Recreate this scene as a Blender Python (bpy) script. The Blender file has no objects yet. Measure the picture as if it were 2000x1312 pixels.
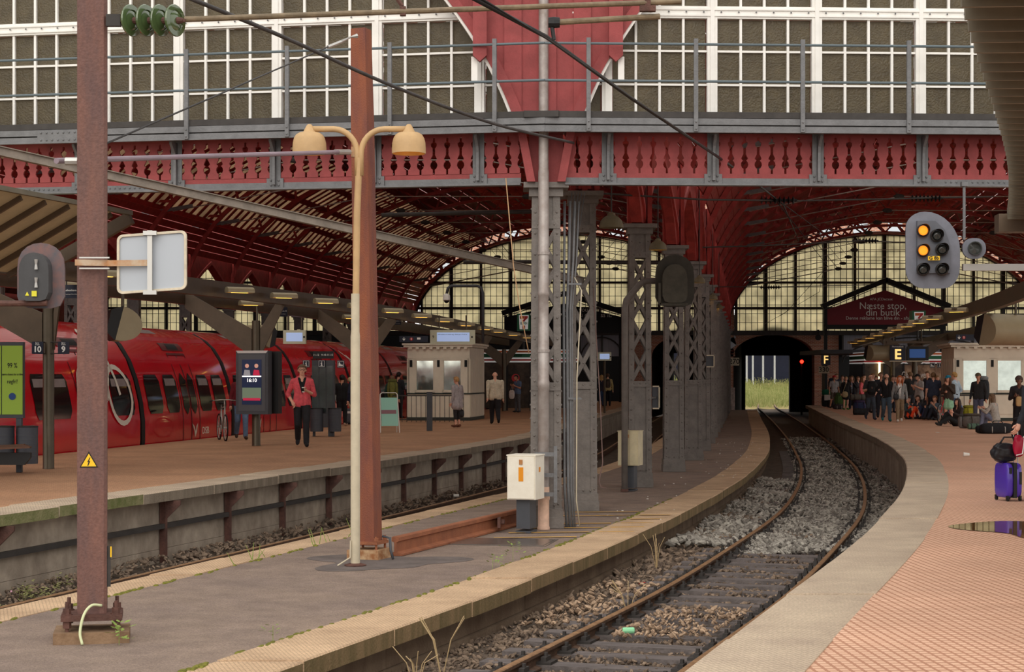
import bpy, math, random
import numpy as np
from mathutils import Matrix, Vector
random.seed(7); RNG = np.random.default_rng(7)
SC = bpy.context.scene
COL = SC.collection
R = math.radians
# ------------------------------------------------------------------ camera
cam_d = bpy.data.cameras.new('camera'); cam = bpy.data.objects.new('camera', cam_d); COL.objects.link(cam)
cam.location = (0, 0, 1.62); cam.rotation_euler = (R(90), 0, 0)
cam_d.sensor_width = 36; cam_d.lens = 61.2; cam_d.shift_y = 0.04
cam_d.clip_end = 600
SC.camera = cam
# ------------------------------------------------------------------ overcast sky and one veiled sun
W = bpy.data.worlds.new('overcast'); SC.world = W; W.use_nodes = True
nt = W.node_tree; nt.nodes.clear()
_o = nt.nodes.new('ShaderNodeOutputWorld'); _b = nt.nodes.new('ShaderNodeBackground')
_tc = nt.nodes.new('ShaderNodeTexCoord'); _sp = nt.nodes.new('ShaderNodeSeparateXYZ')
_cr = nt.nodes.new('ShaderNodeValToRGB')
_cr.color_ramp.elements[0].position = 0.0; _cr.color_ramp.elements[0].color = (.93, .91, .87, 1)
_cr.color_ramp.elements[1].position = 1.0; _cr.color_ramp.elements[1].color = (1.0, .985, .95, 1)
nt.links.new(_tc.outputs['Generated'], _sp.inputs[0]); nt.links.new(_sp.outputs['Z'], _cr.inputs[0])
nt.links.new(_cr.outputs[0], _b.inputs[0]); nt.links.new(_b.outputs[0], _o.inputs[0])
_b.inputs[1].default_value = 1.15
sun_d = bpy.data.lights.new('veiled_sun', 'SUN'); sun_d.energy = 1.0; sun_d.angle = R(50); sun_d.color = (1, .93, .83)
sun = bpy.data.objects.new('veiled_sun', sun_d); COL.objects.link(sun)
sun.rotation_euler = (R(58), 0, R(-12))
SC.view_settings.view_transform = 'Standard'; SC.view_settings.look = 'None'
SC.view_settings.exposure = 0.3; SC.view_settings.gamma = 1.0; SC.view_settings.use_curve_mapping = False

# ------------------------------------------------------------------ materials
def lin(c):
    return tuple((v/255/12.92 if v/255 <= .04045 else ((v/255+.055)/1.055)**2.4) for v in c)
MATS = {}
def mat(name, rgb, rough=.7, metal=0., var=.25, scale=3., bump=0., bscale=40., spec=.35, emit=0., second=None, coat=0., stretch=(1, 1, 1)):
    """painted, rusty or stony surface: base colour with noise between two tones and fine relief"""
    if name in MATS: return MATS[name]
    m = bpy.data.materials.new(name); m.use_nodes = True; n = m.node_tree.nodes; l = m.node_tree.links
    p = n['Principled BSDF']
    c = lin(rgb)
    p.inputs['Roughness'].default_value = rough; p.inputs['Metallic'].default_value = metal
    p.inputs['Specular IOR Level'].default_value = spec
    p.inputs['Coat Weight'].default_value = coat
    if var > 0 or second:
        g = n.new('ShaderNodeNewGeometry'); mp = n.new('ShaderNodeMapping'); mp.inputs['Scale'].default_value = stretch
        l.new(g.outputs['Position'], mp.inputs[0])
        t = n.new('ShaderNodeTexNoise'); t.inputs['Scale'].default_value = scale; t.inputs['Detail'].default_value = 5; t.inputs['Roughness'].default_value = .65
        l.new(mp.outputs[0], t.inputs['Vector'])
        r = n.new('ShaderNodeValToRGB'); e = r.color_ramp.elements
        e[0].position = .36; e[1].position = .66
        c2 = lin(second) if second else tuple(min(1, v*(1+var)) for v in c)
        c1 = c if second else tuple(v*(1-var) for v in c)
        e[0].color = (*c1, 1); e[1].color = (*c2, 1)
        l.new(t.outputs[0], r.inputs[0]); l.new(r.outputs[0], p.inputs['Base Color'])
        if bump > 0:
            t2 = n.new('ShaderNodeTexNoise'); t2.inputs['Scale'].default_value = bscale; t2.inputs['Detail'].default_value = 3
            l.new(g.outputs['Position'], t2.inputs['Vector'])
            b = n.new('ShaderNodeBump'); b.inputs['Strength'].default_value = bump; b.inputs['Distance'].default_value = .02
            l.new(t2.outputs[0], b.inputs['Height']); l.new(b.outputs[0], p.inputs['Normal'])
    else:
        p.inputs['Base Color'].default_value = (*c, 1)
    if emit > 0:
        p.inputs['Emission Color'].default_value = (*c, 1); p.inputs['Emission Strength'].default_value = emit
    MATS[name] = m
    return m
def flat(name, rgb, rough=.6, **k): return mat(name, rgb, rough, var=0, **k)
def M(name): return MATS[name]

def brick_mat(name, c1, c2, mortar, bw, bh, rough=.8, floor=True, msize=.006, rot=0., blotch=.25, offset=.5):
    m = bpy.data.materials.new(name); m.use_nodes = True; n = m.node_tree.nodes; l = m.node_tree.links; p = n['Principled BSDF']
    g = n.new('ShaderNodeNewGeometry'); mp = n.new('ShaderNodeMapping')
    if floor:
        mp.inputs['Rotation'].default_value = (0, 0, rot)
        l.new(g.outputs['Position'], mp.inputs[0]); src = mp.outputs[0]
    else:
        s = n.new('ShaderNodeSeparateXYZ'); cb = n.new('ShaderNodeCombineXYZ'); ad = n.new('ShaderNodeMath'); ad.operation = 'ADD'
        l.new(g.outputs['Position'], s.inputs[0]); l.new(s.outputs[0], ad.inputs[0]); l.new(s.outputs[1], ad.inputs[1])
        l.new(ad.outputs[0], cb.inputs[0]); l.new(s.outputs[2], cb.inputs[1]); src = cb.outputs[0]
    bt = n.new('ShaderNodeTexBrick'); bt.inputs['Scale'].default_value = 1; bt.offset = offset
    bt.inputs['Brick Width'].default_value = bw; bt.inputs['Row Height'].default_value = bh; bt.inputs['Mortar Size'].default_value = msize
    bt.inputs['Color1'].default_value = (*lin(c1), 1); bt.inputs['Color2'].default_value = (*lin(c2), 1); bt.inputs['Mortar'].default_value = (*lin(mortar), 1)
    l.new(src, bt.inputs['Vector'])
    t = n.new('ShaderNodeTexNoise'); t.inputs['Scale'].default_value = .8; t.inputs['Detail'].default_value = 6; l.new(g.outputs['Position'], t.inputs['Vector'])
    mr = n.new('ShaderNodeMapRange'); mr.inputs[1].default_value = .3; mr.inputs[2].default_value = .7; mr.inputs[3].default_value = 1-blotch; mr.inputs[4].default_value = 1+blotch*.5
    l.new(t.outputs[0], mr.inputs[0])
    mx = n.new('ShaderNodeMix'); mx.data_type = 'RGBA'; mx.blend_type = 'MULTIPLY'; mx.inputs[0].default_value = 1
    l.new(bt.outputs[0], mx.inputs[6]); l.new(mr.outputs[0], mx.inputs[7]); l.new(mx.outputs[2], p.inputs['Base Color'])
    b = n.new('ShaderNodeBump'); b.inputs['Strength'].default_value = .4; b.inputs['Distance'].default_value = .006; b.invert = True
    l.new(bt.outputs['Fac'], b.inputs['Height']); l.new(b.outputs[0], p.inputs['Normal'])
    p.inputs['Roughness'].default_value = rough; p.inputs['Specular IOR Level'].default_value = .3
    MATS[name] = m; return m

def glass_sheet(name, rgb, trans=.75, rough=.5):
    """frosted glazing: light passes through it from behind"""
    m = bpy.data.materials.new(name); m.use_nodes = True; n = m.node_tree.nodes; l = m.node_tree.links
    o = n['Material Output']; n.remove(n['Principled BSDF'])
    c = (*lin(rgb), 1)
    a = n.new('ShaderNodeBsdfTranslucent'); d = n.new('ShaderNodeBsdfDiffuse'); x = n.new('ShaderNodeMixShader')
    g = n.new('ShaderNodeNewGeometry'); t = n.new('ShaderNodeTexNoise'); t.inputs['Scale'].default_value = 1.1; t.inputs['Detail'].default_value = 5
    l.new(g.outputs['Position'], t.inputs['Vector'])
    r = n.new('ShaderNodeValToRGB'); r.color_ramp.elements[0].position = .3; r.color_ramp.elements[1].position = .6
    r.color_ramp.elements[0].color = tuple(v*.72 for v in c[:3])+(1,); r.color_ramp.elements[1].color = c
    l.new(t.outputs[0], r.inputs[0]); l.new(r.outputs[0], a.inputs[0]); l.new(r.outputs[0], d.inputs[0])
    x.inputs[0].default_value = 1-trans; l.new(a.outputs[0], x.inputs[1]); l.new(d.outputs[0], x.inputs[2]); l.new(x.outputs[0], o.inputs[0])
    MATS[name] = m; return m

mat('grey_paint', (112, 112, 114), .55, var=.14, scale=6, bump=.25, bscale=30)
mat('grey_column', (114, 107, 102), .5, var=.16, scale=5, bump=.35, bscale=22)
mat('zinc', (168, 160, 156), .45, metal=.3, var=.16, scale=4, bump=.1, second=(140, 128, 122))
mat('red_paint', (146, 66, 66), .65, var=.14, scale=4, bump=.15, bscale=50)
mat('red_timber', (150, 52, 46), .75, var=.25, scale=3, bump=.2)
mat('red_iron', (168, 62, 58), .6, var=.2, scale=4)
mat('white_paint', (236, 233, 228), .55, var=.05, scale=3)
mat('old_glass', (90, 80, 58), .28, var=.22, scale=5, bump=.9, bscale=38, spec=.5)
mat('rust_mast', (104, 78, 74), .7, var=.3, scale=4, bump=.25, bscale=60, second=(122, 86, 76), stretch=(2, 2, .35))
mat('rust_bright', (138, 86, 62), .8, var=.3, scale=5, bump=.4, bscale=60, second=(160, 100, 70), stretch=(1, 1, .6))
mat('rust_dark', (92, 62, 54), .7, var=.3, scale=8, bump=.3, bscale=50)
mat('rail_rust', (136, 102, 74), .5, metal=.3, var=.3, scale=9, bump=.2, bscale=60, second=(174, 136, 100))
mat('rail_side', (92, 70, 56), .8, var=.3, scale=9, bump=.3, bscale=60)
mat('beige_paint', (192, 158, 114), .5, var=.08, scale=5, bump=.05)
mat('pale_paint', (196, 184, 160), .5, var=.08, scale=5)
mat('asphalt', (140, 122, 112), .85, var=.2, scale=1.2, bump=.8, bscale=110, second=(154, 134, 120))
mat('coping_stone', (186, 156, 126), .85, var=.2, scale=1.5, bump=.6, bscale=80, second=(214, 182, 148))
mat('coping_grey', (184, 164, 144), .85, var=.15, scale=1.2, bump=.6, bscale=80, second=(208, 188, 164))
mat('concrete', (172, 158, 142), .85, var=.25, scale=1.3, bump=.4, bscale=30, second=(140, 126, 112), stretch=(1, 1, .5))
mat('mossy_concrete', (134, 130, 92), .9, var=.3, scale=5, bump=.5, second=(98, 104, 58))
mat('dark_iron', (58, 54, 52), .6, var=.2, scale=5)
mat('brown_steel', (90, 76, 62), .45, metal=.2, var=.12, scale=3)
mat('brown_post', (86, 76, 62), .35, metal=.4, var=.1, scale=4)
mat('black_paint', (30, 30, 32), .5, var=.1)
mat('charcoal', (70, 72, 78), .5, var=.1)
mat('blue_black', (30, 34, 52), .4, var=.05)
mat('cream_board', (226, 216, 198), .5, var=.06, scale=2)
mat('sleeper', (104, 96, 94), .85, var=.3, scale=6, bump=.6, bscale=25, stretch=(.4, 3, 1))
mat('ballast', (112, 98, 86), .95, var=.45, scale=14, bump=1., bscale=16)
mat('bed', (84, 72, 62), .95, var=.4, scale=5, bump=1., bscale=14)
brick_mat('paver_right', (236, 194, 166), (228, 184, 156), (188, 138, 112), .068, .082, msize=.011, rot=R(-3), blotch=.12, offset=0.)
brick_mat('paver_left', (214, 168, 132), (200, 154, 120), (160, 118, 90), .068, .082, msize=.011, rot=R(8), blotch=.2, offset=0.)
brick_mat('brick_wall', (176, 104, 76), (150, 84, 62), (196, 180, 164), .26, .085, floor=False, msize=.012)
brick_mat('brick_far', (206, 140, 112), (182, 118, 92), (214, 200, 190), .5, .16, floor=False, msize=.02)
def layer(name, lo, hi, scale, kind='noise'):
    """multiply fine grain or a ribbed grid into a material's colour"""
    m = MATS[name]; n = m.node_tree.nodes; l = m.node_tree.links; p = n['Principled BSDF']
    src = p.inputs['Base Color'].links[0].from_socket
    g = n.new('ShaderNodeNewGeometry'); mr = n.new('ShaderNodeMapRange'); mr.inputs[3].default_value = lo; mr.inputs[4].default_value = hi
    if kind == 'noise':
        t = n.new('ShaderNodeTexNoise'); t.inputs['Scale'].default_value = scale; t.inputs['Detail'].default_value = 2; mr.inputs[1].default_value = .3; mr.inputs[2].default_value = .7; o = t.outputs[0]
    else:
        t = n.new('ShaderNodeTexBrick'); t.offset = 0; t.inputs['Scale'].default_value = 1; t.inputs['Brick Width'].default_value = scale; t.inputs['Row Height'].default_value = scale*2; t.inputs['Mortar Size'].default_value = scale*.16
        mp = n.new('ShaderNodeMapping'); mp.inputs['Rotation'].default_value = (0, 0, -.3); l.new(g.outputs['Position'], mp.inputs[0])
        sx = n.new('ShaderNodeSeparateXYZ'); l.new(g.outputs['Normal'], sx.inputs[0]); mu = n.new('ShaderNodeMath'); mu.operation = 'MULTIPLY'; l.new(t.outputs['Fac'], mu.inputs[0]); l.new(sx.outputs[2], mu.inputs[1]); o = mu.outputs[0]
    l.new(g.outputs['Position'] if kind == 'noise' else mp.outputs[0], t.inputs['Vector']); l.new(o, mr.inputs[0])
    x = n.new('ShaderNodeMix'); x.data_type = 'RGBA'; x.blend_type = 'MULTIPLY'; x.inputs[0].default_value = 1
    l.new(src, x.inputs[6]); l.new(mr.outputs[0], x.inputs[7]); l.new(x.outputs[2], p.inputs['Base Color'])
layer('asphalt', .72, 1.2, 70); layer('coping_stone', .82, 1.12, 50); layer('coping_grey', .85, 1.1, 60); layer('coping_stone', 1.04, .8, .034, 'grid'); layer('coping_grey', 1.04, .82, .034, 'grid')
layer('rust_mast', .85, 1.12, 40); layer('concrete', .8, 1.12, 5); layer('asphalt', .86, 1.1, 3.)
glass_sheet('gable_glass', (250, 243, 216), .95)
_m = bpy.data.materials.new('added_roof_glass'); _m.use_nodes = True; MATS['added_roof_glass'] = _m; _n = _m.node_tree.nodes; _l = _m.node_tree.links  # glazing for the unseen front roof, added to brighten the platforms
_t = _n.new('ShaderNodeBsdfTransparent'); _t.inputs[0].default_value = (.86, .85, .82, 1); _x = _n.new('ShaderNodeMixShader'); _x.inputs[0].default_value = .12
_l.new(_t.outputs[0], _x.inputs[1]); _l.new(_n['Principled BSDF'].outputs[0], _x.inputs[2]); _l.new(_x.outputs[0], _n['Material Output'].inputs[0]); _n['Principled BSDF'].inputs['Base Color'].default_value = (.4, .4, .38, 1)
glass_sheet('sky_glass', (182, 164, 144), .85)
flat('black', (14, 14, 16), .6)
# the obscured panes let daylight into the hall
_n = MATS['old_glass'].node_tree.nodes; _l = MATS['old_glass'].node_tree.links
_t = _n.new('ShaderNodeBsdfTranslucent'); _t.inputs[0].default_value = (.8, .76, .66, 1); _x = _n.new('ShaderNodeMixShader'); _x.inputs[0].default_value = .32
_l.new(_n['Principled BSDF'].outputs[0], _x.inputs[1]); _l.new(_t.outputs[0], _x.inputs[2]); _l.new(_x.outputs[0], _n['Material Output'].inputs[0])
flat('warm_lamp', (255, 190, 80), emit=3)
flat('amber_lamp', (255, 138, 36), emit=1.15)
flat('lens_dark', (60, 62, 60), .15, spec=.6)
flat('white_print', (235, 235, 232), .6)
flat('yellow_print', (246, 196, 40), .5)
flat('orange_print', (222, 140, 22), .5)
flat('sign_glow', (250, 206, 124), emit=.8)
flat('black_print', (22, 22, 24), .6)
flat('screen_blue', (150, 168, 205), .3, emit=.55)
flat('screen_dark', (24, 34, 58), .3, emit=.5)
flat('green_poster', (150, 182, 62), .4)
flat('steel', (190, 188, 184), .35, metal=.6)
flat('sign_back', (176, 182, 190), .5, metal=.15)

# ------------------------------------------------------------------ mesh builder
WM = {}
def wmat(o): return WM.get(o.name, Matrix.Identity(4)) if o else Matrix.Identity(4)
class MB:
    def __init__(s): s.v = []; s.f = []; s.m = []; s.mi = 0
    def add(s, vs, fs):
        b = len(s.v); s.v += [tuple(v) for v in vs]
        for f in fs: s.f.append(tuple(i+b for i in f)); s.m.append(s.mi)
        return s
    def box(s, c, d, rz=0., frame=None):
        hx, hy, hz = d[0]/2, d[1]/2, d[2]/2
        ca, sa = math.cos(rz), math.sin(rz); vs = []
        for z in (-hz, hz):
            for x, y in ((-hx, -hy), (hx, -hy), (hx, hy), (-hx, hy)):
                vs.append((c[0]+x*ca-y*sa, c[1]+x*sa+y*ca, c[2]+z))
        return s.add(vs, [(3, 2, 1, 0), (4, 5, 6, 7), (0, 1, 5, 4), (1, 2, 6, 5), (2, 3, 7, 6), (3, 0, 4, 7)])
    def beam(s, p, q, w, h, up=(0, 0, 1)):
        """rectangular bar from p to q: w across, h along up"""
        p = Vector(p); q = Vector(q); d = (q-p).normalized(); up = Vector(up)
        if abs(d.dot(up)) > .98: up = Vector((0, 1, 0)) if abs(d.y) < .9 else Vector((1, 0, 0))
        a = d.cross(up).normalized(); u = a.cross(d).normalized()
        vs = []
        for e in (p, q):
            for i, j in ((-1, -1), (1, -1), (1, 1), (-1, 1)): vs.append(e+a*(i*w/2)+u*(j*h/2))
        return s.add(vs, [(0, 1, 2, 3), (7, 6, 5, 4), (0, 4, 5, 1), (1, 5, 6, 2), (2, 6, 7, 3), (3, 7, 4, 0)])
    def prism(s, poly, o, ax, ay, an, t):
        """polygon (x,y) in the frame o,ax,ay, extruded t along an"""
        o, ax, ay, an = Vector(o), Vector(ax), Vector(ay), Vector(an); n = len(poly)
        vs = [o+ax*x+ay*y for x, y in poly]+[o+ax*x+ay*y+an*t for x, y in poly]
        return s.add(vs, [tuple(range(n))[::-1], tuple(range(n, 2*n))]+[(i, (i+1) % n, n+(i+1) % n, n+i) for i in range(n)])
    def tube(s, pts, r, seg=8, cap=True):
        pts = [Vector(p) for p in pts]; n = len(pts); rr = r if isinstance(r, (list, tuple)) else [r]*n
        prev = None; vs = []
        for i, p in enumerate(pts):
            d = (pts[min(i+1, n-1)]-pts[max(i-1, 0)]).normalized()
            if prev is None:
                up = Vector((0, 0, 1)) if abs(d.z) < .9 else Vector((0, 1, 0)); a = d.cross(up).normalized()
            else: a = (prev-d*prev.dot(d)).normalized()
            prev = a; b = d.cross(a)
            for k in range(seg):
                t = 2*math.pi*k/seg; vs.append(p+(a*math.cos(t)+b*math.sin(t))*rr[i])
        fs = [(i*seg+k, i*seg+(k+1) % seg, (i+1)*seg+(k+1) % seg, (i+1)*seg+k) for i in range(n-1) for k in range(seg)]
        if cap: fs += [tuple(range(seg))[::-1], tuple(range((n-1)*seg, n*seg))]
        return s.add(vs, fs)
    def lathe(s, prof, c, axis=(0, 0, 1), seg=20, cap=True):
        """prof: (radius, height along axis)"""
        ax = Vector(axis).normalized(); up = Vector((0, 1, 0)) if abs(ax.y) < .9 else Vector((1, 0, 0))
        a = ax.cross(up).normalized(); b = ax.cross(a); c = Vector(c); vs = []; n = len(prof)
        for r, h in prof:
            for k in range(seg):
                t = 2*math.pi*k/seg; vs.append(c+ax*h+(a*math.cos(t)+b*math.sin(t))*r)
        fs = [(i*seg+k, i*seg+(k+1) % seg, (i+1)*seg+(k+1) % seg, (i+1)*seg+k) for i in range(n-1) for k in range(seg)]
        if cap: fs += [tuple(range(seg))[::-1], tuple(range((n-1)*seg, n*seg))]
        return s.add(vs, fs)
    def sweep(s, prof, path, cap=True):
        """prof: (offset in x, z), path: (x, y, z) points; sections stay in planes of constant y"""
        n = len(prof); vs = []
        for (x, y, z) in path:
            for a, b in prof: vs.append((x+a, y, z+b))
        fs = [(i*n+k, (i+1)*n+k, (i+1)*n+(k+1) % n, i*n+(k+1) % n) for i in range(len(path)-1) for k in range(n)]
        if cap: fs += [tuple(range(n)), tuple(range((len(path)-1)*n, len(path)*n))[::-1]]
        return s.add(vs, fs)
    def ball(s, c, r, seg=10, ring=7):
        rx, ry, rz = r if isinstance(r, (tuple, list)) else (r, r, r); vs = [(c[0], c[1], c[2]-rz)]
        for i in range(1, ring):
            t = -math.pi/2+math.pi*i/ring
            for k in range(seg):
                p = 2*math.pi*k/seg; vs.append((c[0]+rx*math.cos(t)*math.cos(p), c[1]+ry*math.cos(t)*math.sin(p), c[2]+rz*math.sin(t)))
        vs.append((c[0], c[1], c[2]+rz)); e = len(vs)-1; fs = []
        for k in range(seg): fs.append((0, 1+(k+1) % seg, 1+k)); fs.append((e, e-seg+k, e-seg+(k+1) % seg))
        for i in range(ring-2):
            for k in range(seg): fs.append((1+i*seg+k, 1+i*seg+(k+1) % seg, 1+(i+1)*seg+(k+1) % seg, 1+(i+1)*seg+k))
        return s.add(vs, fs)
    def mesh(s, name, mats, smooth=False, inv=None):
        vs = s.v
        if inv is not None: vs = [tuple(inv @ Vector(v)) for v in vs]
        me = bpy.data.meshes.new(name); me.from_pydata(vs, [], s.f)
        if not isinstance(mats, (list, tuple)): mats = [mats]
        for m in mats: me.materials.append(MATS[m] if isinstance(m, str) else m)
        if len(mats) > 1: me.polygons.foreach_set('material_index', s.m)
        if smooth: me.polygons.foreach_set('use_smooth', [True]*len(me.polygons))
        if smooth == 'auto':
            me.set_sharp_from_angle(angle=R(40))
        me.validate(); me.update()
        return me
    def build(s, name, mats, parent=None, smooth=False, local=False):
        """vertices in world coordinates unless local"""
        inv = None
        if parent is not None and not local: inv = wmat(parent).inverted()
        o = bpy.data.objects.new(name, s.mesh(name, mats, smooth, inv)); COL.objects.link(o)
        if parent is not None: o.parent = parent; WM[o.name] = wmat(parent)
        return o
def tag(o, label=None, cat=None, group=None, kind=None):
    if label: o['label'] = label
    if cat: o['category'] = cat
    if group: o['group'] = group
    if kind: o['kind'] = kind
    return o
def thing(name, label, cat, loc=(0, 0, 0), rz=0., group=None, kind=None):
    o = bpy.data.objects.new(name, None); COL.objects.link(o); o.location = loc; o.rotation_euler = (0, 0, rz)
    o.empty_display_size = .1
    WM[o.name] = Matrix.Translation(loc) @ Matrix.Rotation(rz, 4, 'Z')
    return tag(o, label, cat, group, kind)
def place(me, name, parent, loc=(0, 0, 0), rot=(0, 0, 0), scale=(1, 1, 1)):
    """another object that shares mesh data; location in the parent's frame"""
    o = bpy.data.objects.new(name, me); COL.objects.link(o); o.location = loc; o.rotation_euler = rot; o.scale = scale
    if parent is not None: o.parent = parent
    return o
def copy_tree(o, loc=None, rz=None, parent=None, label=None):
    c = o.copy(); COL.objects.link(c)
    if parent is not None: c.parent = parent
    if loc is not None: c.location = loc
    if rz is not None: c.rotation_euler = (0, 0, rz)
    if label: c['label'] = label
    for ch in o.children: copy_tree(ch, parent=c)
    return c
TMP = bpy.data.scenes.new('workbench')
def evaluated(o):
    """mesh of a helper object evaluated alone, in a scene that is removed at the end"""
    TMP.collection.objects.link(o)
    with bpy.context.temp_override(scene=TMP, view_layer=TMP.view_layers[0]): dg = bpy.context.evaluated_depsgraph_get()
    me = bpy.data.meshes.new_from_object(o.evaluated_get(dg)); bpy.data.objects.remove(o); return me
def text_part(s, size, parent, matname, loc, normal_rz=0., name='lettering', align='CENTER', depth=.004, bold=0., sx=1., local=False):
    """raised lettering facing -y (turned by normal_rz about z); loc = centre of the line"""
    cu = bpy.data.curves.new('t', 'FONT'); cu.body = s; cu.size = size; cu.align_x = align; cu.align_y = 'CENTER'; cu.extrude = depth/2; cu.offset = bold*size
    cu.resolution_u = 3
    me = evaluated(bpy.data.objects.new('t', cu)); bpy.data.curves.remove(cu)
    m = Matrix.Translation(loc) @ Matrix.Rotation(normal_rz, 4, 'Z') @ Matrix.Rotation(R(90), 4, 'X') @ Matrix.Diagonal((sx, 1, 1, 1))
    if parent is not None and not local: m = wmat(parent).inverted() @ m
    me.transform(m); me.materials.clear(); me.materials.append(MATS[matname])
    o = bpy.data.objects.new(name, me); COL.objects.link(o)
    if parent is not None: o.parent = parent
    return o
def arcpath(pts, n=6):
    """smooth path through the points"""
    P = [Vector(p) for p in pts]; P = [P[0]*2-P[1]]+P+[P[-1]*2-P[-2]]; out = []
    for i in range(1, len(P)-2):
        a, b, c, d = P[i-1:i+3]
        for k in range(n):
            t = k/n; out.append(.5*((2*b)+(c-a)*t+(2*a-5*b+4*c-d)*t*t+(3*b-a-3*c+d)*t**3))
    return out+[P[-2]]
def curve(pts):
    ys = np.array([p[0] for p in pts], float); xs = np.array([p[1] for p in pts], float)
    d = np.gradient(xs, ys)
    def f(y):
        if y <= ys[0]: return float(xs[0]+d[0]*(y-ys[0]))
        if y >= ys[-1]: return float(xs[-1]+d[-1]*(y-ys[-1]))
        i = int(np.searchsorted(ys, y))-1; h = ys[i+1]-ys[i]; t = (y-ys[i])/h
        return float((2*t**3-3*t*t+1)*xs[i]+(t**3-2*t*t+t)*h*d[i]+(-2*t**3+3*t*t)*xs[i+1]+(t**3-t*t)*h*d[i+1])
    return f
def slope(f, y): return (f(y+.5)-f(y-.5))
# plan of the place: x of each long line as a function of the distance y
ROW = curve([(20, -.75), (28.9, 1.17), (35.27, 2.58), (41, 3.8), (46.7, 4.85), (52.56, 5.72), (64.2, 7.3), (90, 10.8), (118, 14.58)])
LEFT_EDGE = curve([(10, -9.0), (20.63, -6.07), (32.6, -2.88), (45.9, .25), (58, 2.05), (72.5, 3.8), (90.3, 6.05), (125, 10.4)])
ISLE_L = curve([(10, -6.9), (16.6, -4.92), (27.2, -1.94), (33.7, -.1), (42.9, 2.14), (64.5, 5.6), (90, 9.0), (118, 12.7)])
ISLE_R = curve([(10, -2.85), (13.7, -1.61), (18.2, -.1), (21.9, 1.0), (27.2, 2.45), (33.5, 4.0), (40.3, 5.5), (44.4, 6.3), (51, 7.5), (61.1, 9.05), (93.2, 13.35), (118, 16.6)])
RIGHT_EDGE = curve([(6, -.2), (9.56, .936), (11.95, 1.70), (14.27, 2.46), (17.1, 3.36), (20.6, 4.39), (24.7, 5.52), (29.6, 6.71), (33.2, 7.5), (39.9, 8.72), (49.2, 10.1), (58.6, 11.3), (96.6, 16.4), (118, 19.3)])
RAIL = curve([(8, -2.35), (14.87, -.144), (20.7, 1.78), (26.04, 3.3), (32.1, 4.9), (39.9, 6.55), (48, 7.98), (60.3, 9.78), (91.1, 13.85), (118, 17.2), (150, 21.2), (178, 25.6), (214, 34)])
TRAIN = lambda y: -7.46+.165*(y-50)
def rng(a, b, st):
    n = max(1, round((b-a)/st)); return [a+(b-a)*i/n for i in range(n+1)]
# ------------------------------------------------------------------ ground, platforms, tracks
def strip(name, fa, fb, ys, z, m, z0=None):
    b = MB(); n = len(ys)
    for y in ys: b.v += [(fa(y), y, z), (fb(y), y, z)]
    b.f = [(2*i, 2*i+1, 2*i+3, 2*i+2) for i in range(n-1)]; b.m = [0]*(n-1)
    if z0 is not None:
        k = len(b.v)
        for y in ys: b.v += [(fa(y), y, z0), (fb(y), y, z0)]
        for i in range(n-1):
            b.f += [(2*i, 2*i+2, k+2*i+2, k+2*i), (2*i+3, 2*i+1, k+2*i+1, k+2*i+3)]
        b.f += [(0, k, k+1, 1), (2*n-2, 2*n-1, k+2*n-1, k+2*n-2)]; b.m += [0]*(2*n)
    return b.build(name, m)
g = MB().box((0, 110, -1.45), (260, 320, .3)).build('ground', 'bed'); tag(g, kind='structure')
ysl = rng(4, 117.5, 2.0)
tag(strip('track_bed', lambda y: LEFT_EDGE(y)-.4, lambda y: ISLE_L(y)+.3, ysl, -1.06, 'bed', -1.3), kind='structure')
tag(strip('track_bed', lambda y: ISLE_R(y)-.3, lambda y: RIGHT_EDGE(y)+.4, ysl, -1.06, 'bed', -1.3), kind='structure')
tag(strip('track_bed', lambda y: TRAIN(y)-8, lambda y: TRAIN(y)+.3, ysl, -1.1, 'bed', -1.3), kind='structure')
# left high platform
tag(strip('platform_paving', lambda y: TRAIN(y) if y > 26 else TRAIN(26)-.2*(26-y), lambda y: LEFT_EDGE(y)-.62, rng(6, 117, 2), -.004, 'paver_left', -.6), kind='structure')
# right high platform
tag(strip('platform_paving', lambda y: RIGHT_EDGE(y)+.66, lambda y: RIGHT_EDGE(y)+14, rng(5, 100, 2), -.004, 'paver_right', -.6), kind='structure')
# low island platform
tag(strip('island_asphalt', lambda y: ISLE_L(y)+.5, lambda y: ISLE_R(y)-.66, rng(5, 117.6, 2), -.606, 'asphalt', -1.2), kind='structure')

def coping(name, f, a, b, z, th, m, y0, y1, step, gap=.024, side='side_grey'):
    """one row of coping slabs, each slab a piece of its own under the row"""
    row = thing(name, None, None, (f(y0), y0, z), kind='structure')
    y = y0; i = 0
    while y < y1-.2:
        st = step*(1+.06*math.sin(i*1.7)); e = min(y+st, y1)
        dz = .006*math.sin(i*2.3); mb = MB(); n = 4; prof = [(a, -th), (b, -th), (b, -.015), (b-math.copysign(.015, b-a), 0), (a, 0)]
        path = [(f(y+gap/2+(e-y-gap)*k/n), y+gap/2+(e-y-gap)*k/n, z+dz) for k in range(n+1)]
        mb.sweep(prof, path)
        for q in range(len(mb.m)-2): mb.m[q] = 1 if q % 5 == 1 else 0
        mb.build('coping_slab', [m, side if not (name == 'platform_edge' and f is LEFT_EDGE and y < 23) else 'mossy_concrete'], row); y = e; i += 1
    return row
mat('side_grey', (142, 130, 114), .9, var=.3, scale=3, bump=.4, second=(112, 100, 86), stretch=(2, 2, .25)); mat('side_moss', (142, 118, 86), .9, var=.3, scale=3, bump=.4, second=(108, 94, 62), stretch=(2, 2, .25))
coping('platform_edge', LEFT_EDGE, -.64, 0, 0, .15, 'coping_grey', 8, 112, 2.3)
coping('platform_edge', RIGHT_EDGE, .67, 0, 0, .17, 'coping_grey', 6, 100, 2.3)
coping('platform_edge', ISLE_R, -.68, 0, -.6, .16, 'coping_stone', 8, 117, 1.85, side='side_moss')
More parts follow.
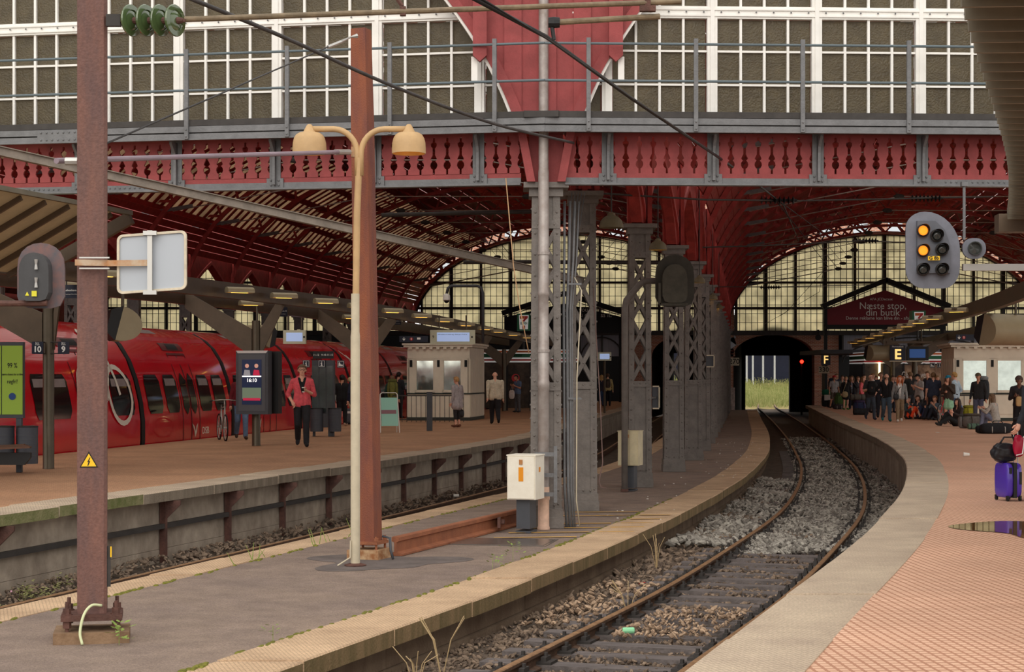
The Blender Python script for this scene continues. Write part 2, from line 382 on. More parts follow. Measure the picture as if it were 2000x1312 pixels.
coping('platform_edge', ISLE_L, .52, 0, -.6, .16, 'coping_stone', 8, 117, 1.9, side='side_moss')
# moss line between asphalt and slabs
mo = MB()
for f, s in ((ISLE_R, -.69), (ISLE_L, .53)):
    for i in range(130):
        y = 12+random.random()*20; L = .05+.12*random.random()
        mo.ball((f(y)+s+random.uniform(-.02, .02), y, -.606), (.03, L, .014), 6, 4)
tag(mo.build('moss', mat('moss', (112, 110, 40), .95, var=.4, scale=20)), 'thin green moss along the island paving joints', 'moss', kind='stuff')

# wall under the left platform: concrete boards between steel posts
wl = thing('wall_left', None, None, (LEFT_EDGE(20), 20, -1.1), kind='structure')
y = 12.2; i = 0
while y < 100:
    st = 2.15 if y < 60 else 6; e = y+st
    for (z0, z1) in ((-.52, -.16), (-.86, -.525), (-1.14, -.865)):
        mb = MB(); off = random.uniform(0, .012)
        mb.sweep([(-.3, z0), (-.22-off, z0), (-.22-off, z1), (-.3, z1)], [(LEFT_EDGE(y+st*k/2), y+st*k/2, 0) for k in range(3)])
        mb.build('wall_board', 'concrete', wl)
    if y < 60:
        x = LEFT_EDGE(y); s = slope(LEFT_EDGE, y)
        mb = MB().box((x-.17, y, -.66), (.09, .07, 1.0), -math.atan(s))
        mb.prism([(0, 0), (.3, 0), (.3, -.06), (.06, -.3), (0, -.3)], (x-.22, y-.03, -.16), (1, 0, 0), (0, 0, 1), (0, 1, 0), .05)
        mb.build('wall_post', 'rust_dark', wl)
    y = e
MB().sweep([(-.2, -.56), (-.13, -.56), (-.13, -.49), (-.2, -.49)], [(LEFT_EDGE(y), y, 0) for y in rng(12, 70, 2)]).build('cable_rail', 'dark_iron', wl)
# blocks under the island, right side
wi = thing('wall_island', None, None, (ISLE_R(20), 20, -1.1), kind='structure')
y = 8.0; i = 0
while y < 116:
    st = (1.25 if y < 60 else 5)*(1+.1*math.sin(i)); e = min(116, y+st); off = .015*random.random()
    for z0, z1 in ((-.98, -.765), (-1.2, -.985)):
        MB().sweep([(-.6, z0), (-.13-off+(.05 if z0 < -1 else 0), z0), (-.13-off+(.05 if z0 < -1 else 0), z1), (-.6, z1)], [(ISLE_R(y+.006+(e-y-.012)*k/2), y+.006+(e-y-.012)*k/2, 0) for k in range(3)]).build('wall_block', mat('block', (128, 110, 92), .9, var=.3, scale=2, bump=.5, second=(102, 84, 68), stretch=(1, 1, .6)), wi)
    y = e; i += 1
MB().sweep([(.12, -1.2), (.5, -1.2), (.5, -.77), (.12, -.77)], [(ISLE_L(y), y, 0) for y in rng(8, 116, 2)]).build('wall_core', 'concrete', wi)
wr = thing('wall_right', None, None, (RIGHT_EDGE(30), 30, -1.1), kind='structure')
y = 6.0; i = 0
while y < 100:
    st = 1.9; e = min(100, y+st)
    MB().sweep([(.6, -1.2), (.18, -1.2), (.18, -.18), (.6, -.18)], [(RIGHT_EDGE(y+.006+(e-y-.012)*k/2), y+.006+(e-y-.012)*k/2, 0) for k in range(3)]).build('wall_panel', 'concrete', wr)
    y = e

# rails: profile with head, web and foot
RAILP = [(-.07, -.15), (.07, -.15), (.07, -.135), (.012, -.118), (.012, -.045), (.036, -.036), (.036, -.008), (.028, 0), (-.028, 0), (-.036, -.008), (-.036, -.036), (-.012, -.045), (-.012, -.118), (-.07, -.135)]
def rail(f, y0, y1, z, label):
    s = MB(); pts = [(f(y), y, z) for y in rng(y0, y1, 1.2)]
    s.sweep(RAILP, pts)
    n = len(RAILP); k = 0
    for i in range(len(s.f)):
        s.m[i] = 1 if (i % n) in (6, 7, 8, 9, 10) or i >= len(s.f)-2 else 0
    return tag(s.build('rail', ['rail_side', 'rail_rust'], None), label, 'rail')
GL = lambda y: RAIL(y)+1.5*math.sqrt(1+slope(RAIL, y)**2)
rail(RAIL, 7, 210, -.9, 'rusty steel rail nearest the island on the curving track')
rail(GL, 7, 210, -.9, 'rusty steel rail nearest the right platform edge')
rail(lambda y: LEFT_EDGE(y)+.88, 8, 140, -.9, 'rusty rail beside the concrete wall of the left platform')
rail(lambda y: LEFT_EDGE(y)+.88+1.42, 8, 140, -.9, 'rusty rail half hidden below the left side of the island')
# sleepers with rail chairs
slp = MB().box((0, 0, -.05), (2.5, .24, .12)).mesh('sleeper', 'sleeper')
clip = MB().box((0, 0, .01), (.16, .22, .03)).box((0, 0, .04), (.05, .16, .05)).lathe([(.02, .05), (.02, .1)], (0, 0, 0), seg=6).mesh('rail_chair', 'dark_iron')
y = 9.0; i = 0
while y < 62:
    a = -math.atan(slope(RAIL, y)); c = RAIL(y)+.75
    o = place(slp, 'sleeper', None, (c, y, -1.022), (0, 0, a))
    tag(o, 'weathered grey wooden sleeper under the curving track', 'sleeper', 'sleepers of the curving track')
    for dx in (-.86, -.64, .64, .86):
        place(clip, 'rail_chair', o, (dx, 0, .01))
    y += .62
# ballast stones: too many to count
def stones(name, n, fx0, fx1, y0, y1, zf, r0, r1, m, label, dens=None):
    g_ = (1+5**.5)/2; base = np.array([(-1, g_, 0), (1, g_, 0), (-1, -g_, 0), (1, -g_, 0), (0, -1, g_), (0, 1, g_), (0, -1, -g_), (0, 1, -g_), (g_, 0, -1), (g_, 0, 1), (-g_, 0, -1), (-g_, 0, 1)], float)/1.9
    tri = np.array([(0, 11, 5), (0, 5, 1), (0, 1, 7), (0, 7, 10), (0, 10, 11), (1, 5, 9), (5, 11, 4), (11, 10, 2), (10, 7, 6), (7, 1, 8), (3, 9, 4), (3, 4, 2), (3, 2, 6), (3, 6, 8), (3, 8, 9), (4, 9, 5), (2, 4, 11), (6, 2, 10), (8, 6, 7), (9, 8, 1)])
    u = RNG.random(n); ys = 1/(1/y1+(1/y0-1/y1)*u)
    xa = np.array([fx0(v) for v in ys]); xb = np.array([fx1(v) for v in ys]); xs = xa+(xb-xa)*RNG.random(n)
    rr = r0+(r1-r0)*RNG.random(n)**2
    rr *= np.clip(ys/20, .8, 1.35)
    V = np.repeat(base[None], n, 0)*(.72+.5*RNG.random((n, 12, 1)))*(.7+.6*RNG.random((n, 1, 3)))*rr[:, None, None]
    V[..., 2] *= .75
    ang = RNG.random(n)*6.28; ca, sa = np.cos(ang), np.sin(ang); t = RNG.normal(0, .5, n)
    X = V[..., 0]*ca[:, None]-V[..., 1]*sa[:, None]; Yv = V[..., 0]*sa[:, None]+V[..., 1]*ca[:, None]
    Z = V[..., 2]+X*t[:, None]
    P = np.stack([X+xs[:, None], Yv+ys[:, None], Z+np.array([zf(a, b) for a, b in zip(xs, ys)])[:, None]], -1).reshape(-1, 3)
    F = (tri[None]+(np.arange(n)*12)[:, None, None]).reshape(-1, 3)
    me = bpy.data.meshes.new(name); me.from_pydata(P.tolist(), [], F.tolist()); me.materials.append(MATS[m])
    o = bpy.data.objects.new(name, me); COL.objects.link(o)
    return tag(o, label, 'ballast', kind='stuff')
def stonem(name, dark, light):
    m = mat(name, dark, .95, var=.3, scale=9, second=light)
    n = m.node_tree.nodes; l = m.node_tree.links; r = [x for x in n if x.type == 'VALTORGB'][0]
    gg = n.new('ShaderNodeNewGeometry'); l.new(gg.outputs['Random Per Island'], r.inputs[0]); r.color_ramp.elements[0].position = 0; r.color_ramp.elements[1].position = 1
    return m
stonem('stone_brown', (72, 60, 52), (142, 122, 104)); stonem('stone_grey', (96, 90, 84), (178, 172, 162)); stonem('stone_tan', (116, 94, 76), (190, 162, 136))
zb = lambda x, y: -1.045+.015*math.sin(x*7)*math.sin(y*5)
stones('ballast', 7500, lambda y: ISLE_R(y)-.1, lambda y: RAIL(y)-.08, 9, 45, zb, .018, .048, 'stone_brown', 'loose brown ballast beside the island wall')
stones('ballast', 9000, lambda y: RAIL(y)+.09, lambda y: GL(y)-.09, 9, 32, lambda x, y: -1.045+.02*math.sin(x*4+y*2.2), .016, .038, 'stone_brown', 'brown ballast between the sleepers of the curving track')
stones('ballast', 12000, lambda y: RAIL(y)-.2, lambda y: GL(y)+.9, 26, 75, lambda x, y: -1.0+.03*math.sin(x*3+y*1.2), .022, .045, 'stone_grey', 'pale grey ballast on the far curve of the track')
stones('ballast', 2500, lambda y: ISLE_R(y), lambda y: RAIL(y)-.1, 27, 45, lambda x, y: -1.0+.05*math.sin(x*3+y*.9), .025, .055, 'stone_grey', 'pale grey ballast heaped beside the curved island wall')
stones('ballast', 330, lambda y: RAIL(y)+.25, lambda y: GL(y)-.3, 17.4, 19.6, lambda x, y: -.97, .018, .038, 'stone_tan', 'patch of pale tan stones between the rails')
stones('ballast', 200, lambda y: ISLE_R(y)+.05, lambda y: RAIL(y)-.3, 18.5, 22.5, lambda x, y: -1.0, .02, .042, 'stone_tan', 'patch of pale tan stones below the island wall')
stones('ballast', 3800, lambda y: LEFT_EDGE(y)-.15, lambda y: LEFT_EDGE(y)+.85, 15, 45, lambda x, y: -1.06+.12*max(0, 1-(x-LEFT_EDGE(y)+.15)/.6), .018, .04, 'stone_brown', 'brown ballast banked along the left concrete wall')
# weeds along the left wall and on the island
def weeds(name, pts, label, leaf, col, cat='weeds'):
    s = MB()
    for (x, y, z, h, n) in pts:
        for k in range(n):
            a = random.random()*6.28; r = h*random.uniform(.1, .7); hz = h*random.uniform(.25, 1)
            p = Vector((x+r*math.cos(a), y+r*math.sin(a), z+hz)); d = Vector((math.cos(a), math.sin(a), random.uniform(-.2, .6)))*leaf*random.uniform(.6, 1.3)
            w = Vector((-math.sin(a), math.cos(a), .2))*leaf*.3
            s.add([p-d*.5, p+w, p+d*.5, p-w], [(0, 1, 2, 3)])
        s.beam((x, y, z), (x, y, z+h*.8), .004, .004)
    o = s.build(name, col); return o
mat('leaf', (112, 136, 62), .8, var=.3, scale=30, second=(150, 168, 88)); mat('leaf_dull', (118, 120, 74), .85, var=.3, scale=20, second=(146, 142, 92))
pts = [(LEFT_EDGE(y)+random.uniform(-.05, .75), y, -1.02, random.uniform(.08, .2), 22) for y in [random.uniform(15, 22) for _ in range(75)]]
tag(weeds('weeds', pts, '', .05, 'leaf_dull'), 'low green weeds with tiny flowers along the left wall', 'weeds', kind='stuff')
fl = MB()
for k in range(70):
    y = random.uniform(15, 20); fl.ball((LEFT_EDGE(y)+random.uniform(0, .75), y, -.9+random.uniform(-.03, .06)), .012, 5, 3)
tag(fl.build('tiny_flowers', flat('pink', (226, 170, 196))), 'tiny pink flowers among the weeds by the left wall', 'flowers', kind='stuff')
for (x, y, h, n, lb) in ((-.02, 20.9, .26, 30, 'young weed sprouting at the island slab edge, tallest of three'), (-.55, 20.1, .18, 24, 'short weed sprouting at the island slab edge'), (-1.55, 14.6, .17, 14, 'small weed in the slab joint nearest the camera')):
    tag(weeds('weed', [(ISLE_R(y)-.7, y, -.6, h, n)], '', .05, 'leaf'), lb, 'weed')
for (x, y, h) in ((ISLE_R(14.6)+.5, 14.6, .45), (ISLE_R(15.3)+.45, 15.3, .6), (ISLE_R(19.5)+1.0, 19.5, .4), (ISLE_R(24)+.4, 24, .55)):
    s = MB()
    for k in range(6):
        a = random.random()*6.28; s.tube([(x, y, -1.05), (x+.08*math.cos(a), y+.05*math.sin(a), -1.05+h*.6), (x+.2*math.cos(a), y+.1*math.sin(a), -1.05+h*random.uniform(.7, 1))], .004, 4)
    tag(s.build('dry_stalk', flat('straw', (186, 160, 120))), 'dry straw coloured stalk growing from the ballast below the island', 'weed', 'dry stalks in the ballast')
s = MB()
for k in range(14):
    y = 20.5+random.random()*4.0; x = ISLE_L(y)+.5; a = random.random()*6.28; h = random.uniform(.08, .26)
    s.tube([(x, y, -.6), (x+.1*math.cos(a), y+.08*math.sin(a), -.6+h)], [.006, .002], 4)
tag(s.build('grass_tuft', 'leaf'), 'thin green grass blades at the island edge by the left track', 'grass', kind='stuff')
# litter
def litter(kind, label, x, y, z, col, shape):
    s = MB()
    if shape == 'can': s.lathe([(.028, -.06), (.033, -.052), (.033, .052), (.027, .06)], (x, y, z+.033), (1, .15, 0), 12)
    elif shape == 'cup': s.lathe([(.03, -.06), (.043, .05), (.046, .05), (.046, .06)], (x, y, z+.045), (-1, .1, .05), 12)
    else:
        for k in range(4): s.box((x+random.uniform(-.03, .03), y+random.uniform(-.03, .03), z+.012), (.08, .06, .012), random.random()*3)
    tag(s.build(kind, col), label, kind.replace('_', ' '))
flat('can_green', (150, 220, 170)); flat('paper', (226, 222, 214)); flat('red_wrap', (196, 40, 40))
litter('drink_can', 'pale green drink can lying between the rails', RAIL(17.7)+.38, 17.7, -.99, 'can_green', 'can')
litter('paper_cup', 'white paper cup lying on the right platform', 9.24, 35.4, 0, 'paper', 'cup')
litter('paper_scrap', 'flat white paper scrap near the seated people', 12.35, 50.5, 0, 'paper', 'flat')
litter('candy_wrapper', 'red wrapper in the ballast below the island', ISLE_R(22.3)+.55, 22.3, -1.03, 'red_wrap', 'flat')
litter('drink_carton', 'white carton lying beside the left track wall', LEFT_EDGE(38)+.3, 38, -1.0, 'paper', 'can')
for k, (dx, y) in enumerate(((.4, 55), (.55, 60), (.3, 63), (.6, 66), (.45, 70), (.6, 74), (.3, 44), (.5, 41))):
    litter('litter_scrap', 'white litter scrap in the ballast by the right platform, %s from the camera' % ['third', 'fourth', 'fifth', 'sixth', 'seventh', 'eighth', 'second', 'first'][k], GL(y)+dx, y, -.97, 'paper', 'flat')
# scattered specks on the island under the columns
s = MB()
for k in range(70):
    y = random.uniform(26, 60); x = random.uniform(ROW(y)+.3, ISLE_R(y)-.1); r = random.uniform(.006, .016); s.box((x, y, -.597), (r*2, r*2, .01), random.random()*3)
tag(s.build('bird_droppings', 'paper'), 'small white specks scattered over the island paving under the columns', 'specks', kind='stuff')
# worn yellow hatching painted on the island
s = MB()
for k in range(7):
    y = 24.2+k*.75
    for f0, f1 in ((-1.9, -.75), (-.6, -.1)):
        if random.random() < .85:
            s.add([(ISLE_R(y)+f0, y+.12*f0, -.5935), (ISLE_R(y)+f1, y+.12*f1, -.5935), (ISLE_R(y)+f1, y+.12*f1+.09, -.5935), (ISLE_R(y)+f0, y+.12*f0+.09, -.5935)], [(0, 1, 2, 3)])
m = mat('worn_yellow', (216, 164, 56), .8, second=(176, 140, 84), scale=8)
tag(s.build('yellow_hatching', m), 'worn yellow hatching painted on the island edge', 'road marking', kind='stuff')
# drain cover, repair patch and puddle
MB().box((-.1, 23.45, -.604), (1.3, 1.0, .012), -.2).box((-.1, 23.45, -.6), (1.22, .92, .012), -.2).build('drain_cover', mat('wet_iron', (100, 90, 84), .22, var=.15, spec=.6))
tag(bpy.data.objects['drain_cover'], 'wet rectangular steel cover set in the island asphalt', 'cover')
def blob(name, c, rx, ry, z, m, rz=0, wob=.25):
    n = 40; vs = []
    for k in range(n):
        t = 6.283*k/n; r = 1+wob*math.sin(3*t+1)+wob*.6*math.sin(5*t)
        x, y = rx*r*math.cos(t), ry*r*math.sin(t); vs.append((c[0]+x*math.cos(rz)-y*math.sin(rz), c[1]+x*math.sin(rz)+y*math.cos(rz), z))
    return MB().add(vs, [tuple(range(n))]).build(name, m)
tag(blob('asphalt_patch', (-1.6, 21.0), .85, .9, -.603, mat('patch', (112, 102, 98), .9, var=.2, bump=.8, bscale=90)), kind='structure')
pm = mat('puddle', (120, 84, 50), .03, var=.1, spec=.7)
tag(blob('puddle', (5.85, 18.4), 1.05, 1.15, .003, pm, .15, .16), 'shallow brown puddle beside the curved platform edge', 'puddle')
tag(blob('wet_patch', (5.25, 14.6), .62, .16, .003, mat('dark_patch', (96, 74, 62), .5, var=.1), .0), 'dark grate patch in the right platform paving', 'patch')
# ------------------------------------------------------------------ facade across the front of the hall
FO = Vector((.45, 25.5, 0))
class Face:
    """frame of one facade half: u along it, n toward the open air, z up"""
    def __init__(s, d): s.d = Vector((d[0], d[1], 0)).normalized(); s.n = Vector((s.d.y, -s.d.x, 0)); s.n = s.n if s.n.y < 0 else -s.n
    def p(s, u, n, z): q = FO+s.d*u+s.n*n; return Vector((q.x, q.y, z))
    def box(s, mb, u0, u1, n0, n1, z0, z1):
        vs = [s.p(u, n, z) for z in (z0, z1) for u, n in ((u0, n0), (u1, n0), (u1, n1), (u0, n1))]
        return mb.add(vs, [(0, 1, 2, 3), (7, 6, 5, 4), (0, 4, 5, 1), (1, 5, 6, 2), (2, 6, 7, 3), (3, 7, 4, 0)])
    def rz(s): return math.atan2(s.d.y, s.d.x)
FL, FR = Face((-8.65, 1.5)), Face((8.55, .4))
US = [.95+1.555*i for i in range(6)]
wn = 1
for face, side in ((FL, 'left'), (FR, 'right')):
    pane_cache = {}
    edges = [-.62]+US
    for bi in range(6):
        u0, u1 = (US[bi-1] if bi else -.62), US[bi]
        wnd = thing('window_%d' % wn, None, None, face.p(u0, -.1, 5.45), face.rz(), kind='structure'); wn += 1
        # heavy post on the far side of the bay
        mb = MB(); face.box(mb, u1-.075, u1+.075, -.14, -.02, 5.44, 8.8); face.box(mb, u1-.03, u1+.03, -.02, .0, 5.44, 8.8); mb.build('mullion', 'white_paint', wnd)
        mb = MB(); face.box(mb, u0, u1, -.13, -.025, 6.9, 7.08); face.box(mb, u0, u1, -.025, -.005, 6.93, 6.955); face.box(mb, u0, u1, -.025, -.005, 7.02, 7.045); mb.build('transom', 'white_paint', wnd)
        n = 4; a, b = u0+.075, u1-.075; w = (b-a)/n
        rows = [(5.46, 5.925), (5.925, 6.42), (6.42, 6.9), (7.08, 7.55), (7.55, 8.05), (8.05, 8.7)]
        for k in range(1, n):
            mb = MB(); face.box(mb, a+w*k-.018, a+w*k+.018, -.11, -.045, 5.45, 6.9); face.box(mb, a+w*k-.018, a+w*k+.018, -.11, -.045, 7.08, 8.75); mb.build('glazing_bar', 'white_paint', wnd)
        for z in (5.925, 6.42, 7.55, 8.05):
            mb = MB(); face.box(mb, a, b, -.105, -.055, z-.015, z+.015); mb.build('glazing_bar', 'white_paint', wnd)
        for (z0, z1) in rows:
            for k in range(n):
                key = (round(w, 3), round(z1-z0, 3))
                if key not in pane_cache:
                    pm = MB(); pm.box((0, 0, 0), (w-.03, .01, z1-z0-.02)); pane_cache[key] = pm.mesh('pane', 'old_glass')
                uc = (a+w*(k+.5)-u0)*(1 if True else 1)
                o = place(pane_cache[key], 'pane', wnd, (uc, 0, (z0+z1)/2-5.45))
        if bi > 0:
            for k in range(7):
                pass
        # bolts along the transom
        mb = MB()
        for k in range(6 if not bi else 0, 6) if not bi else range(6):
            c = face.p(u0+(u1-u0)*(k+.5)/6, 0, 6.99); mb.ball(c, .014, 6, 4)
        if bi: tag(mb.build('bolts', 'grey_paint', wnd), kind='stuff')
# sill below the windows
for face in (FL, FR):
    mb = MB(); face.box(mb, -.3, 9, -.2, .45, 5.36, 5.45)
    tag(mb.build('trim_%d' % (1 if face is FL else 2), 'dark_iron'), kind='structure')
    mb = MB(); face.box(mb, -.62, 10, -.12, -.1, 8.8, 12.8); tag(mb.build('window_upper', 'old_glass'), kind='structure')

# red boarded wedge above the column, with curved ribs and white edging
def wedge(z, s):
    """half width of the wedge at height z"""
    t = (z-5.42)/1.75; return .48+.62*t+.38*t*t if t > 0 else .48
wd = thing('boarded_spandrel', 'red boarded wedge between the two arched windows above the downpipe', 'cladding', (FO.x+.08, FO.y, 5.4))
CXW = FO.x+.07; YW = 25.43
nb = 15
for k in range(nb):
    mb = MB(); poly_t = []
    f0, f1 = -1+2*k/nb, -1+2*(k+1)/nb
    zs = [5.42+i*.3 for i in range(11)]
    vs = []
    for z in zs:
        h = wedge(z, 0)-.05
        for f in (f0, f1):
            x = CXW+max(-h, min(h, f*1.9))
            dy = .035 if k % 2 else 0
            vs += [(x, YW-dy, z), (x, YW+.06, z)]
    fs = []
    for i in range(len(zs)-1):
        o = i*4; fs += [(o, o+2, o+6, o+4), (o+3, o+1, o+5, o+7), (o+1, o, o+4, o+5), (o+2, o+3, o+7, o+6)]
    mb.add(vs, fs); mb.build('board', 'red_paint', wd)
for s in (-1, 1):
    zs = [5.42+i*.12 for i in range(28)]
    vs = []; fs = []
    for nm, d0, d1, y0, y1, mm in (('arch_rib', -.13, .03, -.12, .0, 'red_paint'), ('arch_edging', .03, .075, -.09, .0, 'white_paint')):
        vs = []; fs = []
        for z in zs:
            h = wedge(z, 0)
            for d, yy in ((d0, y0), (d1, y0), (d1, y1), (d0, y1)): vs.append((CXW+s*(h+d), YW+yy, z))
        for i in range(len(zs)-1):
            for k in range(4): fs.append((i*4+k, i*4+(k+1) % 4, i*4+4+(k+1) % 4, i*4+4+k))
        MB().add(vs, fs).build(nm, mm, wd)
    # drop post with pointed foot
    h = wedge(6.5, 0)+.0
    MB().prism([(-.1, 0), (0, -.09), (.1, 0), (.1, .95), (-.1, .95)], (CXW+s*(h-.02), YW-.22, 6.28), (1, 0, 0), (0, 0, 1), (0, 1, 0), .12).build('drop_post', 'red_paint', wd)
    MB().box((CXW+s*(h+.06), YW-.1, 6.1), (.09, .06, .35)).build('white_bracket', 'white_paint', wd)
# walkway fascia and railing
fas_labels = {True: 'grey riveted walkway fascia with tube railing, left of the downpipe', False: 'grey riveted walkway fascia with tube railing, right of the downpipe'}
for face in (FL, FR):
    L = face is FL
    wk = thing('walkway', fas_labels[L], 'walkway', face.p(0, .45, 5.15), face.rz())
    us0 = -.1 if L else 0.; ue = 9.3
    mb = MB(); face.box(mb, us0, ue, .41, .45, 5.15, 5.245); mb.build('lower_channel', 'grey_paint', wk)
    mb = MB(); face.box(mb, us0, ue, .41, .45, 5.265, 5.355); mb.build('upper_channel', 'grey_paint', wk)
    mb = MB(); face.box(mb, us0, ue, .45, .47, 5.15, 5.168); mb.build('flange', 'grey_paint', wk)
    mb = MB(); face.box(mb, us0, ue, -.15, .41, 5.25, 5.3); mb.build('deck', 'dark_iron', wk)
    for i, u in enumerate(US):
        mb = MB(); face.box(mb, u-.35, u-.29, .45, .5, 5.16, 6.5); b = face.p(u-.32, .475, 6.48); mb.build('railing_post', 'grey_paint', wk)
        mb = MB()
        for z in (5.2, 5.3): mb.ball(face.p(u-.32, .5, z), .017, 6, 4)
        tag(mb.build('bolts', 'grey_paint', wk), kind='stuff')
        if L and i in (4,) or (not L and i in (5,)):
            mb = MB(); face.box(mb, u-.15, u+.5, .45, .465, 5.16, 5.35); mb.build('splice_plate', 'grey_paint', wk)
            mb = MB()
            for a in range(7):
                for z in (5.2, 5.31): mb.ball(face.p(u-.1+a*.09, .467, z), .017, 6, 4)
            tag(mb.build('rivets', 'grey_paint', wk), kind='stuff')
        # curved bracket from girder to fascia
        mb = MB(); pts = [(.02, 4.56), (.06, 4.56), (.09, 4.8), (.16, 5.0), (.3, 5.13), (.3, 5.16), (.02, 5.16)]
        mb.prism(pts, face.p(u-.02, 0, 0), face.n, (0, 0, 1), face.d, .04); mb.build('bracket', 'grey_paint', wk)
    for z in (6.42, 5.885):
        MB().tube([face.p(us0, .475, z), face.p(ue, .475, z)], .019, 8).build('handrail', mat('rail_blue', (96, 108, 114), .5, var=.05), wk)
# girder with pierced boards
def board_poly(w, h):
    """one board of the fretwork: its edges carry half of each baluster-shaped opening"""
    prof = [(0, .016), (.07, .016), (.085, .04), (.12, .056), (.155, .05), (.185, .024), (.205, .05), (.225, .045), (.27, .02), (.36, .02), (.395, .044), (.43, .046), (.445, .018), (.5, .018), (.51, 0), (.56, 0)]
    left = [(-w/2+d, z/.56*h) for z, d in prof]; right = [(w/2-d, z/.56*h) for z, d in prof]
    return right+left[::-1]
bw = 1.42/7
bd = MB().prism(board_poly(bw, .6), (0, 0, 0), (1, 0, 0), (0, 0, 1), (0, 1, 0), .03).mesh('fretwork_board', 'red_paint')
for face in (FL, FR):
    L = face is FL
    gd = thing('bridge_girder', 'red fretwork girder with grey flanges, %s of the downpipe column' % ('left' if L else 'right'), 'girder', face.p(0, 0, 4.43), face.rz())
    st = .32
    mb = MB(); face.box(mb, st, 9.3, -.06, .1, 4.43, 4.455); face.box(mb, st, 9.3, .0, .03, 4.455, 4.54); mb.build('bottom_flange', 'grey_paint', gd)
    mb = MB(); face.box(mb, st, 9.3, -.03, .02, 4.54, 4.61); mb.build('bottom_rail', 'red_paint', gd)
    mb = MB(); face.box(mb, st, 9.3, -.08, .02, 5.2, 5.3); mb.build('top_rail', 'dark_iron', gd)
    for i in range(6):
        u0, u1 = (US[i-1]+.07 if i else st), US[i]-.07
        nbd = 7 if i else 3; ww = (u1-u0)/nbd
        for k in range(nbd):
            o = place(bd, 'fretwork_board', gd, (0, 0, 0), (0, 0, 0), (ww/bw, 1, 1))
            o.location = ((u0+ww*(k+.5)), 0, 4.61-4.43)
        u = US[i]
        mb = MB(); face.box(mb, u-.085, u+.085, .03, .05, 4.46, 5.2); face.box(mb, u-.02, u+.02, .05, .13, 4.5, 5.16); mb.build('stiffener', 'grey_paint', gd)
        mb = MB(); face.box(mb, u-.13, u+.13, .03, .055, 4.455, 4.6)
        for du in (-.06, .06):
            for z in (4.5, 4.57): mb.ball(face.p(u+du, .06, z), .018, 6, 4)
        mb.build('gusset', 'grey_paint', gd)
        if i in (4, 5):
            mb = MB()
            for k in range(12): mb.ball(face.p(u-1.2+k*.08, .035, 4.5), .014, 6, 4)
            tag(mb.build('rivets', 'grey_paint', gd), kind='stuff')
# flared red posts between the girders above the capital
fp = thing('flared_post', 'red flared timber post seated on the grey column head behind the downpipe', 'post', (.52, 25.55, 4.47))
for s in (-1, 1):
    MB().prism([(-.06, 0), (.06, 0), (.14*s+.06, .74), (.14*s-.06, .74)], (.5+s*.22, 25.38, 4.47), (1, 0, 0), (0, 0, 1), (0, 1, 0), .3).build('side_board', 'red_paint', fp)
MB().box((.5, 25.6, 4.84), (.5, .1, .74)).build('back_board', 'red_paint', fp)

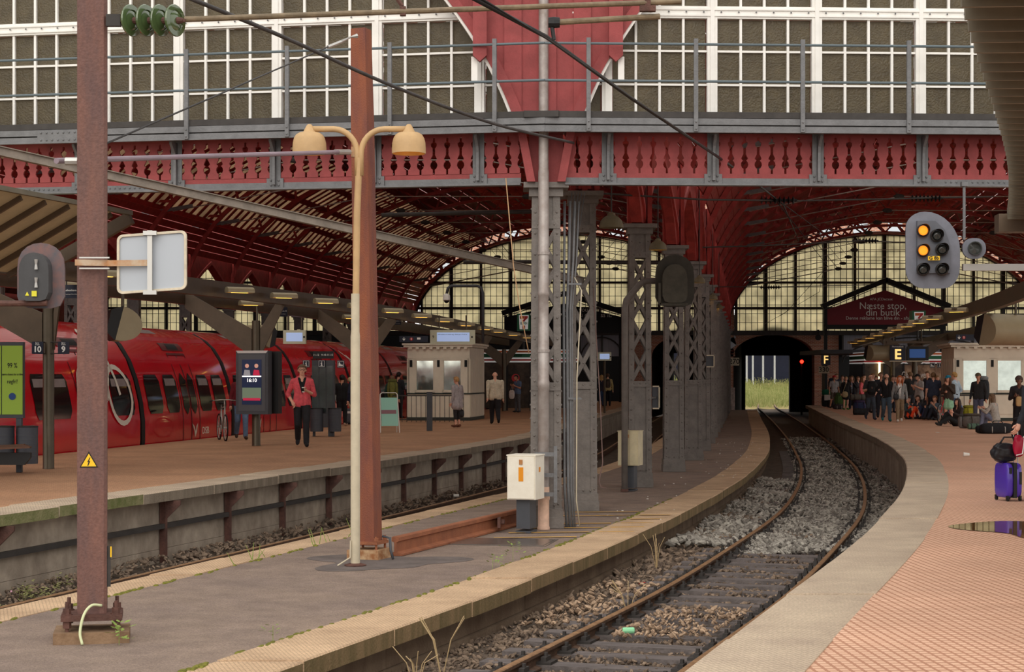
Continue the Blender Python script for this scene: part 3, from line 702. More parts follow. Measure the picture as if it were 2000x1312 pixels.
# ------------------------------------------------------------------ riveted lattice columns
def column(name, label, loc, h=5.3, w=.47, rz=0., group=None, z_plate=2.14, rivets=True, pl=True, top=4.62):
    """base at 0; loc z is the island top"""
    c = thing(name, label, 'column', loc, rz, group)
    wt = w*.9
    if pl: MB().box((0, 0, .08), (w+.06, w+.06, .16)).box((0, 0, .22), (w+.035, w+.035, .14)).build('plinth', 'grey_column', c, local=True)
    z0 = .28
    def half(z): return (w+(wt-w)*(z/h))/2
    for sx in (-1, 1):
        for sy in (-1, 1):
            mb = MB(); a0, a1 = half(z0), half(h-.2)
            t = .105
            vs = []
            for z, a in ((z0, a0), (h-.2, a1)):
                for dx, dy in ((0, 0), (t, 0), (t, .014), (.014, .014), (.014, t), (0, t)): vs.append((sx*(a-dx), sy*(a-dy), z))
            mb.add(vs, [(i, (i+1) % 6, 6+(i+1) % 6, 6+i) for i in range(6)]+[(0, 1, 2, 3, 4, 5), (11, 10, 9, 8, 7, 6)])
            mb.build('corner_angle', 'grey_column', c, local=True)
    def plate(z1, z2, nm):
        mb = MB(); a, b = half(z1)-.02, half(z2)-.02
        mb.add([(-a, -a, z1), (a, -a, z1), (a, a, z1), (-a, a, z1), (-b, -b, z2), (b, -b, z2), (b, b, z2), (-b, b, z2)], [(3, 2, 1, 0), (4, 5, 6, 7), (0, 1, 5, 4), (1, 2, 6, 5), (2, 3, 7, 6), (3, 0, 4, 7)])
        mb.build(nm, 'grey_column', c, local=True)
    plate(z0, z_plate, 'lower_panel'); plate(top, h-.2, 'head_panel')
    for s in (-1, 1):
        mb = MB(); mb.box((0, s*(half(z_plate)+.004), z_plate-.06), (half(z_plate)*2, .012, .12)); mb.box((0, s*(half(top)+.004), top+.06), (half(top)*2, .012, .12)); mb.build('band', 'grey_column', c, local=True)
    nx = 4; dz = (top-z_plate)/nx
    for s in (-1, 1):
        for k in range(nx):
            za, zb_ = z_plate+k*dz, z_plate+(k+1)*dz; a = half(za)-.06
            MB().beam((-a, s*(half(za)-.02), za), (a, s*(half(za)-.02), zb_), .07, .012, (0, s, 0)).build('lattice_bar', 'grey_column', c, local=True)
            MB().beam((a, s*(half(za)-.034), za), (-a, s*(half(za)-.034), zb_), .07, .012, (0, s, 0)).build('lattice_bar', 'grey_column', c, local=True)
    for s in (-1, 1):
        for k in range(nx):
            za, zb_ = z_plate+k*dz, z_plate+(k+1)*dz; a = half(za)-.06
            MB().beam((s*(half(za)-.02), -a, za), (s*(half(za)-.02), a, zb_), .075, .012, (s, 0, 0)).build('lattice_bar', 'grey_column', c, local=True)
            MB().beam((s*(half(za)-.034), a, za), (s*(half(za)-.034), -a, zb_), .075, .012, (s, 0, 0)).build('lattice_bar', 'grey_column', c, local=True)
    MB().box((0, 0, h-.14), (w+.04, w+.04, .12)).box((0, 0, h-.04), (w+.2, w+.2, .08)).build('capital', 'grey_column', c, local=True)
    if rivets:
        mb = MB()
        z = .36
        while z < h-.25:
            for sx in (-1, 1):
                mb.ball((sx*(half(z)-.05), -half(z)-.002, z), .018, 6, 4); mb.ball((sx*half(z), -half(z)+.05, z+.05), .018, 6, 4)
            z += .2 if z < z_plate else .31
        for zz in (.34, z_plate-.05, top+.06):
            for k in range(3): mb.ball((-.12+.12*k, -half(zz)-.006, zz), .018, 6, 4)
        for k in range(nx+1): mb.ball((0, -half(z_plate)+.01, z_plate+(k+.5)*dz), .016, 6, 4)
        tag(mb.build('rivets', 'grey_column', c, local=True), kind='stuff')
    return c
PI = math.pi
colA = column('lattice_column', 'pale grey riveted lattice column behind the zinc downpipe', (.5, 25.78, -.6), h=5.07, w=.46, z_plate=2.14, top=4.4)
colB = column('lattice_column', 'grey riveted lattice column just behind the downpipe column', (1.18, 29.1, -.6), w=.47)
COLY = [35.27, 41, 46.7, 52.56]+[52.56+5.9*i for i in range(1, 12)]
ords = ['third', 'fourth', 'fifth', 'sixth', 'seventh', 'eighth', 'ninth', 'tenth', 'eleventh', 'twelfth', 'thirteenth', 'fourteenth', 'fifteenth', 'sixteenth', 'seventeenth']
for i, y in enumerate(COLY):
    copy_tree(colB, (ROW(y), y, -.6), label='grey riveted lattice column on the island, %s from the downpipe' % ords[i])
for o in list(SC.objects):
    pass
COLS_ALL = [29.1]+COLY
# left row of the left hall (stands beyond the left platform, mostly hidden by train and canopy)
for i, y in enumerate([y for y in COLS_ALL if 46 < y < 100]):
    c = copy_tree(colB, (ROW(y)-21.3, y, -.6), label='dark lattice column beyond the train, %s of its row from the camera' % (['first', 'second', 'third', 'fourth', 'fifth', 'sixth', 'seventh', 'eighth', 'ninth', 'tenth'][i]))

# ------------------------------------------------------------------ the two barrel halls: ribs, lattice trusses, boards, skylights
HA, HB, HZ = 10.6, 6.5, 4.75
def epos(off, t, grow=0.): return (off-(HA+grow)*math.cos(t), HZ+(HB+grow)*math.sin(t))
def truss(name, label, loc):
    t = thing(name, label, 'truss', loc)
    def arc(g0, g1, t0, t1, n, th, nm, m, yo=0.):
        mb = MB(); vs = []
        for i in range(n+1):
            a = t0+(t1-t0)*i/n; x0, z0 = epos(0, a, g0); x1, z1 = epos(0, a, g1)
            vs += [(x0, yo-th/2, z0), (x1, yo-th/2, z1), (x1, yo+th/2, z1), (x0, yo+th/2, z0)]
        fs = [(i*4+k, i*4+(k+1) % 4, i*4+4+(k+1) % 4, i*4+4+k) for i in range(n) for k in range(4)]
        mb.add(vs, fs); return mb.build(nm, m, t, local=True)
    arc(0, .16, .0, PI, 40, .2, 'lower_chord', 'red_iron'); arc(.78, .92, .42, PI-.42, 34, .2, 'upper_chord', 'red_iron')
    nw = 40
    for i in range(nw):
        a0 = .42+(PI-.84)*i/nw; a1 = .42+(PI-.84)*(i+1)/nw
        if i % 2: a0, a1 = a1, a0
        x0, z0 = epos(0, a0, .1); x1, z1 = epos(0, a1, .84)
        MB().beam((x0, 0, z0), (x1, 0, z1), .1, .08, (0, 1, 0)).build('web_bar', 'red_iron', t, local=True)
    # tie rod with two knots and hangers
    kz = 8.9; ko = 3.15
    x0, z0 = epos(0, .5, .0)
    for s in (-1, 1):
        MB().tube([(s*ko, 0, kz), (s*abs(x0)*.99, 0, 7.75)], .022, 6).build('tie_rod', 'zinc', t, local=True)
        mb = MB(); mb.ball((s*ko, 0, kz), (.24, .06, .11), 8, 5); mb.build('knot', 'dark_iron', t, local=True)
        xa, za = epos(0, PI/2-s*.55, 0)
        MB().tube([(s*ko, 0, kz), (s*4.6, 0, epos(0, math.acos(4.6/HA))[1])], .012, 5).build('hanger', 'dark_iron', t, local=True)
        mb = MB().beam((s*HA*.985, 0, 7.62), (s*HA*.8, 0, 7.95), .12, .12); mb.build('rod_socket', 'grey_paint', t, local=True)
    MB().tube([(-ko, 0, kz), (ko, 0, kz)], .022, 6).build('tie_rod', 'zinc', t, local=True)
    return t
TY = COLS_ALL+[117.0]
tr0 = None
for hall, off in (('right', 10.65), ('left', -10.65)):
    for i, y in enumerate(TY):
        x = ROW(y)+off
        lb = 'red lattice roof truss of the %s hall, number %s counted from the front' % (hall, ['one', 'two', 'three', 'four', 'five', 'six', 'seven', 'eight', 'nine', 'ten', 'eleven', 'twelve', 'thirteen', 'fourteen', 'fifteen', 'sixteen', 'seventeen', 'eighteen'][i])
        if tr0 is None: tr0 = truss('roof_truss', lb, (x, y, 0))
        else: copy_tree(tr0, (x, y, 0), label=lb)
YS = [27.0]+TY+[117.8]
SK0, SK1 = R(27), R(60)
def vstrip(off, t0, t1, g, th, ys=YS):
    mb = MB(); vs = []
    for y in ys:
        c = ROW(y)+off
        for t, gg in ((t0, g), (t1, g), (t1, g+th), (t0, g+th)):
            x, z = epos(0, t, gg); vs.append((c+x, y, z))
    n = len(ys)
    mb.add(vs, [(i*4+k, i*4+4+k, i*4+4+(k+1) % 4, i*4+(k+1) % 4) for i in range(n-1) for k in range(4)]+[(0, 1, 2, 3), (4*n-1, 4*n-2, 4*n-3, 4*n-4)])
    return mb
for hi, off in enumerate((10.65, -10.65)):
    cl = thing('ceiling', None, None, (ROW(60)+off, 60, 12), kind='structure')
    ts = [R(15.5)+(SK0-R(15.5))*i/5 for i in range(6)]
    top = [SK1+(PI-2*SK1)*i/16 for i in range(17)]
    for a, b in list(zip(ts, ts[1:]))+[(PI-b, PI-a) for a, b in zip(ts, ts[1:])]:
        vstrip(off, a+.002, b-.002, .16, .05).build('roof_board', 'red_timber', cl)
    YF = [y for y in YS if y < 66]; YB = [y for y in YS if y >= YF[-1]]
    for i, (a, b) in enumerate(zip(top, top[1:])):
        vstrip(off, a+.004, b-.004, .97, .012, YF).build('skylight_pane', 'added_roof_glass', cl); vstrip(off, a-.006, a+.006, .85, .12, YF).build('purlin', 'red_timber', cl)  # front vault top glazed clear out of view, added to let daylight in
        if 4 <= i <= 11:
            vstrip(off, a+.002, b-.002, .97, .012, YB).build('skylight_pane', 'sky_glass', cl); vstrip(off, a-.006, a+.006, .8, .16, YB).build('purlin', 'red_timber', cl)
        else: vstrip(off, a+.002, b-.002, .95, .05, YB).build('roof_board', 'red_timber', cl)
    lb_ = MB()
    for ya, yb in zip(YB, YB[1:]):
        nr = max(1, round((yb-ya)/.75))
        for r_ in range(nr):
            y = ya+(yb-ya)*(r_+.5)/nr; c = ROW(y)+off
            for i in range(4, 12):
                x0, z0 = epos(0, top[i], .88); x1, z1 = epos(0, top[i+1], .88); lb_.beam((c+x0, y, z0), (c+x1, y, z1), .16, .07, (0, 1, 0))
    tag(lb_.build('lantern_slats', 'red_timber', cl), kind='stuff')
    # closing board between lower and upper shell at the two skylight edges
    for s in (0, 1):
        for t in (SK1,):
            tt = PI-t if s else t
            mb = MB(); vs = []
            for y in YS:
                for gg in (.2, 1.0):
                    x, z = epos(0, tt, gg); vs.append((ROW(y)+off+x, y, z))
            mb.add(vs, [(2*i, 2*i+1, 2*i+3, 2*i+2) for i in range(len(YS)-1)]); mb.build('curb_board', 'red_timber', cl)
        a, b = (SK0, SK1) if not s else (PI-SK1, PI-SK0)
        if (off > 0) != bool(s):
            for k in range(6): vstrip(off, a+(b-a)*k/6+.002, a+(b-a)*(k+1)/6-.002, .3, .05).build('roof_board', 'red_timber', cl)
            continue
        for k in range(4):
            p, q = a+(b-a)*k/4, a+(b-a)*(k+1)/4
            vstrip(off, p, q, .5, .01).build('skylight_pane', 'sky_glass', cl)
            vstrip(off, p-.016, p+.016, .42, .08).build('purlin', 'red_timber', cl)
        mb = MB()
        for ya, yb in zip(YS, YS[1:]):
            nr = max(1, round((yb-ya)/.85))
            for r_ in range(nr):
                y = ya+(yb-ya)*(r_+.5)/nr; c = ROW(y)+off
                for k in range(4):
                    p, q = a+(b-a)*k/4, a+(b-a)*(k+1)/4; x0, z0 = epos(0, p, .47); x1, z1 = epos(0, q, .47)
                    mb.beam((c+x0, y, z0), (c+x1, y, z1), .03, .42, (0, 1, 0))
        tag(mb.build('rafters', 'red_timber', cl), kind='stuff')
# boards of the hall beyond the left row, and its closing wall
c3 = thing('ceiling', None, None, (ROW(60)-32, 60, 12), kind='structure')
t3 = [R(15.5)+(PI-R(31))*i/14 for i in range(15)]
for a, b in zip(t3, t3[1:]): vstrip(-31.95, a+.002, b-.002, .3, .05, [40]+TY[2:]+[117.8]).build('roof_board', 'red_timber', c3)
tag(strip('wall_side', lambda y: ROW(y)-43, lambda y: ROW(y)-42.6, rng(28, 118, 6), 9, 'red_timber', -1.2), kind='structure')
# arcades along the column rows: boarded panels with pointed openings
for ri, off in enumerate((0, -21.3)):
    ar = thing('wall_arcade', None, None, (ROW(60)+off, 60, 5), kind='structure')
    yy = COLS_ALL+[117.5]
    for y0, y1 in zip(yy, yy[1:]):
        if off and y0 < 40: continue
        L = y1-y0; zt = 6.75; n = 8; op = []
        pts = [(.02, 4.72), (.24, 4.72)]
        for k in range(1, n+1):
            f = k/n; pts.append((.24+(L/2-.24)*f, 4.72+1.7*f**.62))
        for k in range(n-1, -1, -1):
            f = k/n; pts.append((L-.24-(L/2-.24)*f, 4.72+1.7*f**.62))
        pts += [(L-.02, 4.72), (L-.02, zt), (.02, zt)]
        x0, x1 = ROW(y0)+off, ROW(y1)+off; d = Vector((x1-x0, L, 0)).normalized()
        # fan of panels left and right of the opening
        MB().prism(pts, (x0-.11, y0, 0), d, (0, 0, 1), (1, 0, 0), .22).build('arcade_panel', 'red_timber', ar)
        for s, (bx, by) in ((1, (x0, y0)), (-1, (x1, y1))):
            cp = [(bx+d.x*s*(L/2)*f, by+d.y*s*(L/2)*f, 4.72+1.7*f**.62) for f in [i/10 for i in range(11)]]
            mb = MB(); vs = []
            for p in cp:
                for dx, dz in ((-.16, -.09), (.16, -.09), (.16, .05), (-.16, .05)): vs.append((p[0]+dx, p[1], p[2]+dz))
            mb.add(vs, [(i*4+k, i*4+4+k, i*4+4+(k+1) % 4, i*4+(k+1) % 4) for i in range(10) for k in range(4)]+[(0, 1, 2, 3), (43, 42, 41, 40)])
            mb.build('arcade_rib', 'red_iron', ar)
        for fx in (-.2, .0, .2):
            MB().box((x0+fx, y0, 5.7), (.09, .3, 2.0)).build('post_board', 'red_timber', ar)

# ------------------------------------------------------------------ far gables with frosted glazing
GY = 118.0
def gable(n, cx, lo):
    wv = thing('window_%d' % n, None, None, (cx, GY, 4.7), kind='structure')
    a, b = HA, HB
    def top(x):
        q = 1-(x/a)**2; return HZ+b*math.sqrt(q) if q > 0 else HZ
    posts = [-10.05+2.01*i for i in range(11)]
    rows = [(4.72, 6.2), (6.35, 7.95), (8.08, 99)]
    for x in posts:
        if top(x) > 5: MB().box((cx+x, GY-.05, (4.5+top(x))/2), (.22 if abs(x) % 4 < .1 else .16, .3, top(x)-4.5)).build('mullion', 'dark_iron', wv)
    for z0, z1 in ((6.2, 6.36), (7.95, 8.08), (4.45, 4.75)):
        xm = a*math.sqrt(max(0, 1-((z0-HZ)/b)**2)) if z0 > HZ else a
        MB().box((cx, GY-.1, (z0+z1)/2), (2*xm, .35, z1-z0)).build('transom', 'dark_iron', wv)
    for p, q in zip(posts, posts[1:]):
        for z0, z1 in rows:
            n_ = 8; xs = [p+(q-p)*i/n_ for i in range(n_+1)]
            tp = [(x, min(z1, top(x))) for x in xs if top(x) > z0+.02]
            if len(tp) < 2: continue
            poly = [(tp[0][0], z0), (tp[-1][0], z0)]+tp[::-1]
            MB().prism(poly, (cx, GY, 0), (1, 0, 0), (0, 0, 1), (0, 1, 0), .02).build('pane', 'gable_glass', wv)
    mb = MB(); x = -10.2
    while x < 10.3:
        if top(x) > 5: mb.box((cx+x, GY-.03, (4.7+top(x))/2), (.036, .06, top(x)-4.7))
        x += .402
    z = 4.7
    while z < HZ+b-.1:
        xm = a*math.sqrt(max(0, 1-(max(0, z-HZ)/b)**2)); mb.box((cx, GY-.03, z), (2*xm, .05, .034)); z += .6
    tag(mb.build('glazing_bars', 'dark_iron', wv), kind='stuff')
    vs = []; N = 40; mb = MB()
    for i in range(N+1):
        t = PI*i/N; x0, z0 = epos(cx, t, -.05); x1, z1 = epos(cx, t, .22)
        vs += [(x0, GY-.25, z0), (x1, GY-.25, z1), (x1, GY+.15, z1), (x0, GY+.15, z0)]
    mb.add(vs, [(i*4+k, i*4+(k+1) % 4, i*4+4+(k+1) % 4, i*4+4+k) for i in range(N) for k in range(4)]); mb.build('arch_frame', 'dark_iron', wv)
    # open lattice between the arch and the roof
    for i in range(36):
        a0 = .35+(PI-.7)*i/36; a1 = .35+(PI-.7)*(i+1)/36
        if i % 2: a0, a1 = a1, a0
        x0, z0 = epos(cx, a0, .15); x1, z1 = epos(cx, a1, .85); MB().beam((x0, GY, z0), (x1, GY, z1), .09, .09, (0, 1, 0)).build('lattice_bar', 'dark_iron', wv)
GXR, GXL = ROW(GY)+10.65, ROW(GY)-10.65
gable(13, GXR, 0); gable(14, GXL, 0); gable(15, GXL-21.3, 0)
MB().box((ROW(GY), GY+.1, 5.4), (.9, .5, 2.2)).build('wall_pier', 'brick_wall'); tag(bpy.data.objects['wall_pier'], kind='structure')
# brick end wall with arched tunnel mouths
def arch_wall(name, x0, x1, z0, z1, openings, y, th, m):
    """wall with arched openings: (cx, half width, springing, rise)"""
    ob = thing(name, None, None, (x0, y, z0), kind='structure')
    cur = x0
    for (cx, hw, sp, rise) in openings:
        if cx-hw > cur: MB().box(((cur+cx-hw)/2, y+th/2, (z0+z1)/2), (cx-hw-cur, th, z1-z0)).build('pier', m, ob)
        n = 20; low = [(cx-hw*math.cos(PI*i/n), sp+rise*math.sin(PI*i/n)) for i in range(n+1)]
        for i in range(n):
            (xa, za), (xb, zb_) = low[i], low[i+1]
            MB().prism([(xa, za), (xb, zb_), (xb, z1), (xa, z1)], (0, y, 0), (1, 0, 0), (0, 0, 1), (0, 1, 0), th).build('spandrel_course', m, ob)
        # projecting ring of header bricks
        for i in range(28):
            a0, a1 = PI*i/28+.004, PI*(i+1)/28-.004
            q = [(cx-(hw+g)*math.cos(a), sp+(rise+g)*math.sin(a)) for a, g in ((a0, .01), (a1, .01), (a1, .55), (a0, .55))]
            MB().prism(q, (0, y-.06, 0), (1, 0, 0), (0, 0, 1), (0, 1, 0), .08).build('voussoir', m, ob)
        cur = cx+hw
    MB().box(((cur+x1)/2, y+th/2, (z0+z1)/2), (x1-cur, th, z1-z0)).build('pier', m, ob)
    return ob
TCX = 17.78; TCL = 12.05
wa = arch_wall('wall_end', TCL-4.2, TCX+4.4, -1.2, 4.75, [(TCL, 2.55, 3.0, 1.5), (TCX, 2.75, 3.0, 1.5)], GY+.2, 1.0, 'brick_wall')
MB().box((TCX-2.9, GY+.05, .0), (.42, .4, 1.8)).build('stone_base', mat('granite', (176, 156, 148), .9, var=.3, bump=.8, bscale=6), wa)
# tunnel linings
for cx, hw, nm in ((TCL, 2.6, 'tunnel_lining'), (TCX+.3, 3.0, 'tunnel_lining')):
    tb = MB(); sl = .15; L = 27
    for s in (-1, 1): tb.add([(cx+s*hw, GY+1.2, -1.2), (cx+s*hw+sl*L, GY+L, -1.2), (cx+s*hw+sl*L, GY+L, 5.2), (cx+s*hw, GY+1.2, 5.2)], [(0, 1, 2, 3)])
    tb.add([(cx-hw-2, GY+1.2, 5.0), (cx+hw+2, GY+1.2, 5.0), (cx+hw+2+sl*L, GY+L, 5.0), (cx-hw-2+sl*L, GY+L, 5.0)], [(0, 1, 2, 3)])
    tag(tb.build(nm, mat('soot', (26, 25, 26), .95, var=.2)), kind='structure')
    fx = cx+sl*L
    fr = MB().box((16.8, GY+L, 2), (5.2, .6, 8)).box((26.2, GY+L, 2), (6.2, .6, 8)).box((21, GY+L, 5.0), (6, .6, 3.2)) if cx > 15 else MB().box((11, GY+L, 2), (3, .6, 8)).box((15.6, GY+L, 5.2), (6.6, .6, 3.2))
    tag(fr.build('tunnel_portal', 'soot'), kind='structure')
# beyond the tunnel: grass bank, pale posts, dark hoarding
gb = MB(); vs = []; nx, ny = 24, 10
for j in range(ny+1):
    for i in range(nx+1):
        x = 12+28*i/nx; y = 158+34*j/ny; vs.append((x, y, -1.34+.065*(y-158)+.1*math.sin(x*1.3+y*.5)))
gb.add(vs, [(j*(nx+1)+i, j*(nx+1)+i+1, (j+1)*(nx+1)+i+1, (j+1)*(nx+1)+i) for j in range(ny) for i in range(nx)])
tag(gb.build('grass_bank', mat('dry_earth', (186, 158, 120), .95, var=.3, second=(130, 140, 70))), kind='structure')
s = MB()
for k in range(8000):
    x = random.uniform(16, 36); y = random.uniform(160, 186); z = -1.3+.065*(y-158); h = random.uniform(.4, 1.25)*(1.3 if x < 24 else .9)
    dx, dy = random.uniform(-.2, .2), random.uniform(-.2, .2); w = .035
    s.add([(x-w, y, z), (x+w, y, z), (x+dx, y+dy, z+h)], [(0, 1, 2)])
    if random.random() < .35: s.ball((x+dx, y+dy, z+h), (.03, .03, .06), 4, 3)
tag(s.build('tall_grass', mat('meadow', (116, 130, 66), .9, var=.4, scale=1.5, second=(176, 172, 116))), 'tall sunlit green grass beyond the tunnel mouth', 'grass', kind='stuff')
for i, (x, y) in enumerate(((25.35, 188), (26.05, 188.3), (27.2, 188.6), (28.5, 188.9))):
    tag(MB().lathe([(.13, -1), (.13, .3), (.1, .4), (.1, 5.2)], (x, y, .5), seg=10).build('pale_post', mat('pale_steel', (214, 220, 224), .5, var=.05)), 'pale steel post standing in the grass beyond the tunnel, %s from the left' % ['first', 'second', 'third', 'fourth'][i], 'post')
tag(MB().box((30, 196, 2.1), (60, .4, 5.4)).build('dark_hoarding', mat('navy', (34, 38, 56), .8, var=.1)), 'dark navy wall beyond the grass and posts', 'wall')
tag(MB().box((30, 189.5, 5.1), (40, .4, .5)).box((30, 189.5, 5.75), (40, .3, .2)).build('pale_beam', 'pale_steel'), 'pale horizontal steel beam on the posts beyond the tunnel', 'beam')
# brick building that closes the view above the gables
bb = thing('brick_building', 'pale brick building seen above the gable windows through the lattice', 'building', (10, 170, 10))
MB().box((8, 172, 14.5), (150, 4, 9)).build('wall', 'brick_far', bb)
for k in range(24):
    x = -34+k*3.4; MB().box((x, 169.95, 12.6), (1.4, .2, 2.2)).build('window', flat('pale_window', (214, 222, 232)), bb); MB().box((x, 169.95, 16.4), (1.4, .2, 2.2)).build('window', 'pale_window', bb)
# dark wall and shop fronts below the gables, left and right
tag(MB().box((-12, GY+.7, 1.8), (40, .6, 6)).build('wall_back', 'black_paint'), kind='structure')
tag(MB().box((34, GY+.7, 1.8), (24, .6, 6)).build('wall_back', 'black_paint'), kind='structure')
for (x0, x1, n) in ((4.6, 7.6, 1), (22.4, 33, 2)):
    gw = thing('window_%d' % (15+n), None, None, ((x0+x1)/2, GY, 3), kind='structure')
    k = max(1, round((x1-x0)/1.7)); w = (x1-x0)/k
    for i in range(k):
        MB().box((x0+w*(i+.5), GY-.02, 3.75), (w-.1, .03, 1.45)).build('pane', mat('grey_blind', (140, 140, 150), .6, var=.15, scale=2, stretch=(6, 1, .2)), gw)
        MB().box((x0+w*i, GY-.06, 3.75), (.12, .12, 1.6)).build('mullion', 'dark_iron', gw)
    cx = (x0+x1)/2; r = (x1-x0)/2
    MB().tube([(cx-r*math.cos(PI*i/16), GY-.1, 2.6+1.7*math.sin(PI*i/16)) for i in range(17)], .05, 5).build('arched_bar', 'dark_iron', gw)
# gabled sign boards in front of the far windows
def sign_house(name, label, cx, y, hw, ze, za, zb_, face_m):
    h = thing(name, label, 'sign board', (cx, y, zb_))
    MB().prism([(-hw+.1, zb_), (hw-.1, zb_), (hw-.1, ze-.25), (0, za-.65), (-hw+.1, ze-.25)], (cx, y, 0), (1, 0, 0), (0, 0, 1), (0, 1, 0), .1).build('face', face_m, h)
    for s in (-1, 1):
        MB().beam((cx+s*(hw+.25), y-.2, ze-.05), (cx-s*.05, y-.2, za), .7, .3, (0, 0, 1)).build('roof_slope', 'black', h)
        MB().box((cx+s*(hw-.0), y-.05, (zb_+ze)/2-.1), (.2, .3, ze-zb_-.1)).build('side_post', 'black', h)
        MB().beam((cx+s*(hw+.2), y-.5, ze-.28), (cx+s*.9, y-.5, za-.62), .05, .05).build('eave_rail', 'dark_iron', h)
    MB().box((cx, y-.05, zb_-.12), (2*hw, .4, .28)).build('sill_beam', 'black', h)
    for s in (-1, 1): MB().box((cx+s*(hw-.1), y+.4, zb_/2), (.2, .2, zb_)).build('support_post', 'black', h)
    return h
h = sign_house('gabled_sign', 'dark red gabled sign board with white lettering over the right concourse', 24.0, 112, 3.85, 6.2, 7.85, 4.95, flat('wine_sign', (120, 16, 34), .5))
text_part('AFA JCDecaux', .24, h, 'white_print', (23.75, 111.97, 6.62)); text_part('Næste stop,', .62, h, 'white_print', (23.85, 111.97, 6.18)); text_part('din butik', .62, h, 'white_print', (23.85, 111.97, 5.75))
text_part('Denne reklame kan blive din - afajcd.dk', .3, h, 'white_print', (23.85, 111.97, 5.4))
h = sign_house('gabled_sign', 'black gabled sign board with white quotation over the left concourse', 3.35, 112, 3.75, 5.75, 7.0, 4.7, 'black')
text_part("as      you don't    o", .42, h, 'white_print', (4.9, 111.97, 5.95), sx=.95); text_part("to              w   you cou    ss it.\"", .42, h, 'white_print', (4.0, 111.97, 5.6), sx=.95)
# ------------------------------------------------------------------ masts, lamps, pipes, cables
def px(x, y, Y): return Vector(((x-1000)/3400*Y, Y, 1.62-(y-736)/3400*Y))
# big overhead-line mast
Ym = 14.75; mx_ = -3.555
mt = thing('catenary_mast', 'tall brown steel mast bolted to the island, with yellow lightning triangle', 'mast', (mx_, Ym, -.6), .2)
MB().box((0, 0, .03), (.62, .5, .12)).build('concrete_footing', mat('foot_stone', (150, 122, 96), .9, var=.3, second=(110, 84, 62), bump=.4), mt, local=True)
MB().box((0, 0, .205), (.5, .42, .05)).build('base_plate', 'rust_dark', mt, local=True)
for sx in (-1, 1):
    for sy in (-1, 1):
        c = (sx*.2, sy*.16, 0)
        MB().lathe([(.016, .09), (.016, .34)], c, seg=8).lathe([(.035, .12), (.035, .18)], c, seg=6).lathe([(.045, .23), (.045, .24)], c, seg=10).lathe([(.034, .24), (.034, .285)], c, seg=6).build('anchor_bolt', 'rust_dark', mt, local=True)
b = MB(); hw = .122
for z0, z1 in ((.23, 8.5),):
    ch = .025; p = [(-hw+ch, -hw), (hw-ch, -hw), (hw, -hw+ch), (hw, hw-ch), (hw-ch, hw), (-hw+ch, hw), (-hw, hw-ch), (-hw, -hw+ch)]
    b.prism(p, (0, 0, z0), (1, 0, 0), (0, 1, 0), (0, 0, 1), z1-z0)
b.build('shaft', 'rust_mast', mt, local=True)
tri = [(-.075, 0), (.075, 0), (0, .135)]
MB().prism(tri, (-.025, -hw-.004, 1.46), (1, 0, 0), (0, 0, 1), (0, 1, 0), .004).build('warning_triangle', 'black_print', mt, local=True)
MB().prism([(-.062, .009), (.062, .009), (0, .117)], (-.025, -hw-.006, 1.46), (1, 0, 0), (0, 0, 1), (0, 1, 0), .003).build('warning_face', 'yellow_print', mt, local=True)
MB().prism([(.008, .085), (-.014, .045), (-.002, .048), (-.012, .016), (-.004, .016), (.012, .055), (.0, .052), (.014, .085)], (-.025, -hw-.008, 1.46), (1, 0, 0), (0, 0, 1), (0, 1, 0), .002).build('lightning_mark', 'black_print', mt, local=True)
tag(MB().box((.135, -.06, .62), (.035, .05, .34)).box((.14, -.087, .74), (.012, .006, .09)).build('cable_clamp', 'dark_iron', mt, local=True), 'dark clamp with yellow strip')
MB().box((.155, -.088, .745), (.012, .006, .09)).build('yellow_strip', 'yellow_print', mt, local=True)
MB().tube(arcpath([(.08, -.14, .3), (0, -.2, .31), (-.06, -.25, .24), (-.09, -.28, .1), (-.07, -.31, .0)]), .012, 8).build('earth_cable', flat('pale_green', (208, 214, 170), .5), mt, smooth=True, local=True)
s = weeds('weed_plant', [(mx_+.3, Ym-.33, -.6, .2, 26)], '', .06, 'leaf'); tag(s, 'small bright green leafy plant at the foot of the tall mast', 'weed')
# sign back on a bracket clamped to the mast
sb = thing('track_sign', 'grey back of a square sign clamped to the tall mast', 'sign', (mx_+.12, Ym-.15, 2.55), .2)
P = [px(x, y, 14.55) for x, y in ((229, 462), (365, 453), (365, 560), (229, 572))]
def rrect(w, h, r, n=5):
    pts = []
    for cx, cy, a0 in ((w/2-r, h/2-r, 0), (-w/2+r, h/2-r, 90), (-w/2+r, -h/2+r, 180), (w/2-r, -h/2+r, 270)):
        for i in range(n+1): a = R(a0+90*i/n); pts.append((cx+r*math.cos(a), cy+r*math.sin(a)))
    return pts
cen = px(297, 512, 14.55); ax = Vector((1, -.02, .07)).normalized(); az = Vector((0, 0, 1))
MB().prism(rrect(.56, .47, .04), cen, ax, az, (0, 1, 0), .012).build('panel', 'sign_back', sb)
oc = rrect(.585, .495, .05); ic = rrect(.545, .455, .035); n = len(oc); vs = []
for yy in (-.018, .014):
    for q in (oc, ic): vs += [cen+ax*x+az*y+Vector((0, yy, 0)) for x, y in q]
fs = []
for i in range(n):
    j = (i+1) % n; fs += [(i, j, n+j, n+i), (2*n+i, 3*n+i, 3*n+j, 2*n+j), (i, 2*n+i, 2*n+j, j), (n+i, n+j, 3*n+j, 3*n+i)]
MB().add(vs, fs).build('rim', mat('rim_metal', (206, 194, 172), .5, var=.15, scale=12), sb)
MB().beam(px(293, 450, 14.5), px(293, 575, 14.5), .04, .03, (0, 1, 0)).build('upright_bar', 'steel', sb)
for yv in (455, 571): MB().box(px(293, yv, 14.48), (.11, .03, .035)).build('bar_clip', 'steel', sb)
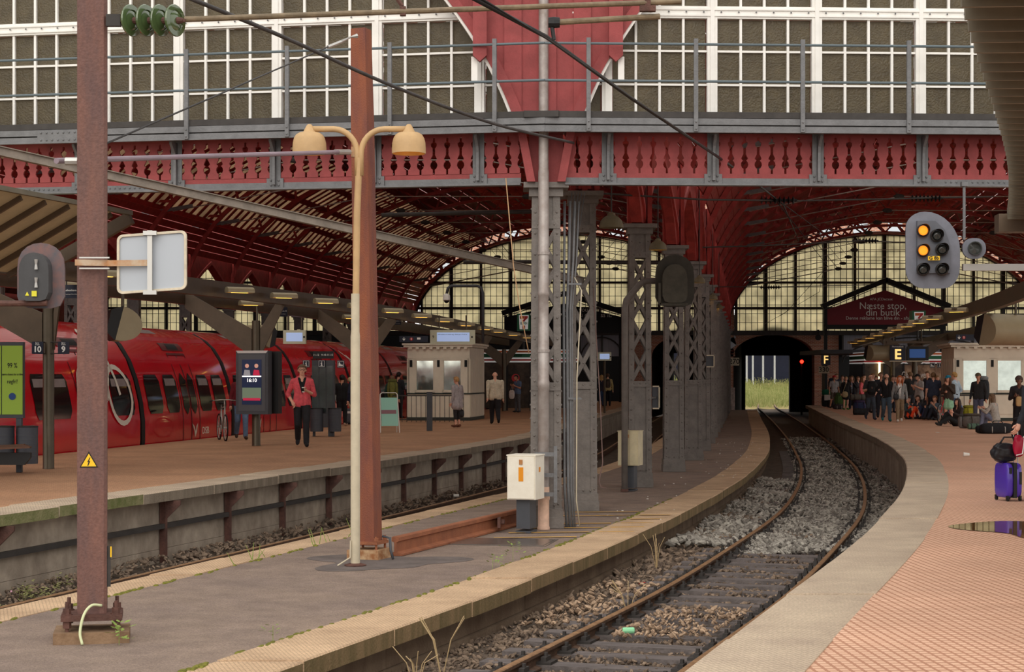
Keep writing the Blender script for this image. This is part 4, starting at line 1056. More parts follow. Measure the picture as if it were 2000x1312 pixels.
MB().beam(px(210, 514, 14.5), px(293, 513, 14.5), .01, .05).build('bracket_arm', mat('galv_rust', (190, 170, 146), .6, second=(176, 120, 70), scale=6), sb)
MB().box(px(180, 513, 14.58), (.28, .03, .05), .2).box(px(180, 513, 14.9), (.28, .03, .05), .2).build('clamp', 'galv_rust', sb)
for yv in (503, 524): MB().beam(px(155, yv, 14.56), px(214, yv, 14.56), .012, .012).build('clamp_bolt', 'steel', sb)
# insulator string and tube at the top of the mast
ins = thing('insulator_string', 'string of four green glass insulator discs at the top of the mast', 'insulator', px(215, 40, Ym-.1))
MB().box(px(222, 40, Ym-.1), (.12, .05, .1)).build('bracket', 'dark_iron', ins)
mat('green_glass', (74, 92, 56), .12, var=.2, spec=.7, coat=.5)
for xc in (257, 286, 314, 342):
    c = px(xc, 40, Ym-.1)
    MB().lathe([(.03, -.05), (.04, -.03), (.13, -.012), (.136, 0), (.13, .01), (.09, .014), (.085, .005), (.06, .016), (.03, .02)], c, (1, -.5, 0), 22).build('glass_disc', 'green_glass', ins, smooth='auto')
    MB().lathe([(.025, .0), (.03, .02), (.026, .06), (.014, .07)], c, (1, 0, 0), 10).build('metal_cap', 'rust_dark', ins)
MB().beam(px(236, 40, Ym-.1), px(362, 40, Ym-.1), .025, .025).build('pin', 'rust_dark', ins)
mat('old_tube', (122, 106, 84), .6, var=.25, scale=8)
tag(MB().tube([px(360, 38, 14.7), px(800, 22, 15.0), px(1330, 3, 15.4)], .024, 10).build('cantilever_tube', 'old_tube'), 'long brown steel tube running right from the green insulators', 'tube')
tag(MB().tube([px(770, -10, 15), px(786, 12, 15)], .02, 6).box(px(787, 22, 15), (.05, .05, .08)).build('tube_clamp', 'rust_dark'), 'small clamp on the brown tube left of the red spandrel', 'clamp')
br = thing('registration_tube', 'short dark tube with forked clamp reaching right below the top tube', 'tube', px(1075, 40, 15.2))
MB().tube([px(1080, 44, 15.2), px(1288, 32, 15.4)], .026, 10).build('arm', 'old_tube', br)
MB().lathe([(.045, -.05), (.05, .0), (.045, .05)], px(1082, 44, 15.2), (1, 0, 0), 10).build('socket', 'black_paint', br)
MB().tube([px(1078, 50, 15.2), px(1082, 78, 15.2)], .018, 6).build('hook', 'black_paint', br)
MB().box(px(1265, 17, 15.35), (.14, .06, .05)).box(px(1265, 6, 15.35), (.05, .05, .1)).build('fork_clamp', 'rust_dark', br)
# cables
def cable(name, label, pts, r, m='black_paint', seg=7):
    return tag(MB().tube(pts, r, seg).build(name, m, smooth=True), label, 'cable')
cable('feeder_cable', 'thick dark cable falling from top left to the fretwork girder', arcpath([px(370, -4, 14.5), px(560, 75, 16.5), px(760, 165, 19), px(960, 240, 22), px(1120, 279, 25.2)]), .02, mat('cable_grey', (70, 68, 68), .6))
cable('contact_wire', 'thick dark cable crossing the red spandrel down into the right hall', [px(920, -6, 13.5), px(1067, 72, 15.5), px(1230, 190, 19), px(1400, 305, 25), px(1480, 360, 32), px(1530, 400, 44), px(1560, 470, 80)], .02)
cable('contact_wire', 'second dark cable just below the thick one over the spandrel', [px(935, -6, 13.6), px(1075, 80, 15.6), px(1240, 196, 19.1), px(1400, 303, 25.1)], .009)
cable('stay_wire', 'thin stay wire rising from the mast to the rusty pole top', [px(208, 280, 14.8), px(640, 92, 20.7), px(690, 71, 21.2)], .009, 'cable_grey')
tag(MB().tube([px(640, 92, 20.7), px(665, 82, 20.9), px(686, 72, 21.15), px(697, 70, 21.2)], [.022, .022, .01, .03], 6).build('wire_tensioner', 'steel'), 'pale tensioner of the stay wire beside the rusty pole', 'tensioner')
tb = thing('steady_tube', 'lilac grey tube held between the tall mast and the rusty pole', 'tube', px(140, 316, 15))
MB().tube([px(110, 314, 14.9), px(660, 297, 20.6)], .026, 10).build('pipe', mat('lilac', (146, 130, 140), .5, var=.08), tb)
MB().tube([px(655, 297, 20.6), px(682, 297, 20.9)], .035, 10).build('sleeve', 'steel', tb)
MB().box(px(692, 297, 21.0), (.07, .08, .12)).build('bracket', 'galv_rust', tb)
MB().tube([px(128, 315, 14.75), px(152, 315, 14.75)], .034, 8).build('coupling', 'steel', tb)
# rusty pole with tapered top
Y2 = 21.4
rp = thing('rusty_pole', 'bright rust coloured tapering steel pole behind the double lamp', 'mast', px(722, 1085, Y2).to_tuple()[:2]+(-.6,), -.35)
rp.rotation_euler = (0, -.018, -.35)
def ring(z, w): return [(-w/2, -w/2, z), (w/2, -w/2, z), (w/2, w/2, z), (-w/2, w/2, z)]
b = MB(); vs = ring(.16, .235)+ring(5.4, .215)+ring(6.5, .19); b.add(vs, [(i*4+k, i*4+(k+1) % 4, i*4+4+(k+1) % 4, i*4+4+k) for i in range(2) for k in range(4)]+[(3, 2, 1, 0), (8, 9, 10, 11)])
b.mi = 0
rustm = mat('rust_pole', (142, 84, 60), .85, var=.3, scale=2.2, bump=.4, bscale=70, second=(112, 70, 64), stretch=(2, 2, .45))
b.build('shaft', rustm, rp, local=True)
MB().box((0, 0, .02), (.42, .42, .18)).build('footing', mat('rusty_stone', (196, 166, 130), .9, second=(150, 100, 64), scale=8), rp, local=True)
MB().box((0, 0, .19), (.36, .34, .035)).build('base_plate', 'rust_bright', rp, local=True)
for sx in (-1, 1):
    for sy in (-1, 1): MB().lathe([(.016, .1), (.016, .27)], (sx*.15, sy*.13, 0), seg=8).lathe([(.032, .21), (.032, .25)], (sx*.15, sy*.13, 0), seg=6).build('anchor_bolt', 'rust_bright', rp, local=True)
MB().tube([(.2, -.05, .27), (.3, -.05, .25), (.32, -.08, .1), (.36, -.1, .0)], .016, 6).build('earth_cable', 'charcoal', rp, local=True, smooth=True)
# double lamp post
YL = 20.5; lx = px(694, 1100, YL).x
lp = thing('double_lamp', 'beige double-armed lamp post with two dome shades, standing before the rusty pole', 'lamp', (lx, YL, -.6))
MB().lathe([(.056, 0), (.056, 2.7), (.05, 2.75), (.05, 3.2)], (0, 0, 0), seg=16).build('lower_pole', 'pale_paint', lp, smooth='auto', local=True)
MB().tube([(0, 0, 2.65), (.02, 0, 4.15), (.045, 0, 4.8)], .04, 14).build('upper_pole', 'beige_paint', lp, smooth='auto', local=True)
MB().lathe([(.13, 0), (.13, .012), (.07, .03)], (0, 0, 0), seg=8).build('foot_plate', 'rust_dark', lp, local=True)
zt = 1.62+.6-(252-736)/3400*YL
for s in (-1, 1):
    pts = []
    for i in range(9):
        a = PI/2*i/8; pts.append((.045+s*(.02+.28*(1-math.cos(a))), 0, zt-.3+.3*math.sin(a)))
    ex = .045+s*.585
    pts = [(.045+s*.02, 0, zt-.55)]+pts+[(ex-s*.03, 0, zt)]
    MB().tube(pts, .035, 12).build('arm', 'beige_paint', lp, smooth=True, local=True)
    sh = MB().lathe([(.022, .035), (.034, .022), (.072, -.05), (.074, -.056), (.12, -.064), (.158, -.088), (.182, -.128), (.196, -.185), (.2, -.25), (.2, -.31), (.19, -.31), (.186, -.2), (.15, -.12), (.02, -.075)], (ex, 0, zt+.02), seg=28, cap=False)
    so = sh.build('dome_shade', 'beige_paint', lp, smooth='auto', local=True)
    MB().lathe([(.045, -.26), (.06, -.22), (.05, -.16), (.02, -.13)], (ex, 0, zt+.02), seg=12).build('bulb', 'warm_lamp', so, smooth=True, local=True)
MB().tube([(-.05, -.05, .3), (-.055, -.06, .1), (-.2, -.1, .01)], .01, 6).build('cable', 'pale_paint', lp, local=True)
# thick rail lying along the island as a buffer between the poles
def loose_rail():
    s = MB(); p = [(a*1.25, b*1.6+.24) for a, b in RAILP]
    A = px(772, 1072, 21.6); Bq = px(1030, 990, 26.6); s.sweep(p, [(A.x+(Bq.x-A.x)*i/6, A.y+(Bq.y-A.y)*i/6, -.6) for i in range(7)])
    o = s.build('loose_rail', 'rust_bright'); C = A+(Bq-A)*.72
    MB().box((C.x+.05, C.y-.05, -.47), (.045, .62, .13), .0).build('fishplate', 'rust_dark', o)
    for k in range(4): MB().lathe([(.02, 0), (.02, .05)], (C.x+.08, C.y-.26+.13*k, -.47), (1, -.2, 0), 6).build('bolt', 'rust_dark', o)
    return o
tag(loose_rail(), 'rust orange rail lying on the island between rusty pole and white cabinet', 'rail')
# white and cream trackside cabinets on grey stands
def cabinet(label, c, w, d, h, hs, m, rz, decal):
    t = thing('track_cabinet', label, 'cabinet', c, rz)
    MB().box((0, .02, hs/2+.03), (w*.48, d*.7, hs-.06)).box((0, .02, .015), (w*.52, d*.74, .03)).build('stand', 'charcoal', t, local=True)
    MB().box((0, 0, hs+h/2), (w, d, h)).box((0, 0, hs+h+.008), (w+.02, d+.02, .016)).build('housing', m, t, local=True)
    dr = MB().box((0, -d/2-.008, hs+h/2), (w-.03, .016, h-.03)).build('door', m, t, local=True)
    MB().box((0, -d/2-.022, hs+h*.86), (.05, .014, .07)).build('lock_cover', 'galv_rust', dr, local=True)
    if decal:
        MB().box((.0, -d/2-.018, hs+h*.58), (.07, .004, .2)).build('orange_strip', 'orange_print', dr, local=True)
        MB().box((w/2+.004, -.02, hs+h*.68), (.004, .06, .07)).build('orange_strip', 'orange_print', t, local=True)
    MB().box((0, 0, hs+.008), (w*.99, d*.99, .012)).build('drip_tray', 'charcoal', t, local=True)
    return t
mat('cab_white', (226, 218, 202), .5, var=.08, scale=4, second=(236, 230, 216)); mat('cab_cream', (206, 192, 158), .5, var=.12, scale=4)
Yc = 24.9
cabinet('white trackside cabinet with orange strip in front of the downpipe column', px(1027, 1036, Yc).to_tuple()[:2]+(-.6,), .42, .42, .62, .48, 'cab_white', -.32, True)
cabinet('cream trackside cabinet behind a bent grey pipe at the third column', (px(1230, 940, 34.2).x, 34.0, -.6), .4, .42, .66, .5, 'cab_cream', -.3, False)
MB_ = MB
# downpipe: zinc pipe on a clay foot with bracket frame
dp = thing('downpipe', 'dented zinc downpipe running up the front of the grey column', 'pipe', (.485, 25.35, -.6))
dx = .46
MB().lathe([(.08, .62), (.08, 2.05), (.086, 2.06), (.086, 2.16), (.08, 2.17), (.08, 3.0), (.075, 3.01), (.075, 3.4), (.083, 3.41), (.083, 3.46), (.078, 3.47), (.078, 5.2), (.072, 5.25), (.072, 9.5)], (dx, 25.36, -.6), seg=18).build('pipe', 'zinc', dp, smooth='auto')
MB().lathe([(.092, 0), (.092, .03), (.083, .05), (.083, .42), (.092, .44), (.092, .52), (.085, .53), (.085, .62)], (dx, 25.36, -.6), seg=18).build('clay_foot', mat('clay', (214, 178, 156), .7, var=.15, scale=6), dp, smooth='auto')
for z in (2.0, 3.42): MB().lathe([(.09, -.02), (.09, .02)], (dx, 25.36, z-.0), seg=14).box((dx+.06, 25.48, z), (.03, .25, .03)).build('pipe_clip', 'zinc', dp)
fr = MB()
for z in (.5, .2, -.08): fr.box((dx+.02, 25.22, z), (.3, .02, .06))
fr.beam((dx+.17, 25.21, .62), (dx+.17, 25.21, -.2), .05, .02); fr.build('guard_frame', 'grey_paint', dp)
# bundle of conduits beside the column
cb = thing('conduit_bundle', 'bundle of grey conduits and cables running up between the first two columns', 'conduit', (.85, 25.9, -.6))
for i, (a, r_) in enumerate(((.79, .02), (.84, .022), (.885, .018), (.915, .01))):
    top = 4.25
    MB().tube([(a+.02, 25.75, -.6), (a-.01, 25.8, 0), (a-.02, 25.9, 2.6), (a-.01+.02*i, 25.95, 3.4), (a+.03*i, 26.1, top)], r_, 7).build('conduit', 'grey_paint', cb, smooth=True)
MB().tube([(1.0, 25.7, -.58), (.95, 25.7, -.2), (.96, 25.75, 1.6), (1.03, 25.8, 2.9), (.93, 25.9, 3.1)], .01, 6).build('loose_cable', 'pale_paint', cb, smooth=True)
for i in range(5):
    MB().tube([(.86+i*.025, 26.0, 3.2), (.86+i*.035, 26.05, 3.8), (.9+i*.05, 26.2, 4.4)], .007, 5).build('thin_cable', 'cable_grey', cb, smooth=True)
MB().box((.93, 25.82, 1.3), (.2, .03, .03)).box((.93, 25.82, 3.0), (.2, .03, .03)).build('conduit_clip', 'grey_paint', cb)
cable('dangling_cable', 'loose thin cable hanging in a hook beside the second column', [(1.33, 28.9, 3.4), (1.46, 28.8, 1.2), (1.5, 28.8, .2), (1.44, 28.8, -.1), (1.47, 28.8, -.2), (1.56, 28.8, -.22)], .009, flat('mauve_cable', (120, 96, 90)))
cable('hanging_rope', 'thin tan cord hanging from the girder left of the column', [px(988, 348, 25.2), px(1003, 520, 25.0), px(1015, 600, 25.0), px(1033, 690, 25.0)], .008, flat('tan_rope', (176, 140, 104)))
# inclined strut beam in front of the left girder
st = thing('strut_beam', 'long inclined grey I-beam running down behind the mast to the columns', 'beam', px(0, 300, 22.5))
A, Bq = px(-40, 286, 22.3), px(1140, 549, 29.0); d = (Bq-A).normalized(); up = Vector((0, 0, 1)); upn = (up-d*up.dot(d)).normalized()
MB().beam(A, Bq, .03, .1, upn).build('web', mat('strut_grey', (132, 122, 112), .6, var=.2, scale=5), st)
for s in (-1, 1): MB().beam(A+upn*s*.055, Bq+upn*s*.055, .1, .012, upn).build('flange', 'strut_grey', st)
# bent pipe with the shunting signal seen from behind, and dome lamps between the columns
sg = thing('bent_pipe_signal', 'dark rear of a signal head on a bent pipe among the columns', 'signal', (px(1220, 960, 33.7).x, 33.7, -.6))
xx = px(1220, 960, 33.7).x
MB().tube([(xx, 33.7, -.6), (xx, 33.7, 2.95), (xx+.03, 33.7, 3.1), (xx+.3, 33.7, 3.42), (xx+.42, 33.7, 3.48), (xx+.62, 33.7, 3.48)], .062, 12).build('pipe', 'grey_column', sg, smooth=True)
MB().box((xx+.0, 33.7, -.57), (.14, .14, .05)).build('foot', 'rust_dark', sg)
def dshape(w, h, flip=1, n=10):
    pts = [(-w/2, -h/2+.15*h), (-w/2+.12*w, -h/2), (w/2-.15*w, -h/2), (w/2, -h/2+.15*h), (w/2, h*.12)]
    for i in range(n+1):
        t = i/n; a = PI*t; pts.append((w/2*math.cos(a*.5) if t < .5 else w/2*math.cos(a), h*.12+(h*.38)*math.sin(a)))
    pts2 = []
    for i in range(n+1):
        a = PI*i/n; pts2.append((w/2*math.cos(a), h*.1+h*.4*math.sin(a)**.8))
    return [(flip*x, y) for x, y in [(-w/2, -h*.32), (-w*.4, -h*.46), (-w*.22, -h/2), (w*.26, -h/2), (w*.44, -h*.44), (w/2, -h*.32)]+pts2]
c = px(1318, 548, 33.4)
MB().prism(dshape(.74, 1.0, 1), c, (1, 0, 0), (0, 0, 1), (0, 1, 0), .08).build('back_plate', mat('olive_iron', (58, 54, 46), .6, var=.2), sg)
MB().prism(dshape(.48, .74, 1), c+Vector((-.01, -.14, -.06)), (1, 0, 0), (0, 0, 1), (0, 1, 0), .14).build('housing', mat('olive_box', (74, 70, 60), .6, var=.2, scale=6), sg)
MB().beam(c+Vector((-.3, -.1, -.05)), c+Vector((-.3, -.1, -.46)), .05, .04).beam(c+Vector((-.3, -.1, -.46)), c+Vector((.24, -.1, -.46)), .04, .05).build('cradle', 'olive_box', sg)
def dome(label, x, y, z, r, hang, lit=True):
    t = thing('dome_lamp', label, 'lamp', (x, y, z))
    MB().lathe([(.02, .0), (.3*r, -.02), (.34*r, -.3*r), (.6*r, -.42*r), (.86*r, -.7*r), (r, -1.15*r), (r, -1.3*r), (.95*r, -1.3*r), (.8*r, -.7*r), (.1*r, -.4*r)], (x, y, z), seg=24, cap=False).build('shade', mat('olive_shade', (106, 96, 72), .55, var=.1), t, smooth='auto')
    MB().tube([(x, y, z), (x, y, z+hang)], .012, 6).build('stem', 'dark_iron', t)
    if lit: MB().ball((x, y, z-.95*r), (.5*r, .5*r, .28*r), 10, 6).build('bulb', 'warm_lamp', t, smooth=True)
for (x, y, Y, rr, lb, lit) in ((1194, 414, 28.5, .2, 'unlit olive dome lamp hanging beside the second column', False), (1285, 465, 34.5, .18, 'lit olive dome lamp hanging by the third column', True), (1366, 537, 46, .16, 'lit dome lamp hanging by the fifth column', True), (1392, 572, 58, .17, 'dome lamp hanging farther down the row of columns', True), (1404, 592, 70, .17, 'small far dome lamp in the row of columns', True)):
    p = px(x, y, Y); dome(lb, p.x, p.y, p.z, rr, 7.2-p.z, lit)
# small platform-stop boards on the columns
for (x, y, w, h, Y, lb) in ((1281, 776, 14, 44, 38.0, 'pale framed board edge-on behind the third column'), (1387, 705, 16, 23, 50, 'pale framed square board in the row of columns')):
    t = thing('framed_board', lb, 'sign', px(x, y, Y)); k = Y/3400
    MB().prism(rrect(w*k, h*k, .03), px(x, y, Y), (1, 0, 0), (0, 0, 1), (0, 1, 0), .02).build('panel', 'charcoal', t)
    cy_ = min(COLS_ALL, key=lambda v: abs(v-Y)); MB().beam(px(x, y, Y+.01), (ROW(cy_), cy_, px(x, y, Y).z), .04, .04).build('arm', 'dark_iron', t)
    MB().box(px(x+w/2-.5, y, Y-.02), (.03, .03, h*k*.9)).box(px(x, y+h/2-.5, Y-.02), (w*k*.9, .03, .03)).box(px(x, y-h/2+.5, Y-.02), (w*k*.9, .03, .03)).build('rim', 'pale_paint', t)
def plate(name, label, x, y, w, h, Y, txt, base='pale_paint', ink='black_print', ts=.7, cat='sign'):
    k = Y/3400; t = thing(name, label, cat, px(x, y, Y)); p = px(x, y, Y)
    MB().prism(rrect(w*k, h*k, min(w, h)*k*.08), p, (1, 0, 0), (0, 0, 1), (0, 1, 0), .03).build('panel', base, t)
    if txt: text_part(txt, h*k*ts, t, ink, (p.x, p.y-.006, p.z), bold=.01)
    return t
plate('stop_plate', 'white stop board numbered 270 on the tunnel pier', 1434, 706, 20, 15, 117.9, '270', ts=.95)
plate('stop_plate', 'white stop board numbered 330 below the letter F', 1609, 722, 20, 14, 96, '330', ts=.95)
t = plate('section_sign', 'dark sign with yellow letter F hanging by the tunnel', 1613, 703, 18, 20, 95, 'F', 'blue_black', 'sign_glow', ts=1.1)
tag(MB().prism([(-.35+.0, -.2)]+[(.34*math.cos(PI*i/12), .2+.34*math.sin(PI*i/12)) for i in range(13)][1:12]+[(.35, -.2), (0, -.45)], px(1428, 668, 117.9), (1, 0, 0), (0, 0, 1), (0, 1, 0), .06).build('grey_shield', 'sign_back'), 'small grey rounded plate on the tunnel pier', 'plate')
t = thing('disc_target', 'black round disc hanging beside the right tunnel arch', 'sign', px(1598, 659, 117.6))
MB().lathe([(.2, -.03), (.2, .03)], px(1598, 659, 117.6), (0, 1, 0), 20).build('disc', 'black', t); MB().tube([px(1598, 645, 117.6), px(1598, 655, 117.6)], .03, 6).box(px(1598, 645, 117.7)+Vector((0, .1, 0)), (.1, .5, .1)).build('stem', 'black', t)
p = px(1566, 706, 124); t = thing('signal_light', 'red signal light glowing inside the right tunnel mouth', 'signal', (p.x, p.y, -1.1)); MB().ball(p, .13, 8, 6).build('lamp', flat('red_lamp', (255, 20, 10), emit=14), t, smooth=True); MB().box((p.x, p.y+.15, .9), (.12, .12, 4.0)).build('post', 'black', t)
# ------------------------------------------------------------------ colour light signals
sg = thing('light_signal', 'grey D-shaped signal head with two lit amber lamps, plate G 8b, below the right girder', 'signal', px(1822, 488, 25.3))
c = px(1822, 488, 25.3); k = 25.3/3400
def sig_outline(w, h):
    pts = [(-w/2, h*.28), (-w/2, -h*.25)]
    for i in range(7): a = PI+PI/2*i/6; pts.append((-w/2+.34*w+.34*w*math.cos(a), -h*.25+h*.25*math.sin(a)))
    for i in range(7): a = 1.5*PI+PI/2*i/6; pts.append((w/2-.3*w+.3*w*math.cos(a), -h*.22+h*.28*math.sin(a)))
    for i in range(9): a = PI/2*i/8; pts.append((-.15*w+.65*w*math.cos(a), -.0*h+.5*h*math.sin(a)))
    for i in range(1, 6): a = PI/2+PI/2*i/6; pts.append((-.15*w+.35*w*math.cos(a), .28*h+.22*h*math.sin(a)))
    return pts
mat('signal_grey', (110, 112, 122), .55, var=.1, scale=6)
MB().prism(sig_outline(106*k, 150*k), c, (1, 0, 0), (0, 0, 1), (0, 1, 0), .03).build('target_board', 'signal_grey', sg)
MB().prism([(-.24, .4), (-.24, -.36), (.24, -.36), (.24, .05), (.16, .27), (.02, .4)], c+Vector((0, -.06, .02)), (1, 0, 0), (0, 0, 1), (0, 1, 0), .06).build('lamp_case', mat('signal_case', (92, 94, 102), .55, var=.1), sg)
for (x, y, on) in ((1803, 450, 1), (1830, 460, 0), (1803, 489, 1), (1840, 487, 0), (1803, 526, 0), (1840, 526, 0)):
    q = px(x, y, 25.18)
    ho = MB().lathe([(.095, .02), (.095, .0), (.075, -.03), (.075, .02)], q, (0, 1, 0), 20, cap=False).build('lamp_ring', 'dark_iron', sg, smooth='auto')
    MB().lathe([(.07, .0), (.05, -.018), (.0, -.024)], q, (0, 1, 0), 20).build('lens', 'amber_lamp' if on else 'lens_dark', ho, smooth=True)
    vs = []; n = 10
    for i in range(n+1):
        a = R(-10)+R(200)*i/n; L = .13*(.35+.65*math.sin(max(0, min(PI, a+R(10)*(1-2*i/n)))))
        for r_, yy in ((.09, 0), (.088, -L)): vs.append((q.x+r_*math.cos(a), q.y+yy, q.z+r_*math.sin(a)))
    MB().add(vs, [(2*i, 2*i+1, 2*i+3, 2*i+2) for i in range(n)]).build('hood', 'dark_iron', ho)
q = px(1824, 504, 25.17); MB().box(q, (.17, .012, .06)).build('number_plate', 'yellow_print', sg); text_part('G 8b', .07, sg, 'black_print', (q.x, q.y-.01, q.z), bold=.02)
q = px(1903, 485, 25.3)
MB().prism(rrect(.34, .3, .14), q, (1, 0, 0), (0, 0, 1), (0, 1, 0), .05).build('side_board', 'signal_grey', sg)
MB().lathe([(.1, .0), (.1, -.06), (.085, -.06), (.08, .0)], q, (0, 1, 0), 18, cap=False).lathe([(.08, -.01), (.0, -.02)], q, (0, 1, 0), 18).build('side_lamp', 'lens_dark', sg)
MB().tube([px(1883, 358, 25.5), px(1883, 468, 25.5)], .022, 8).build('hanger', 'grey_paint', sg)
MB().box(px(1883, 360, 25.5), (.09, .1, .06)).build('hanger_clamp', 'grey_paint', sg)
MB().beam(px(1880, 522, 25.45), px(2100, 522, 25.45), .08, .1).build('support_beam', 'steel', sg)
# rear of another signal at far left
sr = thing('light_signal', 'dark weathered rear of a D-shaped signal head by the far left edge', 'signal', px(80, 540, 17.5))
c = px(80, 538, 17.5); k = 17.5/3400
MB().prism(dshape(90*k, 128*k, -1), c, Vector((1, .15, 0)).normalized(), (0, 0, 1), (0, 1, 0), .03).build('target_board', mat('scuffed', (90, 90, 96), .7, second=(128, 96, 92), scale=7), sr)
MB().prism(dshape(56*k, 94*k, -1), c+Vector((-.03, -.16, -.02)), Vector((1, .15, 0)).normalized(), (0, 0, 1), (0, 1, 0), .16).build('housing', mat('signal_back', (70, 70, 72), .6, var=.15), sr)
for dz in (.1, -.08): MB().lathe([(.018, -.05), (.012, 0), (.018, .05)], c+Vector((.0, -.18, dz)), (0, 0, 1), 8).build('latch', 'steel', sr)
q = c+Vector((-.07, -.175, -.19)); MB().box(q+Vector((.05, 0, 0)), (.05, .006, .055)).build('yellow_label', flat('label_yellow', (222, 214, 60)), sr); MB().prism([(-.02, -.02), (.02, -.02), (0, .02)], q+Vector((-.02, -.002, 0)), (1, 0, 0), (0, 0, 1), (0, 1, 0), .004).build('yellow_label', 'label_yellow', sr)
MB().tube([px(-60, 593, 17.4), px(92, 592, 17.4)], .03, 8).build('support_arm', 'rust_dark', sr)
# cameras and overhead odds and ends in the hall
cc = thing('dome_camera', 'white dome camera on a hooked pole before the left gable window', 'camera', px(943, 660, 60))
MB().tube([px(943, 670, 60), px(943, 572, 60), px(940, 562, 60), px(932, 558, 60), px(882, 558, 60), px(875, 562, 60), px(872, 576, 60)], .05, 8).build('hooked_pole', 'charcoal', cc, smooth=True)
MB().lathe([(.05, .12), (.12, .06), (.13, -.1), (.1, -.12)], px(872, 580, 60), seg=14).build('housing', 'white_paint', cc, smooth='auto'); MB().ball(px(872, 587, 60), .09, 10, 6).build('dome', 'black', cc, smooth=True)
# catenary wires and insulators inside the halls
for i, (pts, r_) in enumerate((([(1180, 378, 34), (1380, 390, 36), (1560, 392, 40), (1760, 388, 44), (1940, 384, 46)], .02), ([(1330, 484, 50), (1480, 480, 52), (1690, 470, 56), (1900, 480, 58)], .02), ([(1390, 560, 66), (1530, 560, 70), (1700, 556, 74)], .018), ([(745, 420, 40), (900, 416, 40), (1040, 413, 40)], .05), ([(905, 512, 52), (1000, 511, 52), (1340, 513, 52)], .06))):
    cable('cross_span', ['thin dark cross-span wire with insulators, nearest in the right hall', 'dark cross-span wire with insulators, second in the right hall', 'far dark cross-span wire in the right hall', 'thick brown cross tube high in the left hall', 'thick brown cross tube before the left gable window'][i], [px(*q) for q in pts], r_, 'dark_iron')
for (x, y, Y, lb) in ((1520, 391, 38.8, 'ribbed dark insulator on the near cross-span wire, left'), (1810, 387, 44.7, 'ribbed dark insulator on the near cross-span wire, right'), (1690, 470, 56, 'ribbed dark insulator behind the D-shaped signal'), (1505, 561, 69, 'small ribbed insulator on the far cross-span wire')):
    c = px(x, y, Y); t = MB()
    t.lathe([(.025, -.42)]+[(r_, -.4+.1*i+dz) for i in range(8) for r_, dz in ((.03, 0), (.1, .03), (.03, .06))]+[(.025, .42)], c, (1, 0, 0), 8)
    tag(t.build('insulator', 'black_paint'), lb, 'insulator')
cable('catenary_wire', 'thin catenary wire sagging through the right hall', [px(1400, 303, 26), px(1600, 450, 60), px(1612, 510, 80), px(1600, 570, 100), (19, 150, 4.5)], .012)
cable('catenary_wire', 'thin contact wire above the curving track', [px(1510, 385, 40), px(1617, 520, 84), px(1535, 610, 105), (19, 160, 4.2)], .012)
# ------------------------------------------------------------------ platform canopies
mat('canopy_slat', (150, 142, 110), .5, var=.12, scale=2); mat('canopy_fin', (112, 106, 92), .5, var=.15, scale=2)
cr = thing('platform_canopy', 'slatted canopy edge at the upper right corner', 'canopy', (6, 16, 3.7))
y = 8.0
while y < 24:
    xe = RIGHT_EDGE(y)+1.5; z = 3.8
    MB().add([(xe, y, z-.02), (xe+7, y-.4, z-.02), (xe+7, y-.4+.02, z+.14), (xe, y+.02, z+.14), (xe, y+.03, z-.02), (xe+7, y-.4+.03, z-.02), (xe+7, y-.35, z+.14), (xe, y+.05, z+.14)], [(0, 1, 2, 3), (7, 6, 5, 4), (0, 4, 5, 1), (3, 2, 6, 7), (0, 3, 7, 4), (1, 5, 6, 2)]).build('fin', 'canopy_fin', cr)
    MB().add([(xe+.02, y+.05, z+.02), (xe+7, y-.35, z+.02), (xe+7, y-.03, z+.11), (xe+.02+.1, y+.36, z+.11), (xe+.02, y+.05, z+.035), (xe+7, y-.35, z+.035), (xe+7, y-.03, z+.125), (xe+.12, y+.36, z+.125)], [(0, 3, 2, 1), (4, 5, 6, 7), (0, 1, 5, 4), (1, 2, 6, 5), (2, 3, 7, 6), (3, 0, 4, 7)]).build('slat', 'canopy_slat', cr)
    y += .36
MB().beam((RIGHT_EDGE(24.3)+1.35, 24.3, 3.76), (RIGHT_EDGE(24.3)+9, 23.8, 3.76), .3, .25).build('end_beam', 'brown_steel', cr)
for yy in (12, 20): MB().lathe([(.1, 0), (.1, 3.8)], (RIGHT_EDGE(yy)+7.2, yy, 0), seg=14).build('post', 'brown_post', cr)
cl = thing('platform_canopy', 'corrugated canopy roof with pale ribs at the left edge', 'canopy', (-9, 22, 4.2))
y = 14.0
pm_ = mat('canopy_pale', (186, 178, 148), .5, var=.1)
while y < 27.6:
    xe = LEFT_EDGE(y)-2.15; e = y+.65; xf = LEFT_EDGE(e)-2.15; dd = Vector((-.965, .26, -.5)); L = 1.9
    q = [Vector((xe, y, 4.26)), Vector((xf, e, 4.26))]; q += [q[1]+dd*L, q[0]+dd*L]
    MB().add(q+[v+Vector((0, 0, .04)) for v in q], [(0, 1, 2, 3), (7, 6, 5, 4), (0, 4, 5, 1), (1, 5, 6, 2), (2, 6, 7, 3), (3, 7, 4, 0)]).build('roof_sheet', pm_, cl)
    MB().beam(q[1]+Vector((-.05, 0, -.05)), q[2]+Vector((0, 0, -.05)), .05, .1).build('rib', 'brown_steel', cl)
    w = [v+dd*L*1.0 for v in (q[0], q[1])]; u = [v+Vector((-2.6, .7, 1.0)) for v in w]
    MB().add([w[0], w[1], u[1], u[0]]+[v+Vector((0, 0, .04)) for v in (w[0], w[1], u[1], u[0])], [(0, 1, 2, 3), (7, 6, 5, 4), (0, 4, 5, 1), (1, 5, 6, 2), (2, 6, 7, 3), (3, 7, 4, 0)]).build('roof_sheet', pm_, cl)
    y = e
